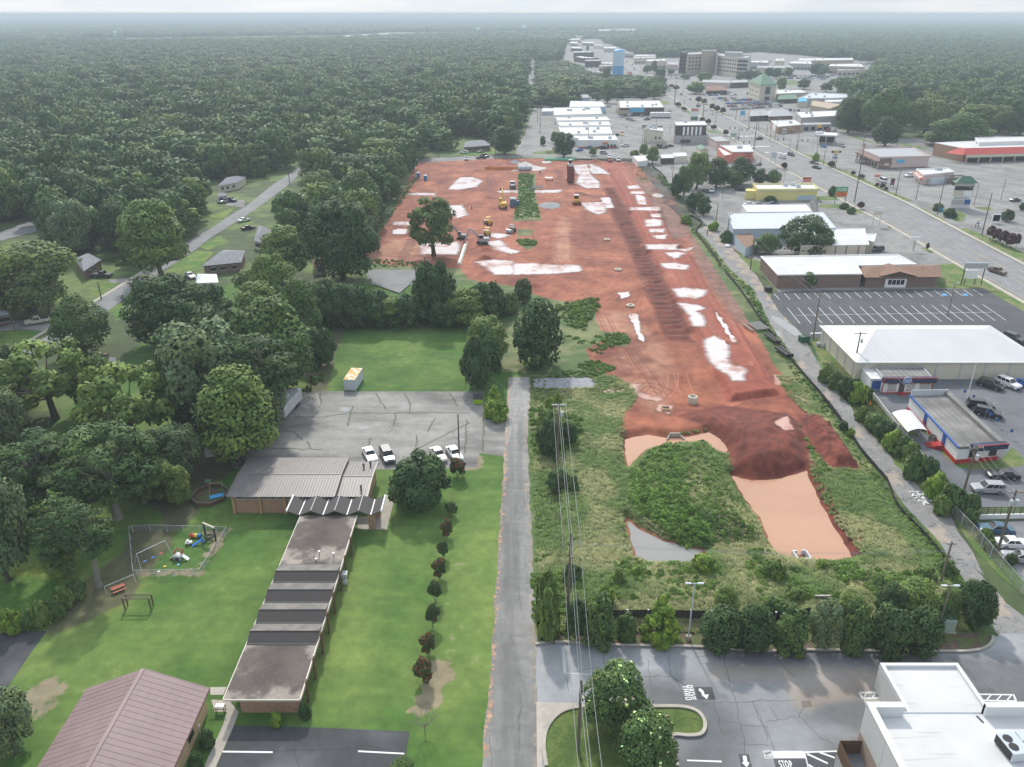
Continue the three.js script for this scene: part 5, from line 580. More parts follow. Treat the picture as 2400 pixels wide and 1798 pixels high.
{
const h=3.9,b=clean(bp('brown_store','brown brick store with white flat roof and brown shingled entrance roof','store','A8',[390,300,1010,293,975,232,1412,222,1275,150,265,165],h,{wall:M.brick_brown,para:0.25,trim:M.trim_white}));
const C=[S('A8',1035,318,3.2),S('A8',1606,313,3.2),S('A8',1590,222,3.2),S('A8',975,233,3.2)].map(([x,z])=>[x-b.position.x,z-b.position.z]);part(b,'wall',prism(inset(C,0.9),0,3.18),M.brick_brown);pitched(b,C,3.2,1.5,'x',0.12,0.12,M.shingle_brown,0.4,M.shingle_brown,'shingle_roof');
const P=(x,y)=>{const p=S('A8',x,y);return[p[0]-b.position.x,p[1]-b.position.z];};
const g=P(1262,392),porch=part(b,'porch_room',boxb(6,2.5,2.6,g[0]-0.2,0,g[1]-1.4),M.trim_white);for(let i=0;i<4;i++)part(porch,'window',box(1.0,1.4,0.06,g[0]-1.9+i*1.2,1.55,g[1]-0.08),M.glass_dark);
part(b,'porch_gable',[slab([g[0]-5.2,3.55,g[1]+0.6],[g[0],4.9,g[1]+0.6],[g[0],5.1,g[1]-7],[g[0]-5.2,3.6,g[1]-7],0.12),slab([g[0],4.9,g[1]+0.6],[g[0]+5.2,3.55,g[1]+0.6],[g[0]+5.2,3.6,g[1]-7],[g[0],5.1,g[1]-7],0.12)],M.shingle_brown);part(b,'gable',tris([[[g[0]-5,3.5,g[1]+0.3],[g[0]+5,3.5,g[1]+0.3],[g[0],4.8,g[1]+0.3]]]),M.wall_dark);
for(const[x0,x1,y]of[[715,870,384],[1070,1115,372]]){const p=P(x0,y),q=P(x1,y);part(b,'storefront',box(q[0]-p[0],2.3,0.15,(p[0]+q[0]) / 2,1.3,p[1]+0.35),M.glass_dark);}
const w=[P(1395,352),P(1550,348)];for(let i=0;i<7;i++)part(b,'window',box(0.9,1.1,0.12,mixn(w[0][0],w[1][0],(i+0.5) / 7),1.9,w[0][1]+0.7),M.glass_dark);const sg=P(455,385);part(b,'blank_board',box(4.6,3.0,0.15,sg[0],1.6,sg[1]+0.6),M.trim_white);
}
{
const h=3.0,b=bp('sales_office','small white and red sales office with navy fascia and round emblem','office','C7',[400,170,1035,165,900,10,285,15],h,{wall:M.wall_white,roof:M.roof_tarred,para:0.2,trim:M.roof_grey});
const E=b.userData.local.edge(0),u=(t,y,off=0.1)=>[mixn(E.p[0],E.q[0],t)+E.nx*off,y,mixn(E.p[1],E.q[1],t)+E.nz*off];
part(b,'fascia',box(E.l+0.8,1.15,0.9,...u(0.5,h+0.15,0.35),E.a),M.navy);part(b,'fascia_trim',[box(E.l+0.9,0.12,0.14,...u(0.5,h+0.72,0.8),E.a),box(0.12,1.15,0.14,...u(-0.03,h+0.15,0.8),E.a)],M.red);const em=part(b,'round_emblem',place(plain(new THREE.CylinderGeometry(0.85,0.85,0.1,24).rotateX(Math.PI / 2)),...u(0.43,h+0.2,0.88),E.a),M.trim_white);part(em,'emblem_face',place(plain(new THREE.CylinderGeometry(0.76,0.76,0.04,24).rotateX(Math.PI / 2)),...u(0.43,h+0.2,0.95),E.a),M.blue);word(em,'AUTO',0.3,1.0,u(0.43,h+0.4,0.98),E.a,M.trim_white);word(em,'SALES',0.3,1.15,u(0.43,h+0.02,0.98),E.a,M.trim_white);
flat('blind',0.42,0.41,0.39,0.5);for(const[t,w]of[[0.19,1.6],[0.57,1.6],[0.86,2.1]]){const f=part(b,'window',box(w,1.5,0.1,...u(t,1.35,0.06),E.a),M.blind);part(f,'frame',[box(w+0.2,0.1,0.14,...u(t,2.12,0.07),E.a),box(w+0.2,0.1,0.14,...u(t,0.58,0.07),E.a)],M.red);}
part(b,'door',box(1.1,2.1,0.1,...u(0.39,1.3,0.06),E.a),M.wall_dark);part(b,'base_trim',[box(E.l+0.1,0.2,0.12,...u(0.5,0.12,0.06),E.a),box(0.14,2.6,0.14,...u(0,1.4,0.07),E.a),box(0.14,2.6,0.14,...u(1,1.4,0.07),E.a)],M.red);part(b,'step',box(1.6,0.3,0.9,...u(0.39,0.15,0.6),E.a),M.red);clean(b);
}
{
const h=3.2,b=bp('sales_building','long white sales building with red base, blue doors and grey flat roof','office','C7',[1370,1045,1905,1000,1215,360,740,370],h,{wall:M.wall_white,roof:M.roof_tarred,para:0}),I=b.userData.local,E=I.edge(0),Wd=I.edge(3),Ea=I.edge(1),No=I.edge(2);
const on=(e,t,y,off=0.08)=>[mixn(e.p[0],e.q[0],t)+e.nx*off,y,mixn(e.p[1],e.q[1],t)+e.nz*off];
part(b,'red_base',[E,Wd,Ea].map((e)=>box(e.l+0.16,0.8,0.1,...on(e,0.5,0.4,0.06),e.a)),M.red);part(b,'blue_eave',[box(Wd.l,0.28,0.3,...on(Wd,0.5,h-0.05,0.08),Wd.a)],M.blue);
part(b,'fascia',[box(E.l*0.66+1.2,1.0,1.2,...on(E,0.68,h+0.1,0.5),E.a)],M.navy);part(b,'fascia_trim',[box(E.l*0.66+1.25,0.1,0.14,...on(E,0.68,h+0.62,1.08),E.a)],M.red);part(b,'fascia',box(E.l*0.35,0.4,0.3,...on(E,0.17,h,0.1),E.a),M.roof_tar);
part(b,'mansard',box(Ea.l+0.6,1.0,1.0,...on(Ea,0.5,h+0.2,-0.1),Ea.a),M.roof_tarred);part(b,'screen_wall',box(No.l,1.2,0.15,...on(No,0.5,h+0.55,0),No.a),M.metal_sheet);
for(const t of[0.37,0.75]){const d=part(b,'door',box(1.1,2.2,0.12,...on(Wd,t,1.95,0.06),Wd.a),M.blue);}
const st=Math.sign(1);for(const t of[0.36,0.73]){const s=part(b,'steps',[0,1,2,3].map((i)=>box(1.6,0.2+0.2*(3-i),0.4,...on(Wd,t-0.012*i,(0.2+0.2*(3-i)) / 2,0.9+0.4*i),Wd.a)).concat([box(1.6,0.85,0.9,...on(Wd,t,0.43,0.5),Wd.a)]),M.red);part(s,'handrail',[box(0.08,0.08,2.4,...on(Wd,t+0.03,1.6,1.3),Wd.a),box(0.08,1.2,0.08,...on(Wd,t+0.03,1.1,0.2),Wd.a),box(0.08,1.1,0.08,...on(Wd,t+0.03,1.0,2.4),Wd.a)],M.red);}
for(const[t,w]of[[0.37,1.3],[0.87,1.4]]){const f=part(b,'window',box(w,1.4,0.12,...on(E,t,1.8,0.05),E.a),M.glass_dark);part(f,'frame',box(w+0.2,0.1,0.16,...on(E,t,1.06,0.06),E.a),M.red);}clean(b);
}
{const p=S('C7',200,302),b=thing('storage_box','small white storage box with blue roll door beside the sales office','storage box',p,-0.05);part(b,'body',rbox(3.0,2.5,5.4,0.04,1.5,1.3,-2.7),M.wall_white);part(b,'roof',box(3.2,0.12,5.6,1.5,2.6,-2.7),M.roof_white);part(b,'roll_door',Array.from({length:9},(_,i)=>box(2.2,0.2,0.06,1.5,0.35+i*0.22,0.04)),M.blue);part(b,'skid',[box(0.2,0.12,5.4,0.3,0.06,-2.7),box(0.2,0.12,5.4,2.7,0.06,-2.7)],M.dark);}
{const h=2.9,C=[S('C7',705,845,h-0.6),S('C7',965,825,h-0.5),S('C7',760,575,h-0.5),S('C7',498,600,h-0.6)],o=C[0],L=C.map(([x,z])=>[x-o[0],z-o[1]]),b=thing('carport','white curved metal carport beside the long sales building','carport',o),n=10;for(let i=0;i<n;i++){const t0=i / n,t1=(i+0.98) / n,y=(t)=>h-0.75+0.75*Math.pow(Math.sin(Math.PI*clamp(t*0.92+0.04)),0.6),P=(t,e)=>{const a=e?[mixn(L[3][0],L[2][0],t),mixn(L[3][1],L[2][1],t)]:[mixn(L[0][0],L[1][0],t),mixn(L[0][1],L[1][1],t)];return[a[0],y(t),a[1]];};part(b,'roof_panel',slab(P(t0,0),P(t1,0),P(t1,1),P(t0,1),0.05),M.roof_white);}for(const e of[0,1])for(let i=0;i<4;i++){const t=i / 3,a=e?1:0,p=[mixn(L[a][0],L[a?2:3][0],t),mixn(L[a][1],L[a?2:3][1],t)];part(b,'post',boxb(0.09,h-0.7,0.09,p[0],0,p[1]),M.metal_grey);}}
const B=(name,label,cat,t,rp,h,o)=>clean(bp(name,label,cat,t,rp,h,o));
B('metal_shop','grey metal roofed shop behind the alley with pale blue walls','workshop','A7',[60,1065,820,1057,720,940,20,950],4.6,{wall:M.wall_blue,roof:M.metal_sheet,para:0.1,trim:M.metal_grey});
B('white_shed','narrow white roofed shed behind the grey metal roof','shed','A7',[162,938,640,935,596,884,126,887],4.2,{wall:M.wall_white,roof:M.roof_white,para:0.1});
house('dark grey gabled roof end beside the narrow white shed','A7',[655,935,692,928,685,866,620,866],4.0,1.6,{name:'shed',cat:'shed',axis:'z',i0:0,i1:0,roof:M.roof_tar,wall:M.wall_grey,win:[]});
{const b=bp('cream_store','cream walled store with white roof behind the big oak','store','A7',[560,1190,1062,1181,1028,1062,540,1072],4.2,{wall:M.wall_cream,para:0.15,trim:M.trim_white}),E=b.userData.local.edge(0);part(b,'downpipe',[0.52,0.68,0.86,0.98].map((t)=>box(0.16,4,0.14,mixn(E.p[0],E.q[0],t)+E.nx*0.08,2.05,mixn(E.p[1],E.q[1],t)+E.nz*0.08,E.a)),M.wall_dark);clean(b);bp('','','','A7',[1000,1135,1098,1160,1116,1102,1018,1104],3.8,{into:b,wall:M.wall_cream,para:0.2,trim:M.trim_white});clean(b);}
B('rusty_shed','old shed with brown rusted roof beside the alley trees','shed','A7',[150,1205,240,1165,190,1095,70,1110],3.0,{wall:M.wall_blue,roof:M.shingle_brown,para:0});
{const b=bp('yellow_store','yellow flat roofed store with white roof units and awning boxes','store','A7',[240,776,685,774,652,735,205,736],4.4,{wall:M.wall_yellow,trim:M.wall_yellow,para:0.5,ac:3,win:[{e:0,n:3,u0:0.08,u1:0.74,y:0.5,h:1.9,w:3.6,mat:M.wall_yellow,name:'wall_bay'}]}),E=b.userData.local.edge(0);part(b,'mural_panel',box(E.l*0.3,1.9,0.15,mixn(E.p[0],E.q[0],0.82)+E.nx*0.1,1.2,mixn(E.p[1],E.q[1],0.82)+E.nz*0.1,E.a),M.wall_blue);part(b,'eave_band',box(E.l+0.4,0.4,0.4,mixn(E.p[0],E.q[0],0.5)+E.nx*0.2,4.2,mixn(E.p[1],E.q[1],0.5)+E.nz*0.2,E.a),M.wall_cream);clean(b);bp('','','','A7',[150,782,235,785,228,768,160,766],3.4,{into:b,wall:M.wall_yellow,roof:M.wall_yellow,para:0.1});clean(b);}
{const b=bp('salmon_store','salmon pink front wall store with pale roof near the junction','store','C5',[598,718,895,716,835,610,420,622],5.2,{wall:M.wall_salmon,para:0.3,roof:M.roof_membrane,trim:M.roof_white,ac:2}),E=b.userData.local.edge(0);word(b,'THRIFT',0.9,E.l*0.36,[mixn(E.p[0],E.q[0],0.77)+E.nx*0.06,4.5,mixn(E.p[1],E.q[1],0.77)+E.nz*0.06],E.a,M.wall_dark);word(b,'STORE',0.9,E.l*0.4,[mixn(E.p[0],E.q[0],0.75)+E.nx*0.06,3.2,mixn(E.p[1],E.q[1],0.75)+E.nz*0.06],E.a,M.wall_dark);clean(b);bp('','','','C5',[475,768,600,752,440,650,380,660],4.0,{into:b,wall:M.wall_salmon,para:0.2});clean(b);}
B('dark_motel','low grey annex in front of the dark block','annex','C4',[1578,525,2000,520,1970,480,1590,490],4.2,{wall:M.wall_grey,roof:M.roof_grey,trim:M.wall_grey,win:[{e:0,n:2,u0:0.2,u1:0.5,w:3,h:2,y:0.3,mat:M.wall_dark,name:'door'}]});
{const b=bp('dark_block','dark brick block with white vertical window strips and white roof','office','C4',[1605,392,1982,388,1950,340,1592,348],10.2,{wall:M.wall_dark,roof:M.roof_white,trim:M.roof_white,para:0.4,ac:1,win:[{e:0,n:5,u0:0.2,u1:0.88,y:4.6,h:4.8,w:1.3,mat:M.trim_white,name:'window_strip'}]});clean(b);}
B('low_annex','low tan annex right of the dark brick block','annex','C5',[370,570,560,560,430,485,240,495],4.4,{wall:M.wall_pink,roof:M.roof_grey,trim:M.wall_grey});
B('stucco_block','cream stucco block with roof units beside the big car park','office','C4',[1212,440,1442,470,1440,425,1260,410],7.2,{wall:M.wall_cream,roof:M.roof_membrane,para:0.6,ac:4,win:[{e:0,n:2,u0:0.55,u1:0.95,y:2.5,h:1.6,w:1.2}]});
house('small porch house with dark grey gabled roof below the stucco block','C4',[1280,600,1480,595,1440,560,1290,562],3.2,1.0,{name:'porch_house',i0:0.1,i1:0.1,roof:M.roof_tar,wall:M.wall_cream,win:[0.5]});
B('blue_sign_store','dark brown store with large sky blue sign and pale roof','store','C4',[908,178,1460,172,1395,82,900,86],5.6,{wall:M.wall_dark,roof:M.roof_membrane,trim:M.wall_tan,para:0.5,ac:5,win:[{e:0,n:1,u0:0.28,u1:0.48,w:12,h:3.6,y:2.6,mat:M.sky_blue,name:'sign_board'},{e:0,n:6,u0:0.64,u1:0.98,w:3,h:2,y:0.6},{e:0,n:1,u0:0.0,u1:0.24,w:12,h:3,y:1.2,mat:M.wall_tan,name:'wall_panel'}]});
B('metal_hall','wide blue grey metal roofed hall behind the strip mall','hall','C4',[285,160,735,156,690,94,300,86],5,{wall:M.wall_blue,roof:M.metal_sheet,para:0});
[[400,578,880,575,845,515,420,520,4.2,'front unit with pale wall of the white strip mall',3],[228,545,405,552,418,520,215,512,4.2,'pale blue side unit of the white strip mall',1],[185,505,815,495,780,408,160,415,4.6,'second white roofed unit of the strip mall',5],[170,400,800,392,760,342,140,348,4.4,'third white roofed unit of the strip mall',4],[140,335,790,328,735,285,120,292,5,'fourth white roofed unit of the strip mall',2],[105,266,690,250,660,168,90,175,6,'rearmost and tallest unit of the white strip mall',6]].forEach(([a,b1,c,d,e,f,g,i,h,l,ac],k)=>{const b=bp('mall_unit',l,'shop','C4',[a,b1,c,d,e,f,g,i],h,{wall:M.wall_white,roof:M.roof_membrane,trim:M.trim_white,para:0.4,ac});const E=b.userData.local.edge(0);if(!k){part(b,'red_base',box(E.l,0.7,0.1,mixn(E.p[0],E.q[0],0.5)+E.nx*0.06,0.36,mixn(E.p[1],E.q[1],0.5)+E.nz*0.06,E.a),M.red);part(b,'awning',box(2.8,0.9,1.2,mixn(E.p[0],E.q[0],0.69)+E.nx*0.6,2.9,mixn(E.p[1],E.q[1],0.69)+E.nz*0.6,E.a),M.wall_salmon);for(const t of[0.77,0.86,0.94])part(b,'window',box(1.3,1.4,0.1,mixn(E.p[0],E.q[0],t)+E.nx*0.05,1.3,mixn(E.p[1],E.q[1],t)+E.nz*0.05,E.a),M.glass_dark);}clean(b);});
B('white_flat_shed','small shed with white flat roof at the edge of the site','shed','C4',[1135,835,1255,820,1235,760,1065,765],2.8,{wall:M.wall_white,para:0});B('grey_carport','pale roofed carport of open posts beside the site trees','shed','C4',[1420,795,1582,790,1570,745,1410,750],3,{wall:M.wall_dark,para:0,roof:M.metal_sheet});B('ribbed_shed','cream shed with ribbed metal roof behind the site trees','shed','C4',[1580,775,1740,765,1725,722,1560,728],3.5,{wall:M.wall_cream,para:0,roof:M.metal_sheet});
house('small green roofed hut left of the salmon store','C4',[1900,690,2010,690,1950,640,1850,650],3.2,1.2,{name:'hut',axis:'z',i0:0,i1:0.1,roof:M.green_roof,wall:M.wall_cream,win:[]});
{const b=bp('pink_store','pale pink store with grey roof and brick corner across the highway','store','A7',[1148,538,1512,530,1385,462,990,470],5.4,{wall:M.wall_pink,roof:M.roof_grey,trim:M.wall_pink,para:0.6,win:[{e:3,n:6,y:0.5,h:2.4,u0:0.1,u1:0.95}]}),E=b.userData.local.edge(0),F=b.userData.local.edge(3),u=(t,y,o)=>[mixn(E.p[0],E.q[0],t)+E.nx*o,y,mixn(E.p[1],E.q[1],t)+E.nz*o];part(b,'brick_corner',box(E.l*0.25,5.0,0.2,...u(0.12,2.5,0.08),E.a),M.brick_brown);part(b,'brick_base',box(E.l*0.7,0.6,0.2,...u(0.62,0.3,0.08),E.a),M.brick_brown);part(b,'wall_sign',box(4.2,1.6,0.15,...u(0.42,3.6,0.1),E.a),M.sky_blue);part(b,'lettering_board',box(2.4,1.1,0.15,...u(0.15,2.2,0.22),E.a),M.wall_cream);part(b,'arcade',[0.1,0.3,0.5,0.7,0.9].map((t)=>box(0.5,3.4,0.5,mixn(F.p[0],F.q[0],t)+F.nx*1.4,1.7,mixn(F.p[1],F.q[1],t)+F.nz*1.4)).concat([box(F.l,0.5,1.6,mixn(F.p[0],F.q[0],0.5)+F.nx*0.8,3.5,mixn(F.p[1],F.q[1],0.5)+F.nz*0.8,F.a)]),M.brick_brown);clean(b);}
{const b=bp('red_roof_mall','brick shopping building with long red mansard roof and white flat roof','shopping centre','A7',[1775,470,2560,450,2500,385,1552,426],6.6,{wall:M.brick,roof:M.roof_membrane,para:0.2,trim:M.trim_white,ac:6}),I=b.userData.local,E=I.edge(0),u=(t,y,o)=>[mixn(E.p[0],E.q[0],t)+E.nx*o,y,mixn(E.p[1],E.q[1],t)+E.nz*o],P=(t,y,o)=>u(t,y,o);part(b,'mansard_roof',[slab(P(-0.07,4.3,5),P(1,4.3,5),P(1,7.0,0.4),P(0,7.0,0.4),0.15),quad(P(-0.07,4.3,5),P(0,7.0,0.4),P(-0.02,7.0,-2),P(-0.14,4.3,-3))],M.red_roof);part(b,'fascia',box(E.l*1.06,1.5,0.3,...u(0.5,3.6,4.8),E.a),M.wall_cream);part(b,'storefront',box(E.l*0.97,2.6,0.2,...u(0.52,1.4,0.3),E.a),M.glass_dark);for(let i=0;i<10;i++)part(b,'column',box(0.6,3.0,0.6,...u(-0.02+i*0.112,1.5,4.6),E.a),M.wall_tan);clean(b);bp('','','','A7',[1880,425,2500,405,2460,380,1850,388],8.2,{into:b,wall:M.wall_white,roof:M.roof_membrane,para:0.3});clean(b);}
{const b=bp('fast_food_shop','pink fast food shop with striped awning across the highway','restaurant','A7',[1470,668,1695,645,1640,618,1415,625],4.2,{wall:M.wall_pink,para:0.5,trim:M.trim_white,ac:2}),E=b.userData.local.edge(0),F=b.userData.local.edge(3);part(b,'grey_box',box(E.l*0.5,2.6,2,mixn(E.p[0],E.q[0],0.42)+E.nx*1.02,1.35,mixn(E.p[1],E.q[1],0.42)+E.nz*1.02,E.a),M.metal_grey);for(let i=0;i<7;i++)part(b,'awning_stripe',box(F.l / 7*0.98,0.9,1.3,mixn(F.p[0],F.q[0],(i+0.5) / 7)+F.nx*0.6,2.6,mixn(F.p[1],F.q[1],(i+0.5) / 7)+F.nz*0.6,F.a),i%2?M.trim_white:M.wall_salmon);clean(b);}
B('dark_kiosk','low dark shed behind the fast food shop','shed','A7',[1690,690,1795,685,1760,668,1690,668],3,{wall:M.wall_dark,roof:M.roof_tar,para:0.2});
house('grey hip roofed dark shop front left of the junction','C5',[845,200,1130,185,1090,115,850,130],3.6,2.2,{name:'store',cat:'store',i0:0.2,i1:0.2,roof:M.roof_grey,wall:M.wall_dark,win:[0.15,0.4,0.65,0.9]});house('grey hip roofed brick store behind the dark shop','C5',[1120,205,1480,190,1400,120,1070,130],4,3,{name:'store',cat:'store',i0:0.25,i1:0.25,roof:M.roof_grey,wall:M.brick_brown,win:[0.3,0.6]});
B('brick_corner_store','brick and white corner store with pale roof by the traffic lights','store','C5',[1250,355,1590,325,1480,255,1150,268],4.4,{wall:M.brick,roof:M.roof_membrane,trim:M.trim_white,ac:2,win:[{e:3,n:1,y:0.4,h:3.4,w:14,mat:M.trim_white,name:'wall_panel'}]});
B('white_long_store','long white roofed store with grey walls by the big trees','store','A3',[770,765,1040,750,1040,715,735,728],6.2,{wall:M.wall_grey,roof:M.roof_white,para:0.3,ac:3});B('grey_lean_store','grey low roofed store in front of the long white store','store','C5',[1600,330,2020,320,1990,290,1610,295],3.6,{wall:M.wall_grey,roof:M.roof_grey,win:[{e:0,n:4,y:0.4,h:2}]});
{const p=S('C5',1780,600),q=S('C5',2110,615),w=q[0]-p[0],b=thing('gas_station','gas station with rounded white canopy on posts by the junction','gas station',p,Math.atan2(-(q[1]-p[1]),w));part(b,'canopy',rbox(w,1.0,12,0.45,w / 2,5.2,-5),M.roof_white);for(const[x,z]of[[0.1,-1],[0.9,-1],[0.1,-9],[0.9,-9],[0.5,-1],[0.5,-9]])part(b,'post',boxb(0.4,4.8,0.4,w*x,0,z),M.metal_grey);part(b,'kiosk',boxb(w*0.7,3.2,6,w*0.55,0,-14),M.wall_dark);part(b,'dome',[ball(1.6,w*0.05,5.6,-2),ball(1.6,w*0.22,5.7,-3)],M.roof_white);for(const x of[0.25,0.5,0.75])part(b,'fuel_pump',boxb(0.6,1.6,0.5,w*x,0.1,-5),M.wall_dark);}
{const b=bp('hospital','large tan brick hospital of five storeys with dark corner towers','hospital','C3',[225,132,530,118,520,92,235,104],23,{wall:M.wall_tan,roof:M.roof_grey,para:1,trim:M.wall_grey,win:[{e:0,n:8,rows:4,y:5.4,dy:4.3,h:2,w:3.4}]});clean(b);const add=(rp,h,o)=>{bp('','','','C3',rp,h,{into:b,roof:M.roof_grey,para:0.8,...o});clean(b);};add([150,106,224,104,222,92,160,94],25,{wall:M.wall_dark,win:[{e:0,n:2,rows:4,y:5.4,dy:4.3,h:2.2,w:4}]});add([545,140,752,158,752,132,545,112],22,{wall:M.wall_cream,win:[{e:0,n:8,rows:4,y:4.8,dy:4.3,h:2,w:2.6}]});add([755,162,850,166,888,138,770,136],22,{wall:M.wall_grey,win:[{e:0,n:1,rows:4,y:4.8,dy:4.3,h:2.4,w:14}]});add([528,120,546,122,548,105,530,104],24.5,{wall:M.wall_grey});add([375,92,530,88,530,76,380,80],27,{wall:M.wall_tan});add([620,108,800,112,800,96,620,92],26,{wall:M.wall_grey});}
{const b=bp('green_roof_office','cream three storey office with green hipped roof beside the packed car park','office','C3',[985,438,1150,432,1040,395,870,402],13.6,{wall:M.wall_cream,para:0,win:[{e:3,n:4,rows:3,y:2.4,dy:3.8,h:1.8,w:1.8},{e:0,n:1,y:5.4,h:6.2,w:5.5},{e:0,n:1,y:0.4,h:3,w:5}]}),L=b.userData.local.L;pitched(b,L.map(([x,z])=>[x*1.08,z*1.08]),13.7,8,'x',0.45,0.45,M.green_roof,0.5,M.green_roof,'hip_roof');clean(b);}
B('white_roof_shop','white roofed shop right behind the green roofed office','shop','C3',[1150,535,1478,520,1400,490,1150,488],5,{wall:M.wall_tan,ac:2});house('low green canopy roof beside the green roofed office','C3',[1165,590,1375,580,1350,535,1160,540],3.6,1.6,{name:'canopy_shop',cat:'shop',i0:0.1,i1:0.1,roof:M.green_roof,wall:M.wall_dark,win:[0.3,0.7]});
B('grey_mall','long grey roofed mall with white raised band across the highway','shopping centre','C3',[1370,585,1860,575,1990,540,1520,522],6,{wall:M.wall_grey,roof:M.metal_sheet,ac:3,para:0.6,trim:M.trim_white});house('blue hipped entrance canopy of the grey mall','C3',[1375,612,1478,606,1455,580,1370,582],5,2,{name:'entrance_canopy',cat:'canopy',i0:0.3,i1:0.3,roof:M.sky_blue,wall:M.wall_cream,win:[]});
B('tan_hall','tan walled hall with angled front beside the packed car park','hall','C3',[1505,655,1700,690,1830,640,1520,600],6.5,{wall:M.wall_tan,roof:M.wall_tan,para:0.4,win:[{e:0,n:1,u0:0.4,u1:0.9,y:0.3,h:2.6,w:16,mat:M.wall_dark}]});B('white_band_hall','white low hall right of the tan walled hall','hall','C3',[1660,620,1850,615,1840,580,1650,588],5,{wall:M.wall_white,ac:1});B('rounded_hall','small white rounded hall near the big trees','hall','C3',[1700,680,1850,675,1830,650,1715,655],4,{wall:M.wall_white});
B('dark_row','low dark walled row with grey roof left of the green roofed office','shop','C3',[672,420,862,412,850,385,680,388],5,{wall:M.wall_dark,roof:M.roof_grey});B('pink_row','low pink brick building left of the dark row','shop','C3',[380,412,668,420,660,388,385,385],5,{wall:M.wall_pink,roof:M.roof_grey});house('brown hip roofed bank near the highway trees','C3',[415,500,640,495,620,460,420,458],4,3,{name:'bank',cat:'bank',roof:M.shingle_brown,wall:M.wall_dark,win:[0.3,0.7]});
[['A3',750,395,1110,390,1100,376,755,378,8,'wide white roofed hall below the far woods'],['A3',480,440,720,442,690,425,490,428,9,'low cream clinic in front of the hospital car park'],['A3',690,412,840,415,830,396,700,398,8,'grey roofed clinic wing right of the hospital'],['A3',940,430,1180,435,1150,412,960,415,9,'long tan hall with white end wall right of the far trees'],['A3',1000,458,1190,455,1170,444,1010,446,6,'low pale roofed hall among parked cars'],['A3',440,405,560,408,550,392,450,394,9,'small grey clinic at the right foot of the hospital'],['A3',600,395,660,395,655,378,605,380,10,'small red and white plant house behind the clinic'],
['C2',562,392,792,388,780,366,560,370,8,'dark brick store left of the water tower'],['C2',395,268,690,262,640,246,395,250,8,'dark long store far along the highway'],['C2',400,328,560,350,760,348,500,318,7,'pale roofed store behind the dark brick store'],['C2',760,470,955,460,950,440,770,445,6,'white roofed tan shop beside the water tower'],['C2',790,425,955,430,950,402,800,405,5,'tan roofed shop behind the water tower'],['C2',660,552,770,555,770,536,670,538,5,'small white roofed shop left of the water tower'],['C2',1265,352,1585,345,1560,320,1260,325,8,'long cream store right of the far highway'],['C2',1290,318,1590,312,1560,292,1280,296,7,'white striped roof store behind the long cream store'],['C2',1440,392,1735,385,1700,360,1460,365,10,'tan store with white roof left of the hospital'],['C2',1130,275,1260,285,1250,265,1140,258,7,'small tan store right behind the water tower'],['C2',210,45,360,42,355,25,215,28,9,'faint white hall at the far end of the highway'],['C2',280,85,500,80,490,62,290,66,8,'second faint white hall at the far highway end'],['C2',430,45,530,42,525,28,435,30,9,'third faint white hall beyond the highway'],['C2',340,130,460,135,455,112,345,110,6,'pale shop at the far left of the highway'],['C2',520,125,690,135,680,112,530,108,6,'far grey shop where the highway narrows'],['C2',690,165,820,175,800,150,690,145,6,'far flat grey shop left of the highway'],['C2',830,205,1020,210,1010,185,840,182,7,'far white shop behind the water tower top'],['C2',360,205,520,210,500,185,370,182,6,'low far shop above the dark long store'],['C2',1740,440,1900,445,1880,400,1750,405,7,'low grey shop left of the hospital tower'],
['A2',1665,200,1910,198,1905,186,1670,188,14,'faint wide warehouse on the horizon at right'],['A2',1200,222,1300,220,1290,208,1200,210,10,'faint pale shed on the horizon near the sphere tower'],['A2',1355,218,1400,216,1398,206,1358,208,10,'small white far shed right of the sphere tower'],['A2',790,228,850,226,845,208,792,210,10,'faint grey shed on the horizon left of the sphere tower'],['A2',1000,222,1060,220,1055,208,1005,210,9,'small faint shed between mast and sphere tower'],['A1',740,256,790,255,785,246,745,247,8,'white shed at the foot of the far left tower'],['A1',820,258,860,257,856,248,824,249,8,'white shed right of the far left tower'],['A1',945,262,972,261,970,252,948,253,8,'small white shed in the far left clearing'],['A1',1900,250,2060,246,2050,238,1905,240,9,'long pale shed at the left horizon clearing'],
].forEach(([t,a,b1,c,d,e,f,g,i,h,l],k)=>B('far_store',l,'building',t,[a,b1,c,d,e,f,g,i],h,{wall:[M.wall_tan,M.wall_cream,M.wall_grey,M.wall_tan,M.wall_pink,M.wall_grey,M.wall_cream][k%7],roof:k%3===1?M.roof_grey:M.roof_membrane,para:0.4,ac:k<20?2:0,...(/dark/.test(l)?{wall:M.wall_dark}:{}),win:k<22?[{e:0,n:6,y:1,h:2.2}]:[]}));
house('grey hip roofed brick house beside the street under the big oak','A4',[720,870,872,770,745,716,640,760],3,1.7,{axis:'x',wall:M.brick_brown,win:[0.3,0.6]});
house('grey hip roofed house on the bright lawn right of the street','A4',[1740,825,2085,790,2115,690,1935,684],3,1.8,{wall:M.brick_brown,win:[0.25,0.5,0.8]});house('white flat carport house below the grey hip roofed house','A4',[1690,970,1885,965,1870,892,1700,890],2.7,0.35,{wall:M.wall_white,roof:M.metal_sheet});
house('pale grey roofed house far up the street','A4',[1870,135,2060,100,2125,55,1960,75],3,2,{wall:M.wall_cream,roof:M.shingle});house('small white garage with grey roof up the street','A4',[1880,225,1965,210,1950,195,1870,195],2.7,0.8,{wall:M.wall_white});
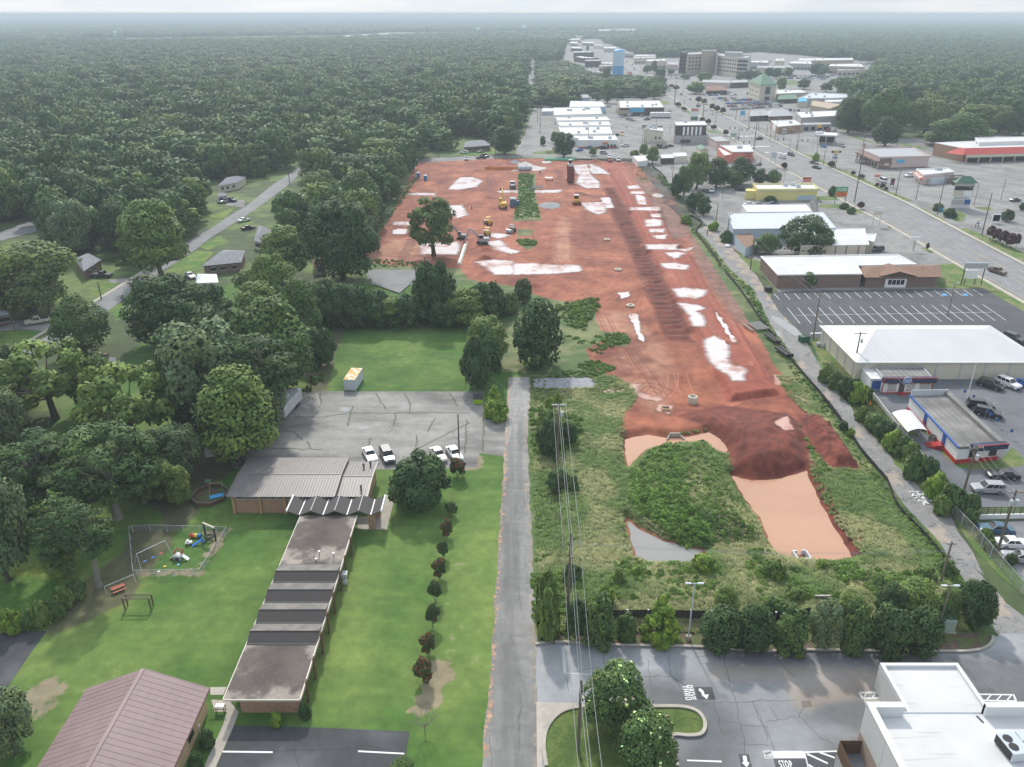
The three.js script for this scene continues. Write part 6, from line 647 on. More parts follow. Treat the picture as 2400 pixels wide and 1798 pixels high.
house('grey roofed house with brick chimney behind the pecan trees','B1',[840,250,985,240,1000,140,815,138],3,1.5,{wall:M.wall_cream,chimney:0.95});house('grey roofed house left of the great dark oak','A5',[-20,790,60,810,150,700,20,655],3,1.6,{axis:'z',wall:M.wall_cream});house('tan shed house behind the trunks of the great dark oak','A5',[500,1010,600,1000,570,950,480,955],2.8,1.2,{wall:M.wall_cream,roof:M.shingle_brown,win:[0.5]});
house('grey roofed house at the far edge of the dirt site','A2',[790,955,972,942,930,912,800,922],3,2,{wall:M.brick_brown});house('white porch roofed house at the left edge of the street','A4',[-60,1260,80,1240,60,1180,-60,1190],2.8,0.8,{wall:M.brick_brown,roof:M.roof_grey});house('brick house half hidden by the big left oak','A4',[-90,1140,40,1130,30,1080,-90,1080],3,1.4,{wall:M.brick_brown});house('pale house glimpsed through the big left oak','A4',[60,920,215,900,200,830,80,835],2.9,1.3,{wall:M.wall_white});
house('blue grey shed behind the strip mall trees','C2',[410,920,620,915,610,870,420,880],4,1.6,{name:'shed',cat:'shed',wall:M.wall_blue,roof:M.roof_grey,win:[]});B('long_blue_shed','long low blue shed left of the strip mall','shed','A2',[1300,722,1372,720,1372,702,1305,702],3,{wall:M.wall_blue,roof:M.metal_sheet,para:0});
{const p=S('B1',1835,995),b=thing('garden_shed','small white metal shed with grey barn roof by the church lot','shed',p,0.32);part(b,'body',boxb(2.4,1.9,3.6,0,0,-1.8),M.wall_white);part(b,'barn_roof',[slab([-1.25,1.85,0.1],[-0.8,2.5,0.1],[-0.8,2.5,-3.7],[-1.25,1.85,-3.7],0.06),slab([-0.8,2.5,0.1],[0,2.8,0.1],[0,2.8,-3.7],[-0.8,2.5,-3.7],0.06),slab([0,2.8,0.1],[0.8,2.5,0.1],[0.8,2.5,-3.7],[0,2.8,-3.7],0.06),slab([0.8,2.5,0.1],[1.25,1.85,0.1],[1.25,1.85,-3.7],[0.8,2.5,-3.7],0.06)],M.metal_sheet);part(b,'gable',prism([[-1.1,0],[1.1,0],[1.1,-0.04],[-1.1,-0.04]],1.9,2.5),M.wall_white);part(b,'door',box(0.06,1.7,1.5,1.22,0.9,-1.8),M.metal_grey);part(b,'door',box(0.06,1.7,0.08,1.25,0.9,-1.8),M.dark);}
{const p=S('B2',345,752),b=thing('garden_shed','beige shed under the trees behind the white trailer','shed',p,-0.1);part(b,'body',boxb(4.0,2.4,6.5,-2.0,0,-3.25),M.wall_cream);part(b,'roof',slab([-4.2,2.5,0.3],[0.3,3.0,0.3],[0.3,3.0,-6.8],[-4.2,2.5,-6.8],0.1),M.wood_grey);part(b,'door',box(1.1,2,0.06,-2.6,1,0.02),M.wall_tan);}
{const p=S('A2',1790,525),z=-p[1],r=36 / 2.765*(CAMH*SP+z*CP) / FPX,H=HT(p,'A2',318),b=thing('water_tower','tall standpipe water tower, white above and light blue below','water tower',p);part(b,'lower_shell',cyl(r,r,H*0.48,0,0,0,32),M.tower_blue);part(b,'upper_shell',cyl(r,r,H*0.46,0,H*0.48,0,32),M.tower_white);const d=plain(new THREE.SphereGeometry(r,32,8,0,6.3,0,Math.PI / 2));d.scale(1,0.32,1);d.translate(0,H*0.94,0);part(b,'dome',d,M.tower_blue);}
for(const[x,by,ty,s,l]of[[1185,240,165,16,'far white sphere water tower on the horizon'],[890,222,176,11,'faint smaller white water tower left of the sphere tower']]){const p=S('A2',x,by),k=(CAMH*SP-p[1]*CP) / FPX / 2.765,H=HT(p,'A2',ty),b=thing('water_tower',l,'water tower',p),r=s*k;part(b,'stem',cyl(r*0.22,r*0.15,H-r*1.5,0,0,0,12),M.tower_white);part(b,'tank',ball(r,0,H-r*0.9,0,0.85,18),M.tower_white);}
for(const[t,x,by,ty,s,l]of[['A3',1225,160,116,9,'faint white water tower right of centre on the horizon'],['A1',750,254,202,10,'faint pink white water tower at the left horizon']]){const p=S(t,x,by),k=(CAMH*SP-p[1]*CP) / FPX / 2.765,H=HT(p,t,ty),b=thing('water_tower',l,'water tower',p),r=s*k;part(b,'leg',[0,1,2,3].map((i)=>bar([Math.cos(i*1.57+0.8)*r,0,Math.sin(i*1.57+0.8)*r],[Math.cos(i*1.57+0.8)*r*0.7,H-r,Math.sin(i*1.57+0.8)*r*0.7],r*0.1)),M.tower_white);part(b,'tank',ball(r,0,H-r*0.8,0,0.7,16),M.tower_white);}
{const p=S('A2',559,240),H=HT(p,'A2',178),b=thing('radio_mast','thin dark mast standing in the far clearing','mast',p);part(b,'lattice',[bar([-2,0,0],[-0.8,H,0],1.1),bar([2,0,0],[0.8,H,0],1.1)],M.pole_wood);}
// trees one can tell apart
const T=(t,cx,by,ty,hw,k,l,g)=>treeAt(t,cx,by,ty,hw,k,l, /bush/.test(k)?'shrub':'tree',g);
T('O',592,850,640,108,'oak_a','great olive green oak overhanging the left side of the bright field');
T('O',458,925,690,115,'oak_g','broad pale grey green tree left of the white trailer');
T('O',365,745,588,90,'oak_b','broad dark tree between the street and the grey green trees');
T('O',455,730,610,62,'oak_b','dark tree right of the broad dark street tree');
T('O',185,765,635,62,'oak_a','rounded olive tree overhanging the lower street');
T('O',70,672,520,112,'oak_c','huge spreading oak at the left edge beside the driveway');
T('O',350,600,418,68,'tall','tall bright green tree hiding the middle of the street');
T('O',742,605,425,88,'oak_b','great dark domed oak at the left corner of the dirt site');
T('O',937,552,420,57,'airy','lone airy tree standing on the red dirt');
T('O',940,695,548,50,'dense','dense green tree in front of the lone airy tree');
T('O',580,660,560,70,'oak_c','wide green tree left of the garden sheds by the great oak');
T('O',660,705,600,52,'oak_a','leafy tree at the left end of the field hedge');
T('O',622,700,605,45,'med_a','dark tree behind the great olive oak');
for(const[x,by,ty,w,k,d]of[[715,700,605,38,'dense','dark rounded tree at the left corner of the bright field'],[765,705,612,36,'oak_a','reddish tinged tree in the field hedge left of the grey pad'],[812,705,625,34,'dense','tree in the field hedge below the grey pad'],[850,703,640,30,'tall','bright green tree in the field hedge at the grey pad corner'],[890,705,632,32,'dense','dark tree in the field hedge left of the dense tree'],[965,705,640,34,'oak_a','low tree in the field hedge right of the dense tree'],[1008,702,622,36,'tall','yellow green tree at the right end of the field hedge'],[1052,690,606,36,'dense','dark tree at the dirt edge right of the field hedge'],[1092,676,632,26,'egg_b','small rounded tree beside the dirt edge'],[1130,655,603,17,'egg','slim pointed tree at the edge of the red dirt']])T('O',x,by,ty-4,w*1.3,k==='oak_a'?'dense':k,d);
T('O',1052,790,676,48,'tall','yellow green tree behind the dark lane tree');T('O',1040,835,705,48,'dense','dark tree at the right end of the bright field');T('O',1160,792,638,58,'egg','very large dark egg shaped tree beside the gravel strip');
T('O',1068,893,828,24,'young','pointed young tree at the corner of the church lot');T('O',1070,905,862,30,'bush_l','light green bush under the pointed young tree');
T('O',255,1120,905,115,'pine','huge dark pine left of the octagonal sandbox');T('O',312,1085,930,62,'pine','second dark pine beside the octagonal sandbox');T('B5',640,480,-60,185,'pine_b','tall pine with pale bare trunk beside the playground');T('B5',420,420,170,110,'tall','light green young tree left of the bare pine trunk');T('O',180,1120,990,90,'pine','spreading dark pine behind the left lawn');
T('O',105,1100,930,85,'pine_b','dark pine behind the left lawn at the edge of the pecans');T('O',55,1150,1000,60,'oak_b','dark tree between the leaning tree and the pines');T('O',150,1235,1075,75,'pine','dark pine left of the bare pine trunk');T('O',330,1060,930,75,'oak_b','dark tree above the second pine');T('O',545,800,690,70,'oak_b','dark tree between the two great trees left of the field');T('O',690,790,700,40,'dense','dark tree at the left end of the bright field');
T('O',397,1030,918,56,'oak_g','feathery grey green tree beside the white metal shed');T('O',420,935,862,45,'dense','bright dense tree behind the white metal shed');T('O',345,1080,985,45,'tall','bright green tree in front of the feathery grey tree');T('O',392,1092,1000,30,'tall','lime green tree right of the dark pines');
T('O',120,905,740,118,'pecan','large loose pecan tree below the street');T('O',295,965,790,112,'pecan','large loose pecan tree right of its twin');T('O',215,900,770,60,'pecan','smaller loose tree between the two large pecans');
T('O',17,1255,975,78,'oak_g','tall leaning tree at the left edge with bare dark trunk');T('O',20,990,840,60,'oak_g','grey green tree at the left edge above the leaning tree');T('O',30,1630,1500,66,'oak_g','leafy tree in the lower left corner');
T('O',906,1088,978,74,'dense','dark dense magnolia in the middle of the church lawn');
T('O',1328,1565,1442,80,'crape_w','large crape myrtle with white blossom on the kerbed island');T('O',1398,1650,1548,74,'crape_w','second white flowered crape myrtle at the bottom of the island');T('B6',1230,1720,1612,90,'oak_a','tree top poking in at the bottom of the front pad');
T('B2',1810,1165,1020,70,'crape_r','crape myrtle in full red flower by the church lot pole');
[[1548,25,-60,45,'half hidden under the magnolia','crape'],[1515,165,50,45,'second from the magnolia','crape_r'],[1495,300,190,42,'third from the magnolia, dark green','crape'],[1468,430,300,52,'fourth from the magnolia, red topped','crape_r'],[1443,585,445,52,'fifth from the magnolia','crape'],[1424,740,600,54,'sixth from the magnolia','crape'],[1394,920,788,57,'seventh from the magnolia, reddish','crape_r'],[1365,1110,955,75,'nearest in the row, largest and reddest','crape_r']].forEach(([x,b,t,w,l,k])=>T('B6',x,b,t,w,k,'crape myrtle on the church lawn, '+l,'crape myrtles in a row on the church lawn'));
{const p=S('B6',1375,1435),b=thing('bare_sapling','leafless grey sapling at the near end of the crape row','sapling',p),R=RNG(4),gs=[limb([0,0,0],[0,1.1,0],0.06,0.05)];for(let i=0;i<14;i++){const a=i*2.4,l=0.9+R()*0.9;gs.push(limb([0,0.9,0],[Math.cos(a)*l*0.8,0.9+l*0.9,Math.sin(a)*l*0.8],0.03,0.008,4));for(let k=0;k<4;k++){const q=0.5+0.12*k;gs.push(limb([Math.cos(a)*l*0.8*q,0.9+l*0.9*q,Math.sin(a)*l*0.8*q],[Math.cos(a+R()-0.5)*l*(q+0.2),0.9+l*(q+0.35),Math.sin(a+R()-0.5)*l*(q+0.2)],0.014,0.006,4));}}part(b,'branches',gs,BARKG);}
T('B6',410,1385,1300,42,'bush_l','loose bright green shrub below the end wall of the wing');T('B6',600,1340,1235,42,'bush_d','clipped dark shrub at the corner of the wing');T('B5',1355,1525,1420,55,'bush_d','round clipped shrub beside the near hall, upper one');T('B5',1285,1680,1570,55,'bush_d','round clipped shrub beside the near hall, lower one');T('B5',75,780,625,76,'bush_l','round yellow green shrub at the left driveway');
[[200,745,640,60],[290,720,580,80],[370,690,540,70],[430,610,480,75],[500,560,430,70]].forEach(([x,b,t,w],i)=>T('B5',x,b,t,w,i%2?'bush_b':'bush','dark hedge shrub right of the yellow green shrub, '+['at its lower end','second from its lower end','in its middle','second from its upper end','at its upper end'][i]));
[[220,880,600,70,'bush_b','ragged shrub at the lane corner by the wires'],[400,900,650,70,'dense','rounded tree left of the largest kerb evergreen'],[520,915,640,100,'egg_b','large dark evergreen at the left end of the kerb planting'],[685,890,748,58,'egg_b','small dark rounded evergreen beside the fence'],[885,890,630,108,'young','feathery bright green cypress in front of the black fence'],[1240,940,710,118,'egg','dark egg shaped evergreen right of the double lamp'],[1270,780,580,72,'tall','bright young tree behind the dark egg shaped evergreen'],[1440,945,700,105,'egg','dark evergreen second right of the double lamp']].forEach((a)=>T('B7',a[0],a[1],a[2]-12,a[3]*1.2,...a.slice(4)));
[[60,825,545,95,'egg','dark evergreen third right of the double lamp'],[290,835,540,118,'egg_b','grey green evergreen left of the concrete headwall'],[540,810,500,112,'oak_g','loose pale tree in front of the concrete headwall'],[740,830,500,104,'egg_b','dark evergreen right of the concrete headwall'],[720,620,420,90,'tall','yellow green tree behind the dark evergreens'],[985,845,520,140,'egg','very dark broad evergreen in the kerb planting'],[1220,845,540,125,'egg','very dark evergreen left of the right lamp'],[1000,640,380,110,'oak_b','dark tree behind the very dark evergreens'],[1170,640,340,140,'tall','broad yellow green tree behind the very dark evergreens'],[1400,640,410,80,'oak_a','green tree behind the right lamp'],[1590,640,335,120,'dense','rounded bright tree at the bend of the alley']].forEach((a)=>T('B8',a[0],a[1],a[2]-14,a[3]*1.18,...a.slice(4)));
[['B3',330,1330,1030,130,'dense','large dark bush under the crossarm pole'],['B3',300,1130,960,110,'bush_b','bright bush at the lane side above the dark bush'],['B3',480,1280,1060,90,'dense','dark bush right of the crossarm pole'],['B3',400,1650,1480,120,'dense','dark bush below the crossarm pole by the wires'],['B3',520,1680,1530,70,'bush','small bush on the grass right of the wires'],['B3',395,900,800,40,'young','slim young tree behind the crossarm pole'],['B3',330,940,850,50,'bush_l','yellow green bush at the lane end'],['B7',200,800,490,80,'bush_b','tall bright scrub at the lane side above the corner'],['B7',360,560,430,60,'bush','scrub bush right of the second pole'],['B7',560,700,570,60,'bush_l','bright scrub bush in the tall grass'],['B7',740,530,455,40,'bush_l','lime bush in the tall grass above the cypress'],['B7',1150,500,385,85,'bush_l','grassy bush at the right end of the grey pond'],['B7',640,580,480,45,'bush_b','small bush in the tall grass left of the lime bush'],['B8',180,330,190,100,'bush_b','bright bush below the orange pond'],['B8',330,300,230,60,'bush','low bush left of the concrete outlet box'],['B8',530,280,190,60,'bush_l','lime bush right of the concrete outlet box'],['B8',330,480,390,80,'bush_b','bush on the bank above the black fence'],['B8',200,560,460,90,'bush','dark bush left above the headwall'],['B8',1250,360,240,90,'bush_b','scrub bush left of the white pole'],['B8',1400,300,190,70,'bush','scrub bush at the white pole'],['B8',900,380,290,90,'bush_b','low bush on the tall grass slope']].forEach((a)=>T(...a));
[['B4',440,150,20,60],['B4',520,200,60,70],['B4',600,270,100,80],['B4',690,300,150,80],['B4',760,280,180,50],['B4',720,450,340,60],['B4',820,520,400,80],['B4',900,600,440,90],['B4',960,680,520,80],['B4',1040,720,560,90],['B4',1100,780,620,80],['B4',1130,900,680,100],['B4',1230,900,730,90],['B4',1290,1050,850,90],['B4',1400,1150,930,110],['B4',1340,1170,1030,80],['B4',1560,1140,1010,80],['B4',580,520,450,40],['B4',640,570,510,35],['B4',1560,1250,1130,60],['B4',1680,1390,1290,60],['B4',1720,1460,1380,50],['B4',1880,1560,1480,50]].forEach(([t,x,b,y,w],i)=>T(t,x,b,y,w,['bush_b','bush','dense','bush_l','bush'][i%5],'tangled shrub in the overgrown strip between alley and car sales lot','shrubs overgrowing the strip beside the alley'));
T('A7',590,1250,960,215,'oak_b','big dark oak leaning over the cream walled store');T('A7',300,1250,1090,110,'oak_a','green tree at the left foot of the big dark oak');T('A8',612,390,275,62,'crape_w','small round tree before the brown brick store');
[['A6',1590,340,0,110,'tall','tall dark tree beside the salmon store, left one'],['A6',1760,330,60,120,'oak_b','broad dark tree in the group by the salmon store'],['A6',1900,320,170,110,'oak_a','low green tree at the right of the group by the salmon store'],['A6',1480,400,130,90,'oak_a','green tree at the left of the group by the salmon store'],['A6',1430,420,180,70,'dense','dense tree at the edge of the site by the tall group'],['A6',1580,520,350,90,'dense','dense tree beside the small yard by the site'],['A6',1650,570,400,70,'oak_b','dark tree below the small yard by the site'],['A6',1500,640,560,55,'bush_l','bright bush on the site edge left of the metal shop'],['A6',1740,700,620,50,'bush_l','bright bush at the corner of the metal shop'],['A6',1850,800,690,60,'bush','dark bush along the metal shop wall'],['A7',250,735,612,62,'oak_b','dark tree behind the yellow store, left one'],['A7',350,735,620,62,'oak_a','dark tree behind the yellow store, right one'],['A7',110,735,520,110,'oak_b','dark tree mass left of the yellow store'],['A7',335,860,820,48,'bush_d','dark shrub at the yellow store wall'],['A7',790,820,745,32,'bush_d','dark shrub left of the green and orange sign'],['A7',880,915,870,38,'bush_d','round dark shrub beside the road left of the tall pole'],['A7',1000,920,860,28,'plum','small dark tree right of the tall pole'],['A7',930,950,900,35,'bush','low shrub under the tall pole'],['C6',810,510,390,100,'bush_d','large dark round shrub left of the tall store sign'],['C6',1010,620,470,110,'bush_d','large dark round shrub under the tall store sign'],['C6',1930,680,475,110,'dense','round green tree right of the blue framed sign'],['C6',2180,510,370,55,'dense','small round tree at the right edge of the shopping car park'],['C6',640,1160,1030,30,'plum','stunted dark tree on the small kerb island']].forEach((a)=>T(...a));
[['C6',1655,975,750,80],['C6',1755,1020,800,85],['C6',1860,1070,830,90],['C6',1975,1120,870,100],['C6',2080,1100,880,60]].forEach((a,i)=>T(...a,'plum','purple leaved tree in the row along the right verge, '+['first from the far end','second from the far end','third from the far end','fourth from the far end','nearest end'][i],'purple plum trees along the right verge'));
[['A7',435,625,570,24],['A7',785,605,560,32],['A7',945,670,632,18],['A7',1005,690,658,32],['A7',1122,755,722,18],['A7',1160,770,725,24],['A7',1190,780,752,18],['C5',1335,950,865,45],['C5',2015,910,845,55]].forEach((a,i)=>T(...a,'plum',['small purple tree left of the highway by the pole sign','purple shrub under the yellow black sign','small purple tree on the right verge, far one','wider purple tree on the right verge beside the tall pole','little purple tree by the dark banner, left','little purple tree by the dark banner, middle','little purple tree by the dark banner, right','purple tree on the corner island left of the highway','purple tree on the right verge below the junction'][i]));
T('A7',668,560,500,28,'bush_l','bright green shrub on the verge right of the junction');
[['C3',340,630,555],['C3',400,640,580],['C3',480,700,630],['C3',530,720,650],['C3',590,740,670],['C3',380,830,770],['C3',440,850,790],['C3',500,905,850],['C3',620,965,900],['C3',130,670,615],['C3',190,710,665],['C3',60,470,430],['C3',110,500,440]].forEach(([t,x,b,y])=>T(t,x,b,y,36,'plum','small dark street tree on the highway verge beyond the junction','small street trees along the far highway verges'));
[['A2',1440,1020,850,80,'oak_b','dark tree between the white strip mall and the dirt site'],['A2',1385,930,850,35,'oak_a','small light tree left of the white strip mall'],['A2',1305,942,878,20,'egg','small pointed tree on the lane island'],['A2',1630,1010,950,28,'tall','small tree at the far edge of the site by the parked vans'],['A2',1060,1000,810,105,'oak_b','reddish dark tree at the far edge of the site'],['C4',1310,860,635,85,'tall','bright green tree at the site corner by the white shed'],['C4',1200,770,600,60,'tall','green tree behind the bright tree at the site corner'],['C4',1090,760,690,60,'bush_l','bright bush left of the site corner trees'],['A2',250,1105,880,140,'tall','bright green tall tree at the far left corner of the site'],['A2',70,1130,990,140,'oak_b','dark tree at the far left side of the site'],['A2',430,1110,1000,50,'tall','light green tree at the site corner beside the road'],['A5',870,350,40,190,'oak_b','broad dark domed tree above the site edge'],['A5',1170,440,200,110,'oak_a','yellow green tree on the left edge of the site'],['A5',560,440,170,180,'oak_a','large green tree right of the upper street'],['A5',900,620,170,200,'oak_a','large tree on the left edge of the site behind the great oak'],['A5',600,180,-20,110,'tall','green tree standing beside the upper street']].forEach((a)=>T(...a));
[['C2',870,700,460,75],['C2',1110,760,660,110],['C2',1300,780,640,120],['C2',980,790,690,100],['C2',1560,930,700,90],['C2',1390,950,830,70],['C2',720,960,830,90],['C2',880,990,690,100],['C2',1060,950,800,90],['C2',1200,900,750,90],['C2',150,1050,780,190],['C2',330,860,620,150],['C2',560,840,620,110],['C2',1550,560,370,55],['C2',1460,560,440,80],['C2',1650,650,480,100],['C2',600,250,160,25],['C2',1220,330,270,30]].forEach((a,i)=>T(...a,MEDS[i%7],'dark tree in the belt around the foot of the water tower','trees around the water tower'));
[['C3',410,420,300,100],['C3',310,530,400,100],['C3',860,400,270,55],['C3',780,390,290,60],['C3',930,390,280,55],['C3',1070,370,250,60],['C3',1150,380,255,50],['C3',1195,490,360,60],['C3',1270,350,250,50],['C3',1550,350,200,70],['C3',1640,340,230,55],['C3',885,560,490,50],['C3',1430,480,370,80],['C3',1660,510,410,70],['C3',1830,520,345,110],['C3',1960,500,330,90],['C3',2110,480,330,110],['C3',1740,450,370,60],['C3',200,380,320,60],['C3',50,330,270,50]].forEach((a,i)=>T(...a,MEDS[(i+3)%7],'dark tree among the buildings around the hospital','trees around the hospital'));
[['A3',1070,860,620,95],['A3',1290,880,560,160],['A3',1310,950,750,100],['A3',1560,880,630,140],['A3',1780,960,720,190],['A3',1880,850,660,120],['A3',2050,860,680,120],['A3',2180,880,620,130],['A3',1420,760,540,130],['A3',1700,750,560,120],['A3',1990,740,560,130],['A3',1660,940,850,120]].forEach((a,i)=>T(...a,['oak_b','oak_a','oak_b','oak_c','oak_a','tall','oak_c','oak_b'][i%8],'large tree at the front of the wood behind the red roofed mall','large trees fronting the wood at right'));
{
const g=foliage(RNG(71),{R:0.7,H:0.9,y0:0,lobes:5,lobeR:0.5,n:130,size:0.24,squash:0.7},lobesOf(RNG(71),{shape:'dome',R:0.7,H:0.8,y0:0,lobes:5,lobeR:0.5,fill:1})),list=[],R=RNG(72);
const put=(poly,n,s0,s1,k0,k1,dens)=>{const b=bounds(poly);for(let i=0,t=0;i<n&&t<n*10;t++){const x=mixn(b[0],b[1],R()),z=mixn(b[2],b[3],R());if(!inPoly(x,z,poly)||(dens&&fbm(x*0.22,z*0.22,4,dens)<0.45))continue;i++;list.push([x,z,mixn(s0,s1,R()*R()),mixn(k0,k1,R())]);}};
put(P_MOUND,1500,0.35,0.95,0.9,1.7);put(PL('O',1365,1040,1415,985,1450,975,1470,1040,1480,1120,1540,1180,1480,1185,1390,1125,1358,1085),1300,0.55,1.5,0.8,1.9);
put(PL('B3',150,950,260,950,620,1080,560,1300,400,1400,200,1330),260,0.7,1.6,0.8,1.6);put(PL('B3',360,60,740,0,740,100,620,270,480,230),200,0.8,1.7,0.8,1.6,0);put(PL('B3',470,330,860,310,1000,380,760,480,640,440,470,300),120,0.5,1.2,0.9,1.6,5);put(PL('B3',180,590,760,540,900,600,700,680,200,680),220,0.5,1.2,0.9,1.6,6);put(PL('B3',820,310,990,310,1010,390,850,400),60,0.8,1.5,0.9,1.5);
put(PL('B7',120,500,300,500,330,860,130,800),260,0.5,1.3,0.9,1.8);put(PL('B7',330,440,800,440,1500,480,1534,690,600,690,340,800),520,0.35,1.0,0.9,1.8,9);put(PL('B8',0,150,350,200,700,240,1000,330,1300,330,1300,480,0,520),800,0.35,1.1,0.9,1.8,10);put(PL('B8',1250,0,1440,180,1530,330,1500,520,1350,400,1330,200),180,0.5,1.3,0.8,1.6);
for(const[l,w]of[[ALLEY_L,-1.6]])for(let i=0;i<620;i++){const p=along(l,i / 620*lineLen(l));if(-p[1]>84)list.push([p[0]+w+(R()-0.5)*2.2,p[1]+(R()-0.5),0.35+0.7*R()*R(),0.9+0.9*R()]);}
for(let i=0;i<320;i++){const p=along(LANE_R,i / 320*lineLen(LANE_R));if(-p[1]>80)list.push([p[0]+0.5+R()*2.6,p[1]+(R()-0.5),0.3+0.5*R()*R(),1+0.9*R()]);}
put(PL('C1',930,250,1160,250,1190,640,1290,960,870,1000,930,640),520,0.6,1.7,1.0,1.9,0);put(PL('C1',920,1340,1200,1340,1200,1420,1000,1420),70,0.8,1.6,1.0,1.8);put(PL('A5',1280,300,1400,240,1100,680,1060,720),220,0.5,1.4,1.0,1.8);put(PL('A5',960,960,1160,950,1440,985,1440,1010,1000,1020),90,0.5,1.2,0.8,1.5);put(PL('A6',1010,120,1300,200,1330,260,1090,300),90,0.4,1.0,0.9,1.6);put(PL('A6',1250,200,1400,320,1500,460,1440,420,1300,300),90,0.8,1.6,0.8,1.5);put(PL('B4',230,500,280,620,400,760,480,900,390,900,300,660,180,520),100,0.4,1.0,0.9,1.7);
put(PL('O',690,706,1030,706,1090,660,1100,640,1010,660,700,680),420,1.2,3.0,0.6,1.2);put(PL('O',690,700,720,700,690,846,640,846,600,800),90,1.0,2.2,0.6,1.1);
put(PL('A4',880,760,1000,740,1300,760,1260,820,1000,830),40,1.0,2.2,0.8,1.3);put(PL('B1',360,1000,620,960,700,1500,500,1600),50,1.0,2.0,0.7,1.1);
const im=new THREE.InstancedMesh(g,LEAF.light,list.length),m=new THREE.Matrix4(),q=new THREE.Quaternion(),c=new THREE.Color(),up=new THREE.Vector3(0,1,0);list.forEach(([x,z,s,k],i)=>{q.setFromAxisAngle(up,h2(i,7)*6.28);m.compose(new THREE.Vector3(x,terrainH(x,z)-0.08,z),q,new THREE.Vector3(s,s*(0.7+0.5*h2(i,8)),s));im.setMatrixAt(i,m);k*=0.82;im.setColorAt(i,c.setRGB(k*0.88,k,k*0.75));});im.name='undergrowth';im.userData.kind='stuff';im.castShadow=im.receiveShadow=true;scene.add(im);
}
{
const R=RNG(81),pos=[],nor=[];for(let i=0;i<16;i++){const a=R()*6.28,r=0.28*Math.sqrt(R()),x=Math.cos(a)*r,z=Math.sin(a)*r,h=0.16+0.22*R(),b=R()*6.28,L=0.26+0.22*R(),w=0.06,dx=-Math.sin(b)*w,dz=Math.cos(b)*w,lx=Math.cos(b)*L,lz=Math.sin(b)*L;pos.push(x+dx,0.02,z+dz,x+lx,h,z+lz,x-dx,0.02,z-dz);for(let k=0;k<3;k++)nor.push(0.1,0.98,0.1);}
const g=new THREE.BufferGeometry();g.setAttribute('position',new THREE.BufferAttribute(new Float32Array(pos),3));g.setAttribute('normal',new THREE.BufferAttribute(new Float32Array(nor),3));
const mat=new THREE.MeshStandardMaterial({color:new THREE.Color().setRGB(0.19,0.245,0.085),roughness:0.9,side:THREE.DoubleSide}),n=26000,im=new THREE.InstancedMesh(g,mat,n),m=new THREE.Matrix4(),q=new THREE.Quaternion(),c=new THREE.Color(),up=new THREE.Vector3(0,1,0),bank=[[3.8,-79],[58.5,-79],[62,-100],[61.5,-158],[3.8,-158]];let i=0;
while(i<n){const x=3.8+58*R(),z=-79-79*Math.pow(R(),1.25);if(!inPoly(x,z,bank))continue;if([P_POND,P_POND2,P_POND3].some((P)=>nearBB(x,z,P,1)&&polyDist(x,z,P)<0.6))continue;if(inPoly(x,z,P_SITE)||inPoly(x,z,P_GRAVEL)||lineDist(x,z,ALLEY_L)<1)continue;const d=fbm(x*0.2,z*0.2,3,14),s=0.6+0.9*R()*d;q.setFromAxisAngle(up,R()*6.28);m.compose(new THREE.Vector3(x,terrainH(x,z)-0.03,z),q,new THREE.Vector3(s*1.2,s,s*1.2));im.setMatrixAt(i,m);const y=fbm(x*0.15+9,z*0.15,3,15),k=0.6+0.6*R();im.setColorAt(i,c.setRGB(k*mixn(0.7,1.7,sstep(0.4,0.65,y)),k*mixn(0.85,1.35,sstep(0.4,0.65,y)),k*mixn(0.6,1.6,sstep(0.4,0.65,y))));i++;}
im.name='rough_grass';im.userData.kind='stuff';im.castShadow=im.receiveShadow=true;scene.add(im);
}
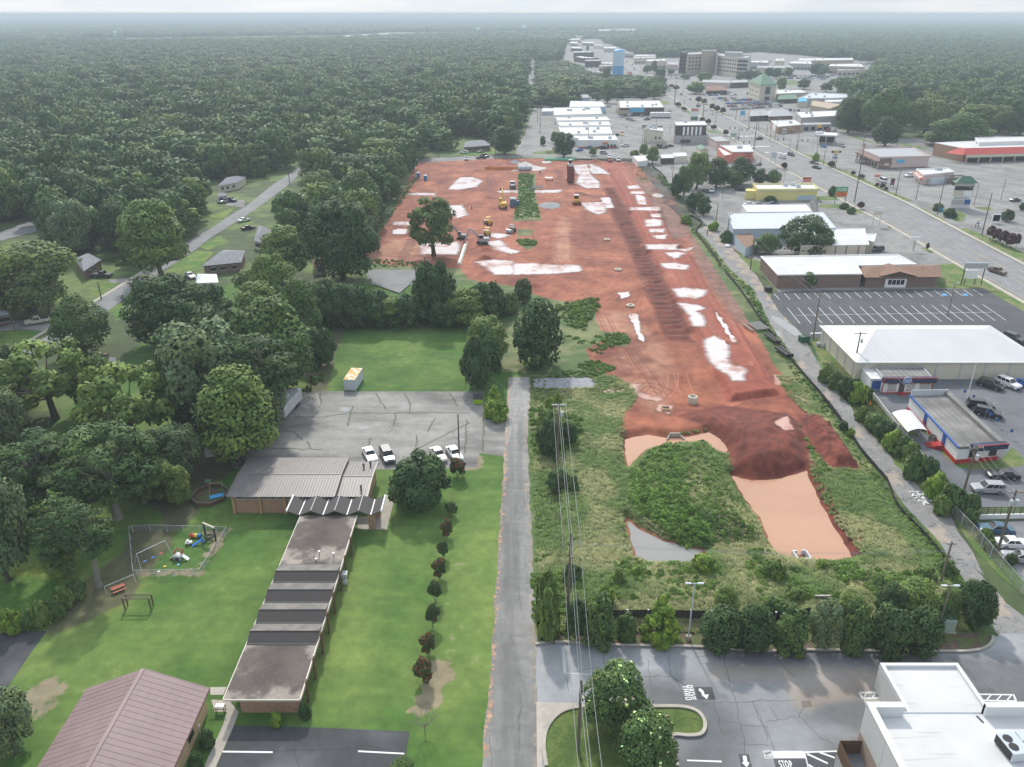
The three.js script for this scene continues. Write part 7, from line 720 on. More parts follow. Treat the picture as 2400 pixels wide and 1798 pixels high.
// the woods
{
const lawns=[PL('B1',150,1010,460,950,480,1090,330,1150,160,1140),PL('A4',-50,1395,370,1380,100,1570,-50,1640),PL('A4',960,1190,1150,1080,1230,1180,1000,1300),PL('A4',1560,900,1700,690,1900,690,2110,690,2110,900,1700,990),PL('A4',1720,660,1900,560,1950,600,1800,690),PL('A4',1790,390,2030,305,2120,250,1870,130,2130,50,2130,240,1960,390,1850,420),PL('A4',400,1120,640,1050,700,1000,900,960,1060,950,860,1090,600,1190,480,1190),PL('A4',700,900,870,720,960,960,800,1000),PL('A4',-50,1130,480,1230,480,1330,-50,1390),PL('A2',770,1000,770,920,980,910,1000,1000),PL('A5',450,1100,450,900,960,980,960,1140),PL('A5',-40,820,-40,650,160,690,100,830),PL('B1',800,300,800,130,1420,170,1420,240,1000,310),PL('A4',-40,640,70,640,60,730,-40,730),PL('A2',1150,1010,1200,860,1280,690,1400,690,1400,1010),PL('A4',-80,830,230,830,230,1010,-80,1010),PL('A4',-100,520,300,440,330,530,-100,650),PL('B5',-200,-50,460,-60,480,520,250,640,-200,640)];
const clear=[PL('A1',-60,255,180,255,180,290,-60,290),PL('A1',380,252,2212,228,2212,262,1000,288,420,286),PL('A2',-40,232,300,210,1400,200,1960,190,1960,205,1320,226,560,236,0,262),PL('A1',-20,458,400,455,430,500,-20,510)];
const road2=PL('A2',1226,372,1240,480,1228,560,1203,605),road3=PL('A4',0,560,280,480),stc=offsetLine(PL('A4',130,1590,485,1450,920,1145,1340,857,1665,640,1800,560,2050,385,2180,320).concat(PL('A5',240,245,430,110)),0),road4=PL('A2',300,1050,1400,1010);
const com=P_COM,site=[[-52,-222],[-52,-440],[68,-440],[68,-222]];
const belt=PL('C2',-300,1050,330,1050,620,880,1040,940,1100,900,1430,945,1640,900,1660,720,1400,665,1080,665,950,685,640,645,420,505,385,400,335,200,200,80,-100,60);
const ok=(x,z,r)=>{const D=-z;if(inPoly(x,z,belt)&&D<1300)return lineDist(x,z,road2)>9;if(x>-46&&D<222)return false;if(inPoly(x,z,site)&&(x>mixn(-44,-47,(D-250) / 190)-r*0.4))return false;if(D<460&&x>-46&&x<80)return false;if(inPoly(x,z,com)||(D<1400&&polyDist(x,z,com)<r*0.7))return false;if(x>30&&D<420)return false;if(x>90&&D<560&&x<460)return false;for(const l of lawns)if(inPoly(x,z,l))return false;if(lineDist(x,z,stc)<5.5+r*0.25||lineDist(x,z,road2)<9||lineDist(x,z,road3)<6||lineDist(x,z,road4)<4)return false;for(const c of clear)if(inPoly(x,z,c))return false;return true;};
const keep=[PL('A4',-50,1680,470,1390,880,1100,1310,825,1370,890,960,1190,500,1520,200,1680),PL('A4',1650,605,1830,490,1850,540,1690,680),PL('A4',2010,370,2120,310,2190,330,2060,410),PL('A5',170,290,300,205,330,240,250,310),...lawns];keep.forEach((P)=>{P.bb=bounds(P);});
const hides=(x,z,h,r)=>{if(-z>520)return false;const k1=CAMH / (CAMH-h);for(let i=0;i<=6;i++)for(const dx of[-1.05,-0.5,0,0.5,1.05]){const k=mixn(1.0,k1,i / 6),px=(x+dx*r)*k,pz=z*k;for(const P of keep)if(nearBB(px,pz,P,0)&&inPoly(px,pz,P))return true;}return false;};
const R=RNG(2024),cand=[],rowK=(z)=>0.70*(-z)+30;
for(const[d0,d1,sp]of[[92,320,9],[320,950,12],[950,2200,14.5],[2200,6000,30],[6000,17000,92]])for(let d=d0;d<d1;d+=sp){const w=0.72*d+20;for(let x=-w;x<w;x+=sp){const px=x+(R()-0.5)*sp*0.9,pz=-(d+(R()-0.5)*sp*0.9),bl=d<1300&&inPoly(px,pz,belt),r=sp*(0.50+0.26*R()),hh0=(d<950?12+8*R()*(0.5+fbm(px*0.01,pz*0.01,3,3))+(R()<0.06?4:0):13+5*R()),tone=R();let hh=hh0*(bl?d>820?0.5:0.7:1);if(!ok(px,pz,Math.min(r,6)))continue;if(d<520&&hides(px,pz,hh,r)){if(!(fbm(px*0.02,pz*0.02,2,6)>0.56&&!hides(px,pz,hh*0.4,r)))continue;}if(d<700&&TREES.some((t)=>Math.hypot(t[0]-px,t[1]-pz)<(t[2]+r)*0.62))continue;if(d>900&&d<2200&&fbm(px*0.006,pz*0.006,3,8)<0.22)continue;cand.push([px,pz,r,hh,tone]);}}
cand.sort((a,b)=>b[1]-a[1]);const nInd=300-Math.min(nTree.n,120),rest=[[],[],[]],far4=[];
cand.forEach(([x,z,r,hh,tone],i)=>{if(i<nInd){const kind=-z<260?['oak_a','oak_b','oak_c','dense','oak_b','tall','pine_b','oak_g'][Math.floor(tone*8)]:MEDS[Math.floor(tone*7)];plant(kind,[x,z],r*1.12,hh,tone*40,x<0?'leafy tree among others in the wood left of the dirt site':'leafy tree among others in the wood right of the highway','tree',x<0?'trees of the wood left of the dirt site':'trees of the wood right of the highway');}else if(r>40)far4.push([x,z,r,hh]);else rest[Math.floor(tone*997)%3].push([x,z,r,hh,tone]);});
const fo=(s,o)=>{const p={...medO,n:680,size:1.25,lobes:15,lobeR:0.42,y0:1.2,H:12.5,R:6,vary:0.16,yel:0.03,seed:s,...o};return[foliage(RNG(s),p,lobesOf(RNG(s),p)),p];};
[fo(51,{}),fo(52,{shape:'spread',lobeR:0.36,lobes:20}),fo(53,{shape:'egg',H:13.5,lobeR:0.4})].forEach(([g,p],k)=>{const L=rest[k],im=new THREE.InstancedMesh(g,[LEAF.oak,LEAF.pine,LEAF.olive][k],L.length),m=new THREE.Matrix4(),q=new THREE.Quaternion(),c=new THREE.Color(),up=new THREE.Vector3(0,1,0);L.forEach(([x,z,r,hh,tone],i)=>{q.setFromAxisAngle(up,h2(i,k)*6.28);m.compose(new THREE.Vector3(x,0,z),q,new THREE.Vector3(r / p.R*1.1,hh / (p.y0+p.H),r / p.R*1.1));im.setMatrixAt(i,m);const b=0.62+0.55*h2(i,k+5),y=h2(i,k+9)<0.07?0.4:0;im.setColorAt(i,c.setRGB(b*(1+y),b*(1+y*0.6),b));});im.name='woodland';im.userData.kind='stuff';im.castShadow=im.receiveShadow=true;scene.add(im);});
{const R4=RNG(99),gs=[];for(let i=0;i<26;i++){const p={...medO,n:130,size:4.2,lobes:9,lobeR:0.45,y0:1,H:12.5,R:11,vary:0.15,yel:0.02,squash:0.5},g=foliage(RNG(200+i),p,lobesOf(RNG(200+i),p)),a=i*2.4,q=48*Math.sqrt((i+0.5) / 26);g.scale(1,0.85+0.3*R4(),1);g.translate(Math.cos(a)*q,0,Math.sin(a)*q);gs.push(g);}const im=new THREE.InstancedMesh(mergeGeometries(gs),LEAF.oak,far4.length),m=new THREE.Matrix4(),c=new THREE.Color();far4.forEach(([x,z],i)=>{m.makeRotationY(h2(i,3)*6.28);m.setPosition(x,0,z);im.setMatrixAt(i,m);const b=0.75+0.5*h2(i,4);im.setColorAt(i,c.setRGB(b,b,b));});im.name='woodland';im.userData.kind='stuff';scene.add(im);}
console.log('trees',nTree.n,'wood',rest.map((r)=>r.length).join());
}
// vehicles
const paint=(r,g,b)=>new THREE.MeshPhysicalMaterial({color:new THREE.Color().setRGB(r,g,b),roughness:0.35,clearcoat:0.6,clearcoatRoughness:0.12});
const CARP={white:paint(0.74,0.74,0.73),black:paint(0.012,0.012,0.014),grey:paint(0.20,0.20,0.20),silver:paint(0.33,0.34,0.35),blue:paint(0.02,0.12,0.42),teal:paint(0.03,0.10,0.16),red:paint(0.30,0.03,0.02),brown:paint(0.13,0.075,0.05),charcoal:paint(0.05,0.052,0.058),cream:paint(0.58,0.54,0.44),orange:paint(0.45,0.10,0.03),green:paint(0.04,0.10,0.06)};
flat('tyre',0.018,0.018,0.018,0.9);flat('rim',0.4,0.4,0.41,0.35,{metalness:0.7});flat('lamp_glass',0.7,0.7,0.68,0.1);flat('tail_red',0.35,0.015,0.012,0.25);flat('window_glass',0.018,0.021,0.024,0.06);
const SHAPES={ 
sedan:{L:4.8,W:1.84,P:[[2.35,0.35],[2.40,0.62],[2.2,0.74],[1.0,0.92],[-1.55,0.98],[-2.2,0.96],[-2.4,0.8],[-2.38,0.35]],C:[1.05,-1.75,0.25,-1.0,0.9,1.44]},
suv:{L:4.9,W:1.95,P:[[2.35,0.4],[2.42,0.8],[2.2,0.98],[1.1,1.08],[-2.3,1.12],[-2.45,0.95],[-2.4,0.4]],C:[1.2,-2.38,0.4,-2.1,1.05,1.76]},
pickup:{L:5.6,W:1.98,P:[[2.7,0.45],[2.78,0.85],[2.6,1.02],[1.3,1.1],[-2.7,1.12],[-2.8,1.0],[-2.75,0.45]],C:[1.3,-0.75,0.6,-0.5,1.08,1.82]},
van:{L:5.4,W:2.0,P:[[2.6,0.4],[2.7,0.85],[2.4,1.1],[1.9,1.15],[-2.65,1.15],[-2.7,0.4]],C:[2.0,-2.65,1.1,-2.6,1.12,2.15]},
};
function carProto(type,color,full=true){
const s=SHAPES[type],g=new THREE.Group(),sh=new THREE.Shape(s.P.map(([z,y])=>new THREE.Vector2(z,y))),body=new THREE.ExtrudeGeometry(sh,{depth:s.W-0.2,bevelEnabled:true,bevelSize:0.08,bevelThickness:0.1,bevelSegments:2});body.translate(0,0,-(s.W-0.2) / 2);body.rotateY(-Math.PI / 2);
const[zf,zr,rf,rr,yb,yr]=s.C,hb=s.W / 2-0.06,ht=s.W / 2-0.24,V=(x,y,z)=>[x,y,z],b=[V(-hb,yb,zf),V(hb,yb,zf),V(hb,yb,zr),V(-hb,yb,zr)],t=[V(-ht,yr,rf),V(ht,yr,rf),V(ht,yr,rr),V(-ht,yr,rr)];
const cabin=[quad(b[0],b[1],t[1],t[0]),quad(b[1],b[2],t[2],t[1]),quad(b[2],b[3],t[3],t[2]),quad(b[3],b[0],t[0],t[3])],roof=rbox(2*ht+0.06,0.07,rf-rr+0.08,0.03,0,yr+0.02,(rf+rr) / 2),pil=[];for(const k of[0,1,2,3])pil.push(beam(b[k].map((v,i)=>i===1?v-0.05:v*1.004),t[k].map((v,i)=>i===1?v:v*1.01),0.09,0.09));for(const sx of[-1,1])for(const f of type==='pickup'?[0.5]:type==='sedan'?[0.48]:[0.36,0.66])pil.push(beam([sx*(hb+0.01),yb,mixn(zf,zr,f)],[sx*(ht+0.02),yr,mixn(rf,rr,f)],0.08,0.06));
if(!full){part(g,'body',[body,roof,...pil],CARP[color]);part(g,'windows',cabin,M.window_glass);return g;}
part(g,'body',[body,...pil],CARP[color]);part(g,'windows',cabin,M.window_glass);part(g,'roof',roof,CARP[color]);
for(const sx of[-1,1]){for(const z of[s.L*0.3,-s.L*0.3]){const w=part(g,'wheel',plain(new THREE.CylinderGeometry(0.35,0.35,0.24,16).rotateZ(Math.PI / 2)).translate(sx*(s.W / 2-0.1),0.35,z),M.tyre);part(w,'rim',plain(new THREE.CylinderGeometry(0.21,0.21,0.02,12).rotateZ(Math.PI / 2)).translate(sx*(s.W / 2+0.03),0.35,z),M.rim);}part(g,'headlight',rbox(0.36,0.14,0.1,0.03,sx*(s.W / 2-0.3),s.P[2][1]-0.1,s.L / 2-0.02),M.lamp_glass);part(g,'tail_light',rbox(0.3,0.16,0.1,0.03,sx*(s.W / 2-0.25),0.84,-s.L / 2-0.03),M.tail_red);}
if(type==='pickup')part(g,'bed',[box(s.W-0.3,0.02,1.8,0,1.2,-1.75)],M.dark);
part(g,'bumper',[rbox(s.W-0.1,0.2,0.14,0.05,0,0.5,s.L / 2+0.04),rbox(s.W-0.1,0.2,0.14,0.05,0,0.5,-s.L / 2-0.04)],type==='pickup'||type==='suv'?M.charcoal_trim??flat('charcoal_trim',0.06,0.06,0.06,0.6):CARP[color]);
return g;
}
const PROTO={};
const proto=(t,c,f)=>PROTO[t+c+f]??(PROTO[t+c+f]=carProto(t,c,f));
const CARN={sedan:['parked_car','car'],suv:['sport_utility','car'],pickup:['pickup_truck','pickup truck'],van:['van','van']};
function car(type,color,pos,ry,label,group,full=true,y=0.03){const o=proto(type,color,full).clone();o.name=numbered(CARN[type][0]);o.userData={label,category:CARN[type][1]};if(group)o.userData.group=group;o.position.set(pos[0],y,pos[1]);o.rotation.y=ry;scene.add(o);return o;}
function carRF(type,color,t,rx,ryy,fx,fy,label,group){const a=S(t,rx,ryy,0.5),b=S(t,fx,fy,0.5);return car(type,color,[(a[0]+b[0]) / 2,(a[1]+b[1]) / 2],Math.atan2(b[0]-a[0],b[1]-a[1]),label,group);}
carRF('sedan','white','B2',1137,962,1180,1040,'white sedan at the left of the four cars in the church lot');carRF('suv','charcoal','B2',1265,965,1312,1058,'dark grey car right of the left white sedan in the church lot');carRF('sedan','cream','B2',1640,965,1692,1035,'pale sedan with dark windows half behind the magnolia');carRF('sedan','white','B2',1757,955,1815,1030,'white sedan nearest the church lot pole');
carRF('suv','black','B4',1630,150,1825,205,'black long car parked by the warehouse wall');carRF('suv','white','B4',1775,130,1960,205,'white long roofed car beside the black one by the warehouse');carRF('sedan','blue','B4',1940,150,2060,195,'bright blue car at the right edge by the warehouse');carRF('suv','black','C7',1490,485,1800,520,'black car behind the sales building with light roof');carRF('suv','black','C7',1580,570,1910,640,'glossy black car nearest the sales building roof edge');carRF('sedan','black','C7',2140,1410,1740,1390,'black sedan on the drive before the sales building');carRF('suv','silver','C7',1940,1590,1540,1575,'grey and silver estate car below the black sedan');carRF('sedan','teal','B4',1890,1305,1650,1285,'dark teal sedan behind the chain link fence');carRF('sedan','white','B4',1790,1405,2020,1410,'white sedan behind the chain link fence below the teal one');carRF('sedan','silver','B4',2080,1540,1855,1500,'silver white car lowest behind the chain link fence');
carRF('pickup','brown','A8',1955,255,2070,292,'dark red pickup driving on the near highway');carRF('suv','black','A8',2090,755,2185,790,'black car behind the right end of the white warehouse');carRF('sedan','charcoal','A7',2115,852,2182,848,'lone dark car on the empty shopping car park');carRF('suv','charcoal','A7',1155,1215,1085,1222,'dark car parked beside the cream walled store');carRF('suv','silver','A7',970,560,1010,572,'silver car in front of the pink store');carRF('sedan','brown','A7',1060,582,1005,574,'dark brown car in front of the pink store');carRF('van','white','A7',1190,718,1140,698,'white van on the shop forecourt beside the right verge');carRF('suv','white','A7',1380,668,1345,672,'white car behind the fast food shop');carRF('sedan','silver','A7',1430,520,1470,515,'pale car behind the pink store');
carRF('pickup','charcoal','A7',88,770,145,768,'dark pickup under the trees left of the yellow store');carRF('sedan','white','A7',145,882,215,880,'white car on the drive below the yellow store, left one');carRF('sedan','silver','A7',225,884,270,882,'silver car on the drive below the yellow store, middle one');carRF('sedan','teal','A7',320,880,385,876,'dark teal car on the drive below the yellow store');carRF('sedan','charcoal','A6',1650,350,1700,370,'dark car under the trees in the yard by the site');carRF('suv','white','A6',1725,345,1722,375,'white car in the yard by the site');carRF('suv','black','A6',1940,345,2010,350,'black car beside the yellow store annex');carRF('sedan','grey','A6',2100,130,2150,122,'grey car on the gravel below the salmon store');
[['pickup','black',950,530,1018,520,'black pickup crossing the junction'],['suv','white',1355,805,1275,780,'white car on the highway just past the junction'],['suv','charcoal',1405,745,1475,765,'dark car on the highway right of the white one'],['sedan','charcoal',1725,862,1812,880,'dark car in the near highway lane, upper one'],['sedan','black',1765,930,1850,948,'black car in the near highway lane, lower one'],['sedan','grey',930,900,1000,885,'grey car on the lot by the corner signs'],['sedan','blue',1940,645,1870,625,'blue grey car at the gas station'],['suv','silver',2140,620,2205,640,'silver car right of the gas station'],['sedan','white',640,512,695,500,'white car waiting at the left arm of the junction'],['suv','charcoal',80,60,125,50,'dark car far up the highway'],['sedan','white',225,115,185,105,'white car far up the highway, lower one'],['sedan','white',330,175,290,160,'white car on the highway before the junction'],['suv','red',1940,420,2010,400,'dark red car beside the yellow emblem sign'],['suv','white',2020,420,2090,410,'white car beside the dark red one']].forEach(([ty,c,...a])=>carRF(ty,c,'C5',...a));
[['sedan','silver',920,285,965,280,'pale car left in the strip mall car park'],['suv','white',1005,275,1060,260,'white car before the blue sign store'],['suv','charcoal',1060,272,1112,258,'dark car before the blue sign store'],['sedan','grey',1160,275,1210,264,'grey car alone before the blue sign store'],['sedan','black',985,305,1035,318,'black car in the middle of the strip mall car park'],['suv','silver',1035,320,1085,326,'silver car beside the black one in the strip mall car park'],['pickup','charcoal',1220,318,1275,312,'dark truck at the end of the white trailer row'],['suv','silver',1200,405,1260,410,'silver car behind the stucco block, left'],['sedan','charcoal',1300,410,1355,402,'dark car behind the stucco block, middle'],['suv','grey',1385,420,1435,412,'grey car behind the stucco block, right'],['suv','white',1015,640,935,640,'white car parked right of the strip mall front'],['sedan','teal',515,668,580,662,'dark teal car before the strip mall front'],['suv','black',665,672,760,668,'black car before the strip mall awning'],['sedan','blue',370,700,445,690,'blue car beside the dark corner tree'],['suv','silver',680,730,760,735,'silver car at the edge of the dirt site'],['suv','white',770,760,785,800,'white car behind the orange pickup'],['pickup','orange',775,800,800,845,'orange red pickup at the site edge'],['pickup','white',885,795,895,840,'white pickup at the site edge'],['suv','black',1395,660,1430,650,'pale car beside the porch house'],['sedan','charcoal',1435,665,1490,655,'dark car beside the porch house'],['sedan','black',1500,645,1555,640,'black car right of the porch house'],['sedan','brown',1480,222,1545,215,'brown car at the end of the blue sign store'],['sedan','black',835,510,900,500,'black car at the side of the strip mall'],['suv','white',760,158,795,152,'white car behind the strip mall']].forEach(([ty,c,...a])=>carRF(ty,c,'C4',...a));
[['suv','white','A2',810,990,780,988,'white car on the lawn of the far house'],['sedan','silver','A2',890,985,920,980,'silver car on the drive of the far house'],['pickup','black','A2',885,1025,930,1022,'dark pickup on the road behind the site'],['suv','charcoal','A2',915,1010,950,1015,'dark car on the road behind the site'],['pickup','white','A2',808,1018,812,1042,'white pickup at the far left corner of the site'],['pickup','cream','A4',405,1290,235,1318,'pale pickup on the driveway of the left house'],['suv','silver','A4',1960,260,1905,272,'silver car at the white garage'],['suv','black','A4',1965,255,2020,260,'black car at the white garage'],['sedan','white','A4',2070,435,2140,420,'white car on the verge of the upper street'],['sedan','black','A4',2110,500,2170,490,'black car on the verge of the upper street'],['pickup','charcoal','A4',830,905,935,905,'dark pickup at the hip roofed brick house'],['sedan','white','A4',1610,890,1670,925,'white car beside the carport house']].forEach((a)=>carRF(...a));
{
const R=RNG(600),cols=['white','silver','grey','white','charcoal','black','silver','white','red','blue','grey','silver'];
const row=(t,x0,y0,x1,y1,label,group,fill=0.9,turn=0)=>{const a=S(t,x0,y0),b=S(t,x1,y1),L=Math.hypot(b[0]-a[0],b[1]-a[1]),ry=Math.atan2(-(b[1]-a[1]),b[0]-a[0])+turn;for(let s=0;s<L;s+=3.1)if(R()<fill)car(R()<0.6?'sedan':R()<0.7?'suv':'pickup',cols[Math.floor(R()*cols.length)],[mixn(a[0],b[0],s / L),mixn(a[1],b[1],s / L)],ry+(R()<0.5?Math.PI:0)+(R()-0.5)*0.06,label,group,false,0.02);};
const l1='car among many in the packed car park before the green roofed office',g1='cars in the packed car park before the green roofed office';
for(const a of[[420,553,560,550],[490,588,740,582],[580,606,900,600],[650,640,1190,612],[660,668,1200,636],[690,700,1200,662],[1250,705,1400,712],[930,600,1150,596],[640,525,720,548]])row('C3',...a,l1,g1,0.88,0.3);
const l2='car among many in the hospital car parks',g2='cars in the hospital car parks';
for(const a of[[1200,352,1480,350],[1230,378,1700,365],[1500,352,1760,345],[1300,388,1780,385],[1960,222,2180,215],[1980,238,2200,232],[2090,290,2212,285],[2100,310,2212,302],[1940,340,2080,335],[890,205,1100,195],[900,220,1080,212],[30,350,140,335],[60,375,200,365],[230,350,330,345]])row('C3',...a,l2,g2,0.8,0.2);
const l3='small car on the far stretch of the highway',g3='cars on the far stretch of the highway';
for(const[t,x,y]of[['C2',1425,600],['C2',1440,585],['C2',1270,500],['C2',1270,525],['C2',1310,595],['C2',1720,780],['C2',1780,810],['C2',1700,745],['C2',1940,880],['C2',2075,945],['C2',1240,450],['C2',1230,620],['C3',160,540],['C3',255,590],['C3',40,490],['C2',760,230],['C2',840,280],['C2',1160,400],['C2',1190,440],['C2',700,190]]){const p=S(t,x,y),d=along(HW_L,0);car(R()<0.6?'sedan':'suv',cols[Math.floor(R()*8)],p,Math.atan2(HW_L[6][0]-HW_L[4][0],HW_L[6][1]-HW_L[4][1])+(R()<0.5?Math.PI:0),l3,g3,false,0.05);}
for(const a of[[480,500,740,485],[620,640,780,625],[1000,630,1080,640],[420,450,560,470]])row('C2',...a,'small car in a lot around the water tower','cars in lots around the water tower',0.6);
}
{const a=S('C4',1290,300),b=S('C4',1540,300),n=5;for(let i=0;i<n;i++){const t=(i+0.5) / n,w=Math.hypot(b[0]-a[0],b[1]-a[1]) / n;const r=thing('box_trailer','white box trailer, number '+['one','two','three','four','five'][i]+' from the left in the row before the blue sign store','trailer',[mixn(a[0],b[0],t),mixn(a[1],b[1],t)],0,'white trailers in a row');part(r,'body',rbox(w*0.95,3.2,5,0.1,0,2.3,-2.5),M.roof_white);part(r,'wheel',[cyl(0.4,0.4,0.3,0,0,-1)],M.tyre);part(r,'chassis',box(w*0.8,0.3,4.6,0,0.6,-2.5),M.dark);}}
{const f=S('B2',440,742),f2=S('B2',540,745),bk=S('B2',668,600),L=Math.hypot(bk[0]-f2[0],bk[1]-f2[1]),ry=Math.atan2(-(bk[0]-f2[0]),-(bk[1]-f2[1])),b=thing('box_trailer','long dirty white box trailer parked at the edge of the church lot','trailer',[(f[0]+f2[0]) / 2,(f[1]+f2[1]) / 2],ry),w=2.5;tiled('dirty_white',256,3,(u,v)=>{const n=fbm(u*5,v*5,5,201,5),s=fbm(u*18,v*2,4,202,2);return tint([0.62,0.62,0.61],0.6+0.45*n+0.3*(s-0.5));},0.6);
part(b,'body',rbox(w,2.35,L,0.08,0,1.75,-L / 2),M.dirty_white);part(b,'roof',rbox(w-0.1,0.05,L-0.1,0.02,0,2.95,-L / 2),M.roof_grey);for(let i=0;i<9;i++)part(b,'side_rib',box(0.04,2.2,0.08,w / 2+0.015,1.75,-0.8-i*(L-1.4) / 8),M.metal_grey);part(b,'door',box(0.05,1.8,0.9,w / 2+0.02,1.6,-L*0.45),M.metal_grey);for(const z of[0.62,0.74])for(const s of[-1,1])part(b,'wheel',plain(new THREE.CylinderGeometry(0.4,0.4,0.25,14).rotateZ(Math.PI / 2)).translate(s*1.2,0.4,-L*z),M.tyre);part(b,'drawbar',[beam([-0.6,0.55,0],[0,0.5,1.3],0.12,0.12),beam([0.6,0.55,0],[0,0.5,1.3],0.12,0.12),cyl(0.06,0.06,0.9,0,0,1.1)],M.dark);for(const z of[0.3,0.55])part(b,'roof_vent',rbox(0.5,0.2,0.5,0.05,0,3.05,-L*z),M.trim_white);}
{const p=S('B2',1012,526),b=thing('shipping_container','white shipping container with yellow rusted roof on the field edge','container',p,-0.10);part(b,'body',box(2.36,2.42,6.0,0,1.3,-3),M.wall_blue_pale??flat('wall_blue_pale',0.60,0.64,0.66,0.7));for(let i=0;i<20;i++)for(const s of[-1,1])part(b,'side_rib',box(0.05,2.2,0.13,s*1.2,1.3,-0.25-i*0.29),M.wall_blue_pale);part(b,'roof',box(2.44,0.06,6.06,0,2.56,-3),tiled('rusty_yellow',256,4,(u,v)=>{const n=fbm(u*5,v*5,5,211,5);return lerp3([0.66,0.40,0.13],[0.74,0.68,0.56],sstep(0.45,0.6,n));}));for(const x of[-0.6,0.6]){const d=part(b,'door',box(1.15,2.2,0.06,x,1.3,0.04),M.wall_blue_pale);part(d,'lock_rod',[bar([x-0.25,0.3,0.1],[x-0.25,2.3,0.1],0.025),bar([x+0.25,0.3,0.1],[x+0.25,2.3,0.1],0.025)],M.steel);}part(b,'corner_post',[[-1.17,0],[1.17,0],[-1.17,-6],[1.17,-6]].map(([x,z])=>boxb(0.14,2.5,0.14,x,0.05,z)),M.dirty_white);}
{const p=S('B2',1960,628),b=thing('rubbish_skip','small lime green rubbish skip with dark lid at the church lot corner','skip',p);part(b,'body',[prism([[-0.9,0],[0.9,0],[0.9,-1.1],[-0.9,-1.1]],0.15,1.2)],flat('lime',0.34,0.50,0.02,0.6));part(b,'lid',[slab([-0.95,1.22,0.05],[0.95,1.22,0.05],[0.95,1.6,-1.6],[-0.95,1.6,-1.6],0.06)],M.dark);}
{const p=S('A8',590,800),b=thing('rubbish_skip','dark green rubbish skip with open lid beside the alley puddle','skip',p,0.2);part(b,'body',rbox(2.2,1.4,1.6,0.05,0,0.8,-0.6),flat('skip_green',0.02,0.10,0.06,0.6));part(b,'lid',slab([0.1,1.6,0.3],[1.15,1.6,0.3],[1.15,1.6,-1.4],[0.1,1.6,-1.4],0.06),M.dark);part(b,'lifting_arm',[box(0.1,0.2,1.2,-1.14,1.0,-0.6),box(0.1,0.2,1.2,1.14,1.0,-0.6)],M.dark);}
{const p=S('A8',320,425),b=thing('rubbish_skip','low black rubbish skip beside the brown brick store','skip',p);part(b,'body',rbox(2.0,1.2,1.4,0.05,0,0.7,-0.5),M.dark);part(b,'lid',box(2.0,0.06,0.7,0,1.34,-0.8),M.charcoal_trim);}
{const p=S('A8',730,835),b=thing('air_conditioner','grey outdoor cooling unit at the corner of the white warehouse','air conditioner',p);part(b,'casing',[rbox(1,0.9,1,0.05,0,0.5,0),rbox(0.9,0.8,0.9,0.05,-1.1,0.45,-0.8)],M.roof_grey);part(b,'fan',[cyl(0.35,0.35,0.05,0,0.95,0,12)],M.dark);}
{const p=S('B8',1420,705),b=thing('transformer_cabinet','pale green pad mounted electric cabinet beside the right lamp','cabinet',p,-0.12);part(b,'pad',boxb(2.1,0.2,1.8,0,0,-0.7),M.concrete);part(b,'cabinet',rbox(1.8,1.5,1.2,0.04,0,0.95,-0.7),flat('cabinet_green',0.34,0.42,0.36,0.6));part(b,'lid',rbox(1.9,0.1,1.35,0.03,0,1.73,-0.7),M.cabinet_green);part(b,'warning_label',box(0.2,0.14,0.02,0.45,1.2,-0.09),M.orange);}
// building site machines
const ST3=(t,x,y)=>{const p=S(t,x,y);return[p[0],p[1],terrainHP(p[0],p[1])];};
flat('cat_yellow',0.58,0.36,0.03,0.5);flat('mud_red',0.19,0.055,0.035,0.95);flat('machine_grey',0.22,0.22,0.21,0.6);
const sthing=(n,l,c,t,x,y,ry=0,g)=>{const p=ST3(t,x,y);return thing(n,l,c,[p[0],p[1]],ry,g,p[2]);};
function tracks(b,w,l,h=0.75){for(const s of[-1,1])part(b,'track',rbox(0.55,h,l,h*0.45,s*w / 2,h / 2,0),M.dark);}
function excavator(label,t,x,y,ry,mat,armDir,k=1){const b=sthing('excavator',label,'excavator',t,x,y,ry);b.scale.setScalar(k);tracks(b,2.6,4.2,0.9);part(b,'body',rbox(2.8,1.3,3.6,0.15,0,1.75,0.5),mat);part(b,'counterweight',rbox(2.7,1.2,0.8,0.25,0,1.8,2.3),mat);const c=part(b,'cab',rbox(1.0,1.7,1.8,0.1,-0.85,2.9,-0.6),mat);part(c,'cab_window',[box(0.86,1.2,0.04,-0.85,3.0,-1.52),box(0.04,1.1,1.4,-0.33,3.0,-0.6),box(0.04,1.1,1.4,-1.37,3.0,-0.6)],M.window_glass);const bm=part(b,'boom',[beam([0.3,2.2,-1.2],[0.3,5.6,-3.8],0.45,0.6),beam([0.3,5.6,-3.8],[0.3,5.9,-5.2],0.4,0.5)],mat);part(b,'dipper_arm',beam([0.3,5.9,-5.0],[0.3,armDir,-6.6],0.32,0.45),mat);part(b,'bucket',prism([[-0.35,-7.2],[0.95,-7.2],[0.95,-6.2],[-0.35,-6.2]],Math.max(0.1,armDir-1.0),armDir),M.mud_red);return b;}
excavator('yellow excavator with raised boom left of the green strip','C1',680,815,0.1,M.cat_yellow,6.4,1.05);excavator('white grey excavator with bent arm beside the lone airy tree','C1',350,1395,Math.PI / 2+0.2,M.roof_grey,1.2,0.9);excavator('dark excavator half behind the lone airy tree','C1',10,1310,1.2,M.machine_grey,1.5,0.7);
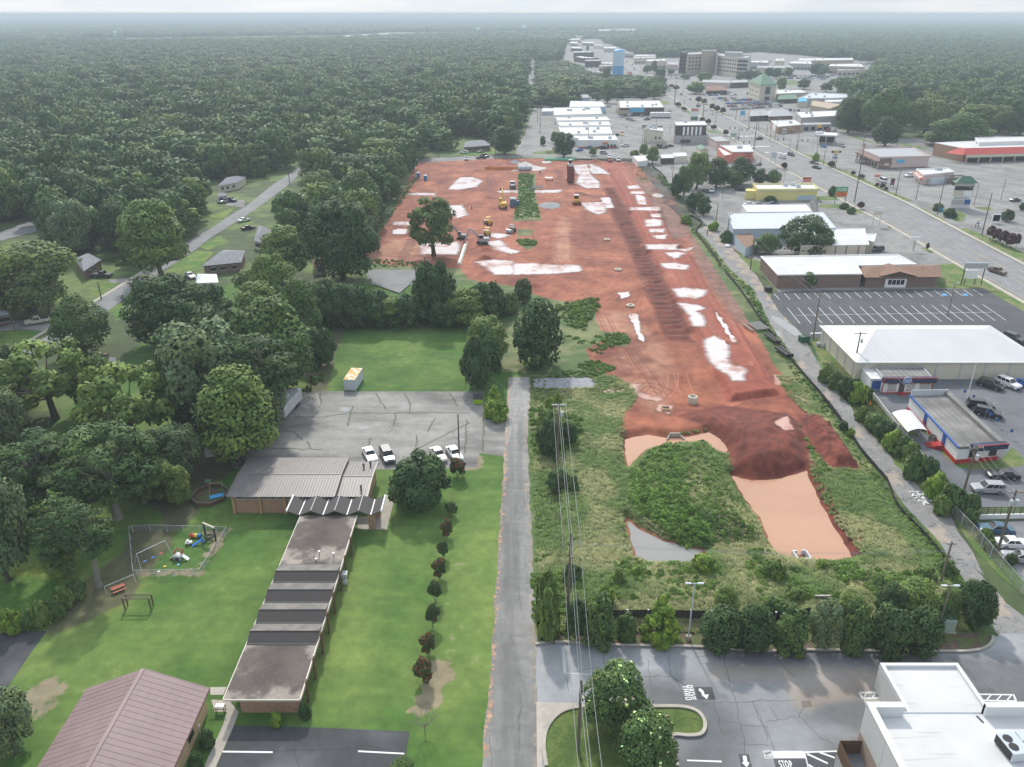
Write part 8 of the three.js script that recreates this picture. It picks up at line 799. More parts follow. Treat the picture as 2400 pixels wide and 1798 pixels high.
{const b=sthing('dump_truck','dump truck with tall raised red mud stained body','dump truck','C1',1775,415);part(b,'raised_body',[slab([-1.5,1.2,0.3],[1.5,1.2,0.3],[1.5,6.8,-3.2],[-1.5,6.8,-3.2],0.2),slab([-1.5,1.2,0.3],[-1.5,6.8,-3.2],[-1.5,7.8,-2.2],[-1.5,2.2,1.1],0.12),slab([1.5,1.2,0.3],[1.5,2.2,1.1],[1.5,7.8,-2.2],[1.5,6.8,-3.2],0.12)],M.mud_red);part(b,'hoist',bar([0,1,-3],[0,5,-2.3],0.14),M.steel);part(b,'chassis',box(1.0,0.4,8,0,0.95,-3.6),M.dark);part(b,'cab',rbox(2.4,2.4,2.2,0.15,0,2.1,-6.6),M.roof_white);for(const z of[-0.6,-1.8,-6.6])for(const s of[-1,1])part(b,'wheel',plain(new THREE.CylinderGeometry(0.52,0.52,0.5,14).rotateZ(Math.PI / 2)).translate(s*1.05,0.52,z),M.tyre);}
{const b=sthing('loader','white and dark loader at the far right of the dirt site','loader','C1',1768,165,Math.PI);part(b,'body',rbox(2.2,1.4,4,0.2,0,1.7,0),M.roof_white);part(b,'cab',rbox(1.6,1.7,1.7,0.1,0,3.2,-0.2),M.window_glass);part(b,'cab_roof',rbox(1.8,0.16,1.9,0.06,0,4.1,-0.2),M.roof_white);for(const z of[-1.5,1.5])for(const s of[-1,1])part(b,'wheel',plain(new THREE.CylinderGeometry(0.8,0.8,0.6,16).rotateZ(Math.PI / 2)).translate(s*1.2,0.8,z),M.tyre);part(b,'bucket',rbox(2.8,1.0,1.0,0.2,0,0.8,-3.2),M.mud_red);part(b,'lift_arm',[beam([-0.8,1.8,-1],[-0.8,0.9,-3],0.25,0.4),beam([0.8,1.8,-1],[0.8,0.9,-3],0.25,0.4)],M.roof_white);}
{const b=sthing('bulldozer','yellow bulldozer right of the grey stone heap','bulldozer','C1',1870,745,Math.PI);tracks(b,2.6,3.6,1.1);part(b,'body',rbox(1.7,1.1,2.6,0.12,0,1.6,-0.9),M.cat_yellow);part(b,'cab',rbox(1.7,1.6,1.5,0.1,0,2.7,0.7),M.window_glass);part(b,'cab_roof',rbox(1.9,0.18,1.8,0.06,0,3.55,0.7),M.roof_white);part(b,'cab_frame',[[-0.88,-0.05],[0.88,-0.05],[-0.88,1.5],[0.88,1.5]].map(([x,z])=>boxb(0.16,1.7,0.16,x,1.85,z)),M.cat_yellow);part(b,'blade',rbox(3.6,1.2,0.25,0.1,0,0.75,-2.9),M.mud_red);part(b,'push_arm',[beam([-1.5,0.6,0.4],[-1.5,0.5,-2.8],0.2,0.25),beam([1.5,0.6,0.4],[1.5,0.5,-2.8],0.2,0.25)],M.cat_yellow);}
{const b=sthing('dump_truck','white dump truck facing the lane left of the green strip','dump truck','C1',838,480,Math.PI);part(b,'cab',rbox(2.3,1.6,1.6,0.15,0,2.4,-1.6),M.roof_white);part(b,'bonnet',rbox(1.5,1.1,1.8,0.2,0,1.5,-3.2),M.roof_white);part(b,'windscreen',box(1.9,0.7,0.06,0,2.6,-2.42),M.window_glass);part(b,'grille',box(1.0,0.7,0.06,0,1.35,-4.1),M.dark);part(b,'bumper',rbox(2.3,0.35,0.3,0.05,0,0.7,-4.05),M.dark);part(b,'dump_body',[boxb(2.4,0.2,5,0,1.2,2),boxb(0.12,1.4,5,-1.15,1.2,2),boxb(0.12,1.4,5,1.15,1.2,2),boxb(2.4,1.7,0.14,0,1.2,-0.5)],M.machine_grey);for(const z of[-3,1.6,2.9])for(const s of[-1,1])part(b,'wheel',plain(new THREE.CylinderGeometry(0.5,0.5,0.45,14).rotateZ(Math.PI / 2)).translate(s*1.0,0.5,z),M.tyre);}
{const b=sthing('site_container','blue grey site container with pale lid beside the yellow excavator','container','C1',845,795);part(b,'body',rbox(2.6,3.0,4.6,0.08,0,1.5,-2.3),flat('slate_blue',0.10,0.14,0.22,0.6));part(b,'lid',rbox(2.3,0.2,3.8,0.05,-0.1,3.1,-2.5),M.roof_grey);part(b,'side_bin',rbox(1.2,2.0,2,0.1,1.9,1.0,-2.6),M.slate_blue);}
const roller=(l,t,x,y,ry,m)=>{const b=sthing('site_roller',l,'roller',t,x,y,ry);part(b,'drum',plain(new THREE.CylinderGeometry(0.75,0.75,1.9,18).rotateZ(Math.PI / 2)).translate(0,0.75,-1.6),M.steel);part(b,'body',rbox(1.7,1.1,2,0.15,0,1.25,0.8),m);part(b,'canopy',[rbox(1.7,0.12,1.6,0.05,0,2.75,0.1),...[[-0.75,-0.6],[0.75,-0.6],[-0.75,0.8],[0.75,0.8]].map(([px,z])=>boxb(0.08,1.2,0.08,px,1.6,z))],m);for(const s of[-1,1])part(b,'wheel',plain(new THREE.CylinderGeometry(0.65,0.65,0.45,14).rotateZ(Math.PI / 2)).translate(s*0.85,0.65,1.1),M.tyre);};
roller('dull yellow roller on the tracks below the yellow excavator','C1',440,1080,0.5,M.cat_yellow);roller('black skid machine beside the two track lines','C1',818,1205,2.6,M.machine_grey);roller('small yellow brown roller beside the white puddle','C1',425,1248,0.2,M.cat_yellow);
{const b=sthing('trench_box','steel trench frame lying right of the green strip','frame','C1',1230,515);part(b,'frame',[box(5,0.12,0.12,0,1.4,0),box(5,0.12,0.12,0,1.4,-2),...[-2.4,2.4].flatMap((x)=>[0,-2].map((z)=>boxb(0.14,1.5,0.14,x,0,z)))],M.machine_grey);part(b,'panel',box(4.6,0.9,0.06,0,0.7,-2),M.metal_grey);}
{const b=sthing('drawing_table','white table board on trestles on the red dirt','table','C1',1425,370);part(b,'board',box(3.6,0.1,2.6,0,1.2,-1),M.trim_white);for(const x of[-1.7,1.7])part(b,'trestle',[boxb(0.15,1.2,0.15,x,0,-0.2),boxb(0.15,1.2,0.15,x,0,-1.8)],M.dark);}
{const b=sthing('pipe_stack','light green plastic pipes lying at the far edge of the site','pipes','C1',1600,45);for(let i=0;i<6;i++)part(b,'pipe',bar([-8,0.3+(i%2)*0.5,-i*0.55],[8,0.3+(i%2)*0.5,-i*0.55],0.3),flat('pipe_green',0.16,0.46,0.27,0.5));}
{const b=sthing('orange_barrier','long orange barrier mesh left of the white pile','barrier','C1',750,195);for(let i=0;i<9;i++)part(b,'barrier_panel',box(2.4,1.4,0.1,-10+i*2.5,0.8,0.2*Math.sin(i)),M.orange);}
{const b=sthing('water_tank','grey cylindrical tank lying before the white pile','tank','C1',1040,205);part(b,'tank',plain(new THREE.CylinderGeometry(1.1,1.1,7,18).rotateZ(Math.PI / 2)).translate(0,1.3,0),M.metal_grey);part(b,'saddle',[box(0.4,0.6,1.8,-2,0.3,0),box(0.4,0.6,1.8,2,0.3,0)],M.dark);part(b,'hatch',cyl(0.35,0.35,0.25,0.5,2.3,0,12),M.dark);}
const stone=new THREE.MeshStandardMaterial({map:dataTex(128,128,(u,v)=>tint([0.30,0.31,0.32],0.4+0.9*vnoise(u*60,v*60,4,60)),3),roughness:0.95}),stoneW=new THREE.MeshStandardMaterial({map:dataTex(128,128,(u,v)=>tint([0.62,0.58,0.53],0.55+0.6*vnoise(u*60,v*60,5,60)),3),roughness:0.95});
function heap(label,t,x,y,rx,rz,h,mat,seed){const p=ST3(t,x,y),n=40,m=14,pos=[],idx=[];for(let j=0;j<=m;j++)for(let i=0;i<=n;i++){const a=i / n*6.2832,r=j / m,k=r*(1+0.25*(fbm(Math.cos(a)*1.5+seed,Math.sin(a)*1.5,3,seed)-0.5));pos.push(Math.cos(a)*rx*k,h*Math.pow(1-r,1.15)*(0.8+0.4*fbm(Math.cos(a)*k*3,Math.sin(a)*k*3,3,seed))-(j===m?0.15:0),Math.sin(a)*rz*k);}for(let j=0;j<m;j++)for(let i=0;i<n;i++){const a=j*(n+1)+i;idx.push(a,a+1,a+n+1,a+1,a+n+2,a+n+1);}const g=new THREE.BufferGeometry();g.setAttribute('position',new THREE.BufferAttribute(new Float32Array(pos),3));g.setIndex(idx);g.computeVertexNormals();mesh1('stone_heap',g,mat,label,'heap',[p[0],p[1]],0,undefined,p[2]);}
heap('wide low heap of blue grey stone right of the green strip','C1',1440,770,4.6,6,1.0,stone,3);heap('dark grey gravel heap at the far edge of the site','C1',880,75,2.8,3.5,1.5,stone,5);heap('pale gravel heap beside the dark gravel heap','C1',1040,105,4,4,1.5,stoneW,7);heap('white crushed stone spread in front of the pale heap','C1',1180,165,7,4,0.7,stoneW,9);heap('white stone heap at the far right of the site','C1',2150,200,2.4,7,1.0,stoneW,11);heap('pale debris heap on the grimy bank','A6',1260,400,2.6,4,0.8,stoneW,12);
[['A5',1463,270,'blue portable toilet standing on the upper left dirt'],['A5',1400,245,'blue portable toilet lying at the left site edge']].forEach(([t,x,y,l],i)=>{const b=sthing('portable_toilet',l,'portable toilet',t,x,y,i*0.5);part(b,'cabin',rbox(1.4,2.2,1.4,0.05,0,1.15,0),M.sky_blue);part(b,'roof',rbox(1.5,0.2,1.5,0.08,0,2.35,0),M.trim_white);part(b,'door',box(0.9,1.9,0.05,0,1.05,0.72),M.blue);});
[['A6',820,787,'concrete manhole ring in the middle of the dirt'],['A6',915,1043,'concrete manhole ring below the middle one'],['A6',1022,1355,'concrete manhole ring in a washed out hollow']].forEach(([t,x,y,l])=>{const b=sthing('manhole_ring',l,'manhole',t,x,y);part(b,'ring',plain(new THREE.TorusGeometry(0.85,0.28,8,24).rotateX(Math.PI / 2)).translate(0,0.35,0),M.wall_cream);part(b,'shaft',cyl(0.62,0.62,0.12,0,0.12,0,20),M.mud_red);});
{const b=sthing('manhole_riser','white concrete pipe riser standing at the lower end of the strip','manhole','B3',1555,905);const sh=plain(new THREE.LatheGeometry([[0.62,0],[0.95,0],[0.95,1.3],[0.85,1.45],[0.62,1.45],[0.6,0.1]].map(([x,y])=>new THREE.Vector2(x,y)),24));part(b,'riser',sh,M.wall_cream);part(b,'inside',cyl(0.6,0.6,0.05,0,0.9,0,20),M.wood_brown);}
{const b=sthing('inlet_box','brown concrete inlet box in a muddy pool','inlet','B3',1330,985);part(b,'box_wall',[boxb(1.7,0.5,0.22,0,0,0),boxb(1.7,0.5,0.22,0,0,-1.3),boxb(0.22,0.5,1.3,-0.75,0,-0.65),boxb(0.22,0.5,1.3,0.75,0,-0.65)],M.brick_trim);part(b,'grate',box(1.3,0.06,1.1,0,0.3,-0.65),M.dark);}
{const p=S('B3',1405,1205),b=thing('culvert_headwall','pale concrete culvert headwall at the edge of the small orange pond','headwall',p);part(b,'wall',boxb(2.0,0.9,0.25,0,0,-0.4),M.concrete);for(const s of[-1,1])part(b,'wing_wall',beam([s*1.0,0.4,-0.3],[s*1.6,0.1,0.9],0.2,0.5),M.concrete);}
{const p=S('B4',280,1560),b=thing('outlet_box','white concrete outlet box at the near edge of the orange pond','outlet',p,0.1);part(b,'box_wall',[boxb(2.1,0.9,0.2,0,0,0),boxb(0.2,0.9,1.9,-0.95,0,-0.95),boxb(0.2,0.9,1.9,0.95,0,-0.95),boxb(0.7,0.9,0.2,-0.7,0,-1.9),boxb(0.7,0.9,0.2,0.7,0,-1.9)],M.roof_white);part(b,'floor',boxb(1.8,0.1,1.7,0,0.05,-0.95),M.mud_red);}
{const p=S('B8',537,515),b=thing('concrete_headwall','small concrete headwall with dark pipe mouth above the kerb trees','headwall',p,0,undefined,0.25);part(b,'wall',boxb(2.0,1.1,0.25,0,0,-0.5),M.concrete);part(b,'pipe_mouth',plain(new THREE.CylinderGeometry(0.35,0.35,0.3,16).rotateX(Math.PI / 2)).translate(0,0.5,-0.38),M.dark);for(const s of[-1,1])part(b,'wing_wall',beam([s*0.95,0.5,-0.4],[s*1.35,0.2,0.7],0.2,0.7),M.concrete);}
[['A8',165,700,1,0.22,5.5,'single dark pipe beside the alley'],['A8',245,690,6,0.17,5.2,'row of dark grey pipes beside the alley'],['A8',345,785,2,0.34,5.5,'two thick black pipes beside the alley'],['A8',432,888,2,0.42,5.2,'two largest black pipes beside the alley, nearest']].forEach(([t,x,y,n,r,L,l])=>{const b=sthing('pipe_stack',l,'pipes',t,x,y,0.24);for(let i=0;i<n;i++){const g=plain(new THREE.CylinderGeometry(r,r,L,16,1,true).rotateX(Math.PI / 2));g.translate((i-(n-1) / 2)*r*(n>4?3.6:2.4),r+0.35,0);const q=plain(new THREE.RingGeometry(r*0.8,r,16));q.translate((i-(n-1) / 2)*r*(n>4?3.6:2.4),r+0.35,L / 2);part(b,'pipe',[g,q],r>0.3?M.dark:M.machine_grey);}});
{const a=S('A5',1752,995),c=S('A5',1812,815),b=thing('concrete_kerb_wall','long white concrete beam lying on the dirt below the excavators','beam',a);part(b,'beam',beam([0,0.4,0],[c[0]-a[0],0.4,c[1]-a[1]],0.7,0.6),M.wall_white);part(b,'footing',beam([0,0.08,0],[c[0]-a[0],0.08,c[1]-a[1]],1.2,0.2),M.wall_cream);}
{const mk2=(label,...pl)=>{const p=pl.flat(1),L=lineLen(p),b=thing('silt_fence',label,'silt fence',p[0]),gs=[],o=p[0];const n=Math.round(L / 2.4);let prev=null;for(let i=0;i<=n;i++){const q=along(p,Math.min(L-0.01,i*L / n)),y=terrainH(q[0],q[1]),lean=0.12*(h2(i,5)-0.5),P=[q[0]-o[0],y,q[1]-o[1]];gs.push(bar([P[0],y-0.1,P[2]],[P[0]+lean,y+1.0,P[2]],0.035,5));if(prev)part(b,'fabric_panel',slab([prev[0],prev[1],prev[2]],[P[0],P[1],P[2]],[P[0]+lean,P[1]+0.8-0.15*h2(i,9),P[2]],[prev[0]+lean,prev[1]+0.8,prev[2]],0.02),M.dark);prev=P;}part(b,'stakes',gs,M.wood_grey,'stuff');};
mk2('black silt fence along the alley beside the overgrown strip',PL('A8',0,285,100,400,250,620,330,720,480,930,700,1180,850,1370),PL('B4',400,260,560,450,740,715,930,930,1000,1130,1200,1335,1370,1530));mk2('black silt fence around the far corner of the site by the trees',PL('A6',1210,150,1290,215,1330,260));mk2('black silt fence beside the grimy bank at the alley top',PL('A6',1480,580,1560,585,1640,640,1580,715,1800,1000));}
// poles and wires
const polesTop={};
function pole(key,t,bx,by,ty,label,o={}){
const p=S(t,bx,by),H=Math.max(3,HT(p,t,ty)),b=thing(o.lamp?'street_lamp':'utility_pole',label,o.lamp?'street lamp':'utility pole',p,o.ry??0,o.group),r=o.r??0.15;polesTop[key]=[p[0],H,p[1],o.ry??0];
part(b,'pole',cyl(r*1.25,r*0.8,H,0,0,0,9),o.mat??M.pole_wood);
if(o.arm){part(b,'crossarm',[box(o.arm,0.14,0.12,0,H-0.3,0.12)],o.armMat??M.wood_grey);part(b,'insulator',[-0.48,-0.2,0.2,0.48].map((k)=>cyl(0.05,0.04,0.2,k*o.arm,H-0.22,0.12,6)),M.trim_white);}
for(let i=0;i<(o.cans??0);i++)part(b,'transformer',[cyl(0.26,0.26,0.85,0.42*(i%2?-1:1)+0.1,H-2.4,0.15,12),cyl(0.05,0.05,0.25,0.42*(i%2?-1:1)+0.1,H-1.6,0.15,6)],M.metal_grey);
if(o.head){for(const s of o.head===2?[-1,1]:[1])part(b,'lamp_head',[rbox(0.75,0.16,0.3,0.05,s*0.75,H-0.02,0),box(0.5,0.06,0.06,s*0.3,H-0.05,0)],o.headMat??M.metal_grey);}
if(o.cobra){part(b,'lamp_arm',bar([0,H-0.4,0],[o.cobra,H+0.3,0],0.05),M.metal_grey);part(b,'lamp_head',rbox(0.7,0.16,0.28,0.06,o.cobra*1.2,H+0.32,0),M.metal_grey);}
if(o.foot)part(b,'footing',cyl(0.35,0.33,0.6,0,0,0,12),M.concrete);
return b;
}
pole('p1','B3',392,1440,900,'tall crossarm pole with transformer among the lane side bushes',{arm:2.5,cans:1,armMat:M.metal_grey,r:0.16});pole('p1b','B7',330,850,252,'dark pole in the scrub at the corner of the lane',{r:0.15});pole('p2','B7',395,1560,1138,'dark pole on the kerbed island under the white crape myrtle',{r:0.16});
pole('lampA','B7',1055,892,555,'steel lamp post with two heads in the kerb planting',{lamp:1,head:2,mat:M.metal_grey,r:0.09,foot:1});pole('lampB','B8',1340,742,370,'steel lamp post with two heads beside the green cabinet',{lamp:1,head:2,mat:M.wood_grey,r:0.09,foot:1});pole('white','B8',1365,385,58,'pole with pale lower half in the scrub beside the alley',{mat:M.wood_grey,arm:1.2});
pole('r1','B4',1490,1112,648,'crossarm pole with grey transformer before the sales building',{arm:2.3,cans:1,r:0.17,ry:0.15});pole('r2','B4',1775,1492,990,'pole with two transformers behind the chain link fence',{arm:2.3,cans:2,r:0.17,ry:0.1});pole('a1','A8',945,1025,722,'crossarm pole at the white warehouse corner',{arm:2.6,cans:1,r:0.15});pole('a2','A8',650,768,440,'crossarm pole beside the dark green skip',{arm:2.4,r:0.15});pole('a3','A8',185,262,20,'crossarm pole with transformer at the alley trees',{arm:2.2,cans:1,r:0.15});pole('a4','A6',1860,720,555,'crossarm pole beside the metal shop wall',{arm:2.4,cans:1});pole('a5','A6',1760,640,465,'pole at the left corner of the metal shop',{arm:2.2});pole('a6','A6',1375,370,100,'thin pole at the site edge by the tall trees',{r:0.12,lamp:1,head:1});pole('a7','A6',1465,260,130,'pole standing in the trees by the site edge',{});pole('yard','A6',1815,430,285,'lamp post on the round island in the yard',{lamp:1,head:1,r:0.08});
pole('flag','C7',1470,415,-60,'tall white flag pole behind the sales building',{mat:M.trim_white,r:0.07});pole('lot','A8',1645,608,365,'curved lamp post in the middle of the striped parking lot',{lamp:1,cobra:0.6,mat:M.pole_wood,r:0.1});
pole('ch','B2',1822,1030,695,'dark wooden pole at the right end of the church cars',{r:0.13});pole('fld','B2',1940,522,310,'thin pole with guy wire at the field corner',{r:0.09});
{const q=polesTop.fld,e=S('B2',2160,510),w=mesh1('guy_wire',bar([0,q[1]-0.2,0],[e[0]-q[0],0.1,e[1]-q[2]],0.02,4),M.metal_grey,'sloping guy wire of the thin pole at the field corner','wire',[q[0],q[2]]);}
pole('h1','A7',955,870,430,'tallest leaning pole on the left side of the highway',{r:0.2,arm:2});pole('h2','A7',1262,815,610,'pole with transformers on the right verge before the fast food shop',{cans:2,arm:2});pole('h3','A7',1410,850,725,'dark pole at the tip of the right verge',{});pole('h4','A7',1570,955,665,'pole left of the tall store sign',{});pole('h5','A7',1900,1108,800,'pole among the purple trees on the right verge',{r:0.17});pole('h6','A7',725,590,478,'pole on the right verge below the junction',{});pole('h7','A7',210,478,240,'tall pole at the corner of the salmon store',{r:0.2});pole('h8','A7',1840,895,722,'curved lamp post on the shopping car park island',{lamp:1,cobra:1.5,r:0.09});pole('h9','A7',2040,850,685,'thin pole on the shopping car park',{r:0.1});pole('h10','A7',430,730,640,'thin lamp post left of the highway',{lamp:1,cobra:0.8,r:0.08});
[['A7',1180,450,305,'pole with white transformers behind the pink store, left',2],['A7',1270,452,300,'pole with white transformers behind the pink store, right',2],['A7',1820,420,300,'pole with transformer behind the red roofed mall',2],['A7',1020,450,290,'pole at the left end of the pink store',0]].forEach(([t,x,b,y,l,c],i)=>pole('b'+i,t,x,b,y,l,{cans:c,mat:M.wood_grey}));
[[1130,570,360,'steel pole at the junction, left of the mast arm'],[1205,560,195,'tall pole at the junction behind the mast arm'],[1420,680,510,'pole on the junction corner island, left'],[1510,690,540,'pole on the junction corner island, middle'],[1525,690,420,'taller pole on the junction corner island'],[675,555,345,'pole at the left corner of the junction'],[825,345,85,'pole on the right verge above the junction'],[640,255,60,'pole before the grey hipped shops'],[350,305,170,'pole left of the highway behind the dark block'],[165,205,0,'tall pole left of the highway above the dark block'],[965,400,130,'pole before the brick corner store'],[1085,480,300,'pole at the right corner of the junction'],[1810,720,600,'lamp post on the gas station forecourt'],[195,715,580,'pole beside the green roofed hut'],[990,940,810,'lamp post on the gravel below the salmon store']].forEach(([x,b,y,l],i)=>pole('j'+i,'C5',x,b,y,l,{r:0.13}));
[[515,640,345,'C4'],[730,160,0,'C4'],[865,235,40,'C4'],[1190,600,405,'C4'],[1675,680,520,'C4'],[1530,470,370,'C4'],[1580,130,-40,'C4'],[1700,130,60,'C4'],[1360,380,300,'C4'],[1215,600,520,'C4'],[1550,940,840,'C4'],[1845,1020,800,'C2'],[1495,770,640,'C2'],[1360,660,440,'C2'],[1145,530,400,'C2'],[1970,860,660,'C2'],[1985,1050,940,'C2'],[95,640,370,'C3'],[390,770,555,'C3'],[610,700,540,'C3'],[510,640,545,'C3'],[780,470,375,'C3'],[180,530,390,'C3'],[1500,480,390,'C3']].forEach(([x,b,y,t],i)=>pole('f'+i,t,x,b,y,'thin dark pole standing among the lots of the far commercial strip',{r:0.12,group:'poles of the far commercial strip'}));
[['A2',1288,870,640,'pole on the lane beside the wood, right'],['A2',1272,790,620,'pole on the lane beside the wood, left'],['A2',998,1030,890,'pole on the road behind the site, right'],['A2',632,1010,915,'pole on the road behind the site, middle'],['A2',485,1030,925,'pole on the road behind the site, left'],['A4',425,1230,1010,'leaning pole behind the pale pickup'],['A4',875,1110,960,'pole beside the street sidewalk'],['A4',130,1390,1240,'thin lamp post at the left driveway'],['A5',290,300,130,'pole beside the upper street']].forEach(([t,x,b,y,l],i)=>pole('n'+i,t,x,b,y,l,{}));
function wires(label,keys,offs,dy,sag,r=0.022,ext){offs.forEach((o,k)=>{const gs=[];for(let i=0;i+1<keys.length;i++){const A=Array.isArray(keys[i])?keys[i]:polesTop[keys[i]],Bp=Array.isArray(keys[i+1])?keys[i+1]:polesTop[keys[i+1]],d=Math.hypot(Bp[0]-A[0],Bp[2]-A[2]),nx=-(Bp[2]-A[2]) / d,nz2=(Bp[0]-A[0]) / d,pts=[];for(let j=0;j<=10;j++){const t=j / 10;pts.push(new THREE.Vector3(mixn(A[0],Bp[0],t)+nx*o,mixn(A[1],Bp[1],t)-dy-4*sag*t*(1-t),mixn(A[2],Bp[2],t)+nz2*o));}gs.push(plain(new THREE.TubeGeometry(new THREE.CatmullRomCurve3(pts),10,r,4)));}mesh1('overhead_wire',gs,M.wire??flat('wire',0.30,0.30,0.31,0.5),label+', '+['outer','second','third','fourth','fifth'][k]+' one','wire');});}
const P2X=[polesTop.p2[0]-0.05,polesTop.p2[1]+0.6,-46];
wires('overhead wire running over the lane side to the bottom edge',['p1','p1b','p2',P2X],[-1.1,-0.15,0.15,1.0],0.15,0.5,0.026);wires('low wire from the corner pole to the pole beside the alley',['p1b','white'],[-0.1,0.1,0.3],1.4,0.9,0.014);wires('overhead wire along the right side past the sales building',['a2','a1','r1','r2',[polesTop.r2[0]+4,11,-60]],[-1,0,1],0.2,0.6,0.02);wires('overhead wire above the alley top',['a5','a4','a3','a2'],[-0.9,0.9],0.2,0.7,0.02);wires('overhead wire along the right verge of the highway',['h6','h2','h3','h4','h5'],[-0.4,0.4],0.3,0.6,0.02);wires('overhead wire behind the pink store',['b3','b0','b1','b2'],[-0.5,0.5],0.4,1.2,0.03);wires('overhead wire crossing the junction',['j6','j10','j1','j4','h6'],[-0.6,0,0.6],0.3,1,0.025);wires('thin wire across the church lot',['fld','ch'],[0],0.2,0.7,0.012);
[[770,395,'left hanging pair'],[870,375,'right hanging pair'],[1290,535,'group over the right arm'],[1640,550,'group near the gas station'],[595,370,'group over the far lanes'],[800,580,'group over the left arm']].forEach(([x,y,l])=>{const p=S('C5',x,y,5.5),b=thing('traffic_light','dark traffic light above the junction, '+l,'traffic light',p);for(const d of[-1.6,1.6]){const s=part(b,'signal_head',rbox(0.5,1.3,0.4,0.05,d,5.6,0),M.dark);}part(b,'span_arm',bar([-5,6.4,0],[5,6.4,0],0.06),M.metal_grey);part(b,'post',cyl(0.14,0.1,6.5,5,0,0),M.metal_grey);});
// signs
function poleSign(name,label,t,x0,x1,by,yt,yb,mat,o={}){const a=S(t,x0,by),c=S(t,x1,by),p=[(a[0]+c[0]) / 2,(a[1]+c[1]) / 2],W=Math.hypot(c[0]-a[0],c[1]-a[1]),h1=HT(p,t,yt),h0=HT(p,t,yb),b=thing(name,label,o.cat??'sign',p,o.ry??0);part(b,'board',box(W,h1-h0,0.35,0,(h0+h1) / 2,0),mat);if(o.mono)part(b,'post',cyl(0.12,0.12,h0+0.1,0,0,0),M.pole_wood);else for(const s of[-1,1])part(b,'post',boxb(0.2,o.full?h1:h0+0.2,0.2,s*W*0.42,0,o.full?-0.28:0),o.post??M.pole_wood);for(const[f0,f1,m,w=1,dx=0]of o.bands??[])part(b,'panel',box(W*w*0.96,(h1-h0)*(f1-f0)*0.94,0.06,W*dx,mixn(h0,h1,(f0+f1) / 2),0.19),m);for(const[s,f0,f1,w,m]of o.words??[])word(b,s,(h1-h0)*(f1-f0),W*w,[0,mixn(h0,h1,(f0+f1) / 2),0.235],0,m??M.trim_white);return b;}
poleSign('pawn_sign','tall green and orange money shop sign on two posts','A7',800,890,880,752,825,M.green_sign,{bands:[[0.02,0.3,M.orange],[0.3,0.52,M.orange]],words:[['TITLE PAWN',0.58,0.88,0.8,M.trim_white],['CASH',0.3,0.46,0.6,M.red],['LOANS',0.08,0.24,0.7,M.red]]});
poleSign('lattice_sign','white letter board sign on a steel ladder frame left of the highway','A7',1085,1145,1040,905,960,M.wall_cream,{full:1,bands:[[0.5,0.95,M.trim_white],[0.05,0.45,M.wall_cream]],post:M.metal_grey});
poleSign('store_sign','low white store sign on a post beside the cream walled store','A7',1355,1428,1225,1122,1150,M.trim_white,{mono:1});poleSign('marquee_sign','dark framed empty marquee sign by the striped parking lot','A8',1735,1910,375,208,250,M.metal_grey,{full:1,bands:[[0.15,0.85,M.wall_grey]],post:M.dark});poleSign('letter_sign','white letter board under the dark marquee sign','A8',1760,1850,372,262,325,M.trim_white,{});
poleSign('red_sign','red and white shop sign left of the highway above the yellow store','A7',565,630,745,678,718,M.trim_white,{bands:[[0.5,0.95,M.red],[0.05,0.45,M.wall_salmon]],full:1});poleSign('frame_sign','tall empty sign frame at the highway corner','A7',330,370,600,495,540,M.metal_grey,{full:1,post:M.metal_grey});poleSign('black_yellow_sign','black and yellow sign on a post right of the highway','A7',770,838,610,485,500,M.dark,{bands:[[0.1,0.9,M.paint_yellow,0.6]],mono:1});poleSign('white_panel_sign','white and blue panels under the black and yellow sign','A7',780,820,608,503,545,M.trim_white,{bands:[[0.1,0.35,M.blue],[0.55,0.95,M.wall_cream]]});poleSign('red_post_sign','small red sign on a post on the right verge','A7',1098,1140,715,662,678,M.wall_salmon,{mono:1});poleSign('dark_banner_sign','dark purple banner sign on the right verge','A7',1218,1246,755,690,738,M.wall_dark,{bands:[[0.1,0.5,flat('magenta',0.28,0.03,0.16,0.6)]]});poleSign('blue_frame_sign','white sign with blue outline on the right verge','C6',1680,1810,715,565,690,M.trim_white,{bands:[[0.08,0.92,M.blue,0.9],[0.13,0.87,M.wall_pale,0.84]],post:M.trim_white});poleSign('yard_signs','small white double sign beside the right verge','C6',1420,1470,785,655,730,M.trim_white,{bands:[[0.1,0.4,M.blue],[0.6,0.9,M.wall_cream]]});
{const b=poleSign('tall_store_sign','tall black framed shopping sign with green hipped top','C6',1010,1320,470,50,480,M.wall_pale,{full:1,post:M.dark,bands:[[0.86,0.97,M.wall_grey],[0.70,0.86,M.dark],[0.48,0.69,M.trim_white,0.45,0.26],[0.48,0.69,M.wall_cream,0.48,-0.24],[0.36,0.46,M.trim_white],[0.16,0.34,M.wall_grey,0.66,-0.16],[0.16,0.36,M.blue,0.32,0.33],[0.02,0.14,M.wall_pale]],words:[['MODEL',0.375,0.445,0.8,M.dark],['SHOPPING CENTER',0.885,0.945,0.86,M.trim_white]]});const a=S('C6',1010,470),c=S('C6',1320,470),W=Math.hypot(c[0]-a[0],c[1]-a[1]),h1=HT([(a[0]+c[0]) / 2,(a[1]+c[1]) / 2],'C6',50);pitched(b,[[-W*0.56,1.6],[W*0.56,1.6],[W*0.56,-1.6],[-W*0.56,-1.6]],h1,2.4,'x',0.3,0.3,M.green_roof,0.2,M.green_roof,'hip_top');}
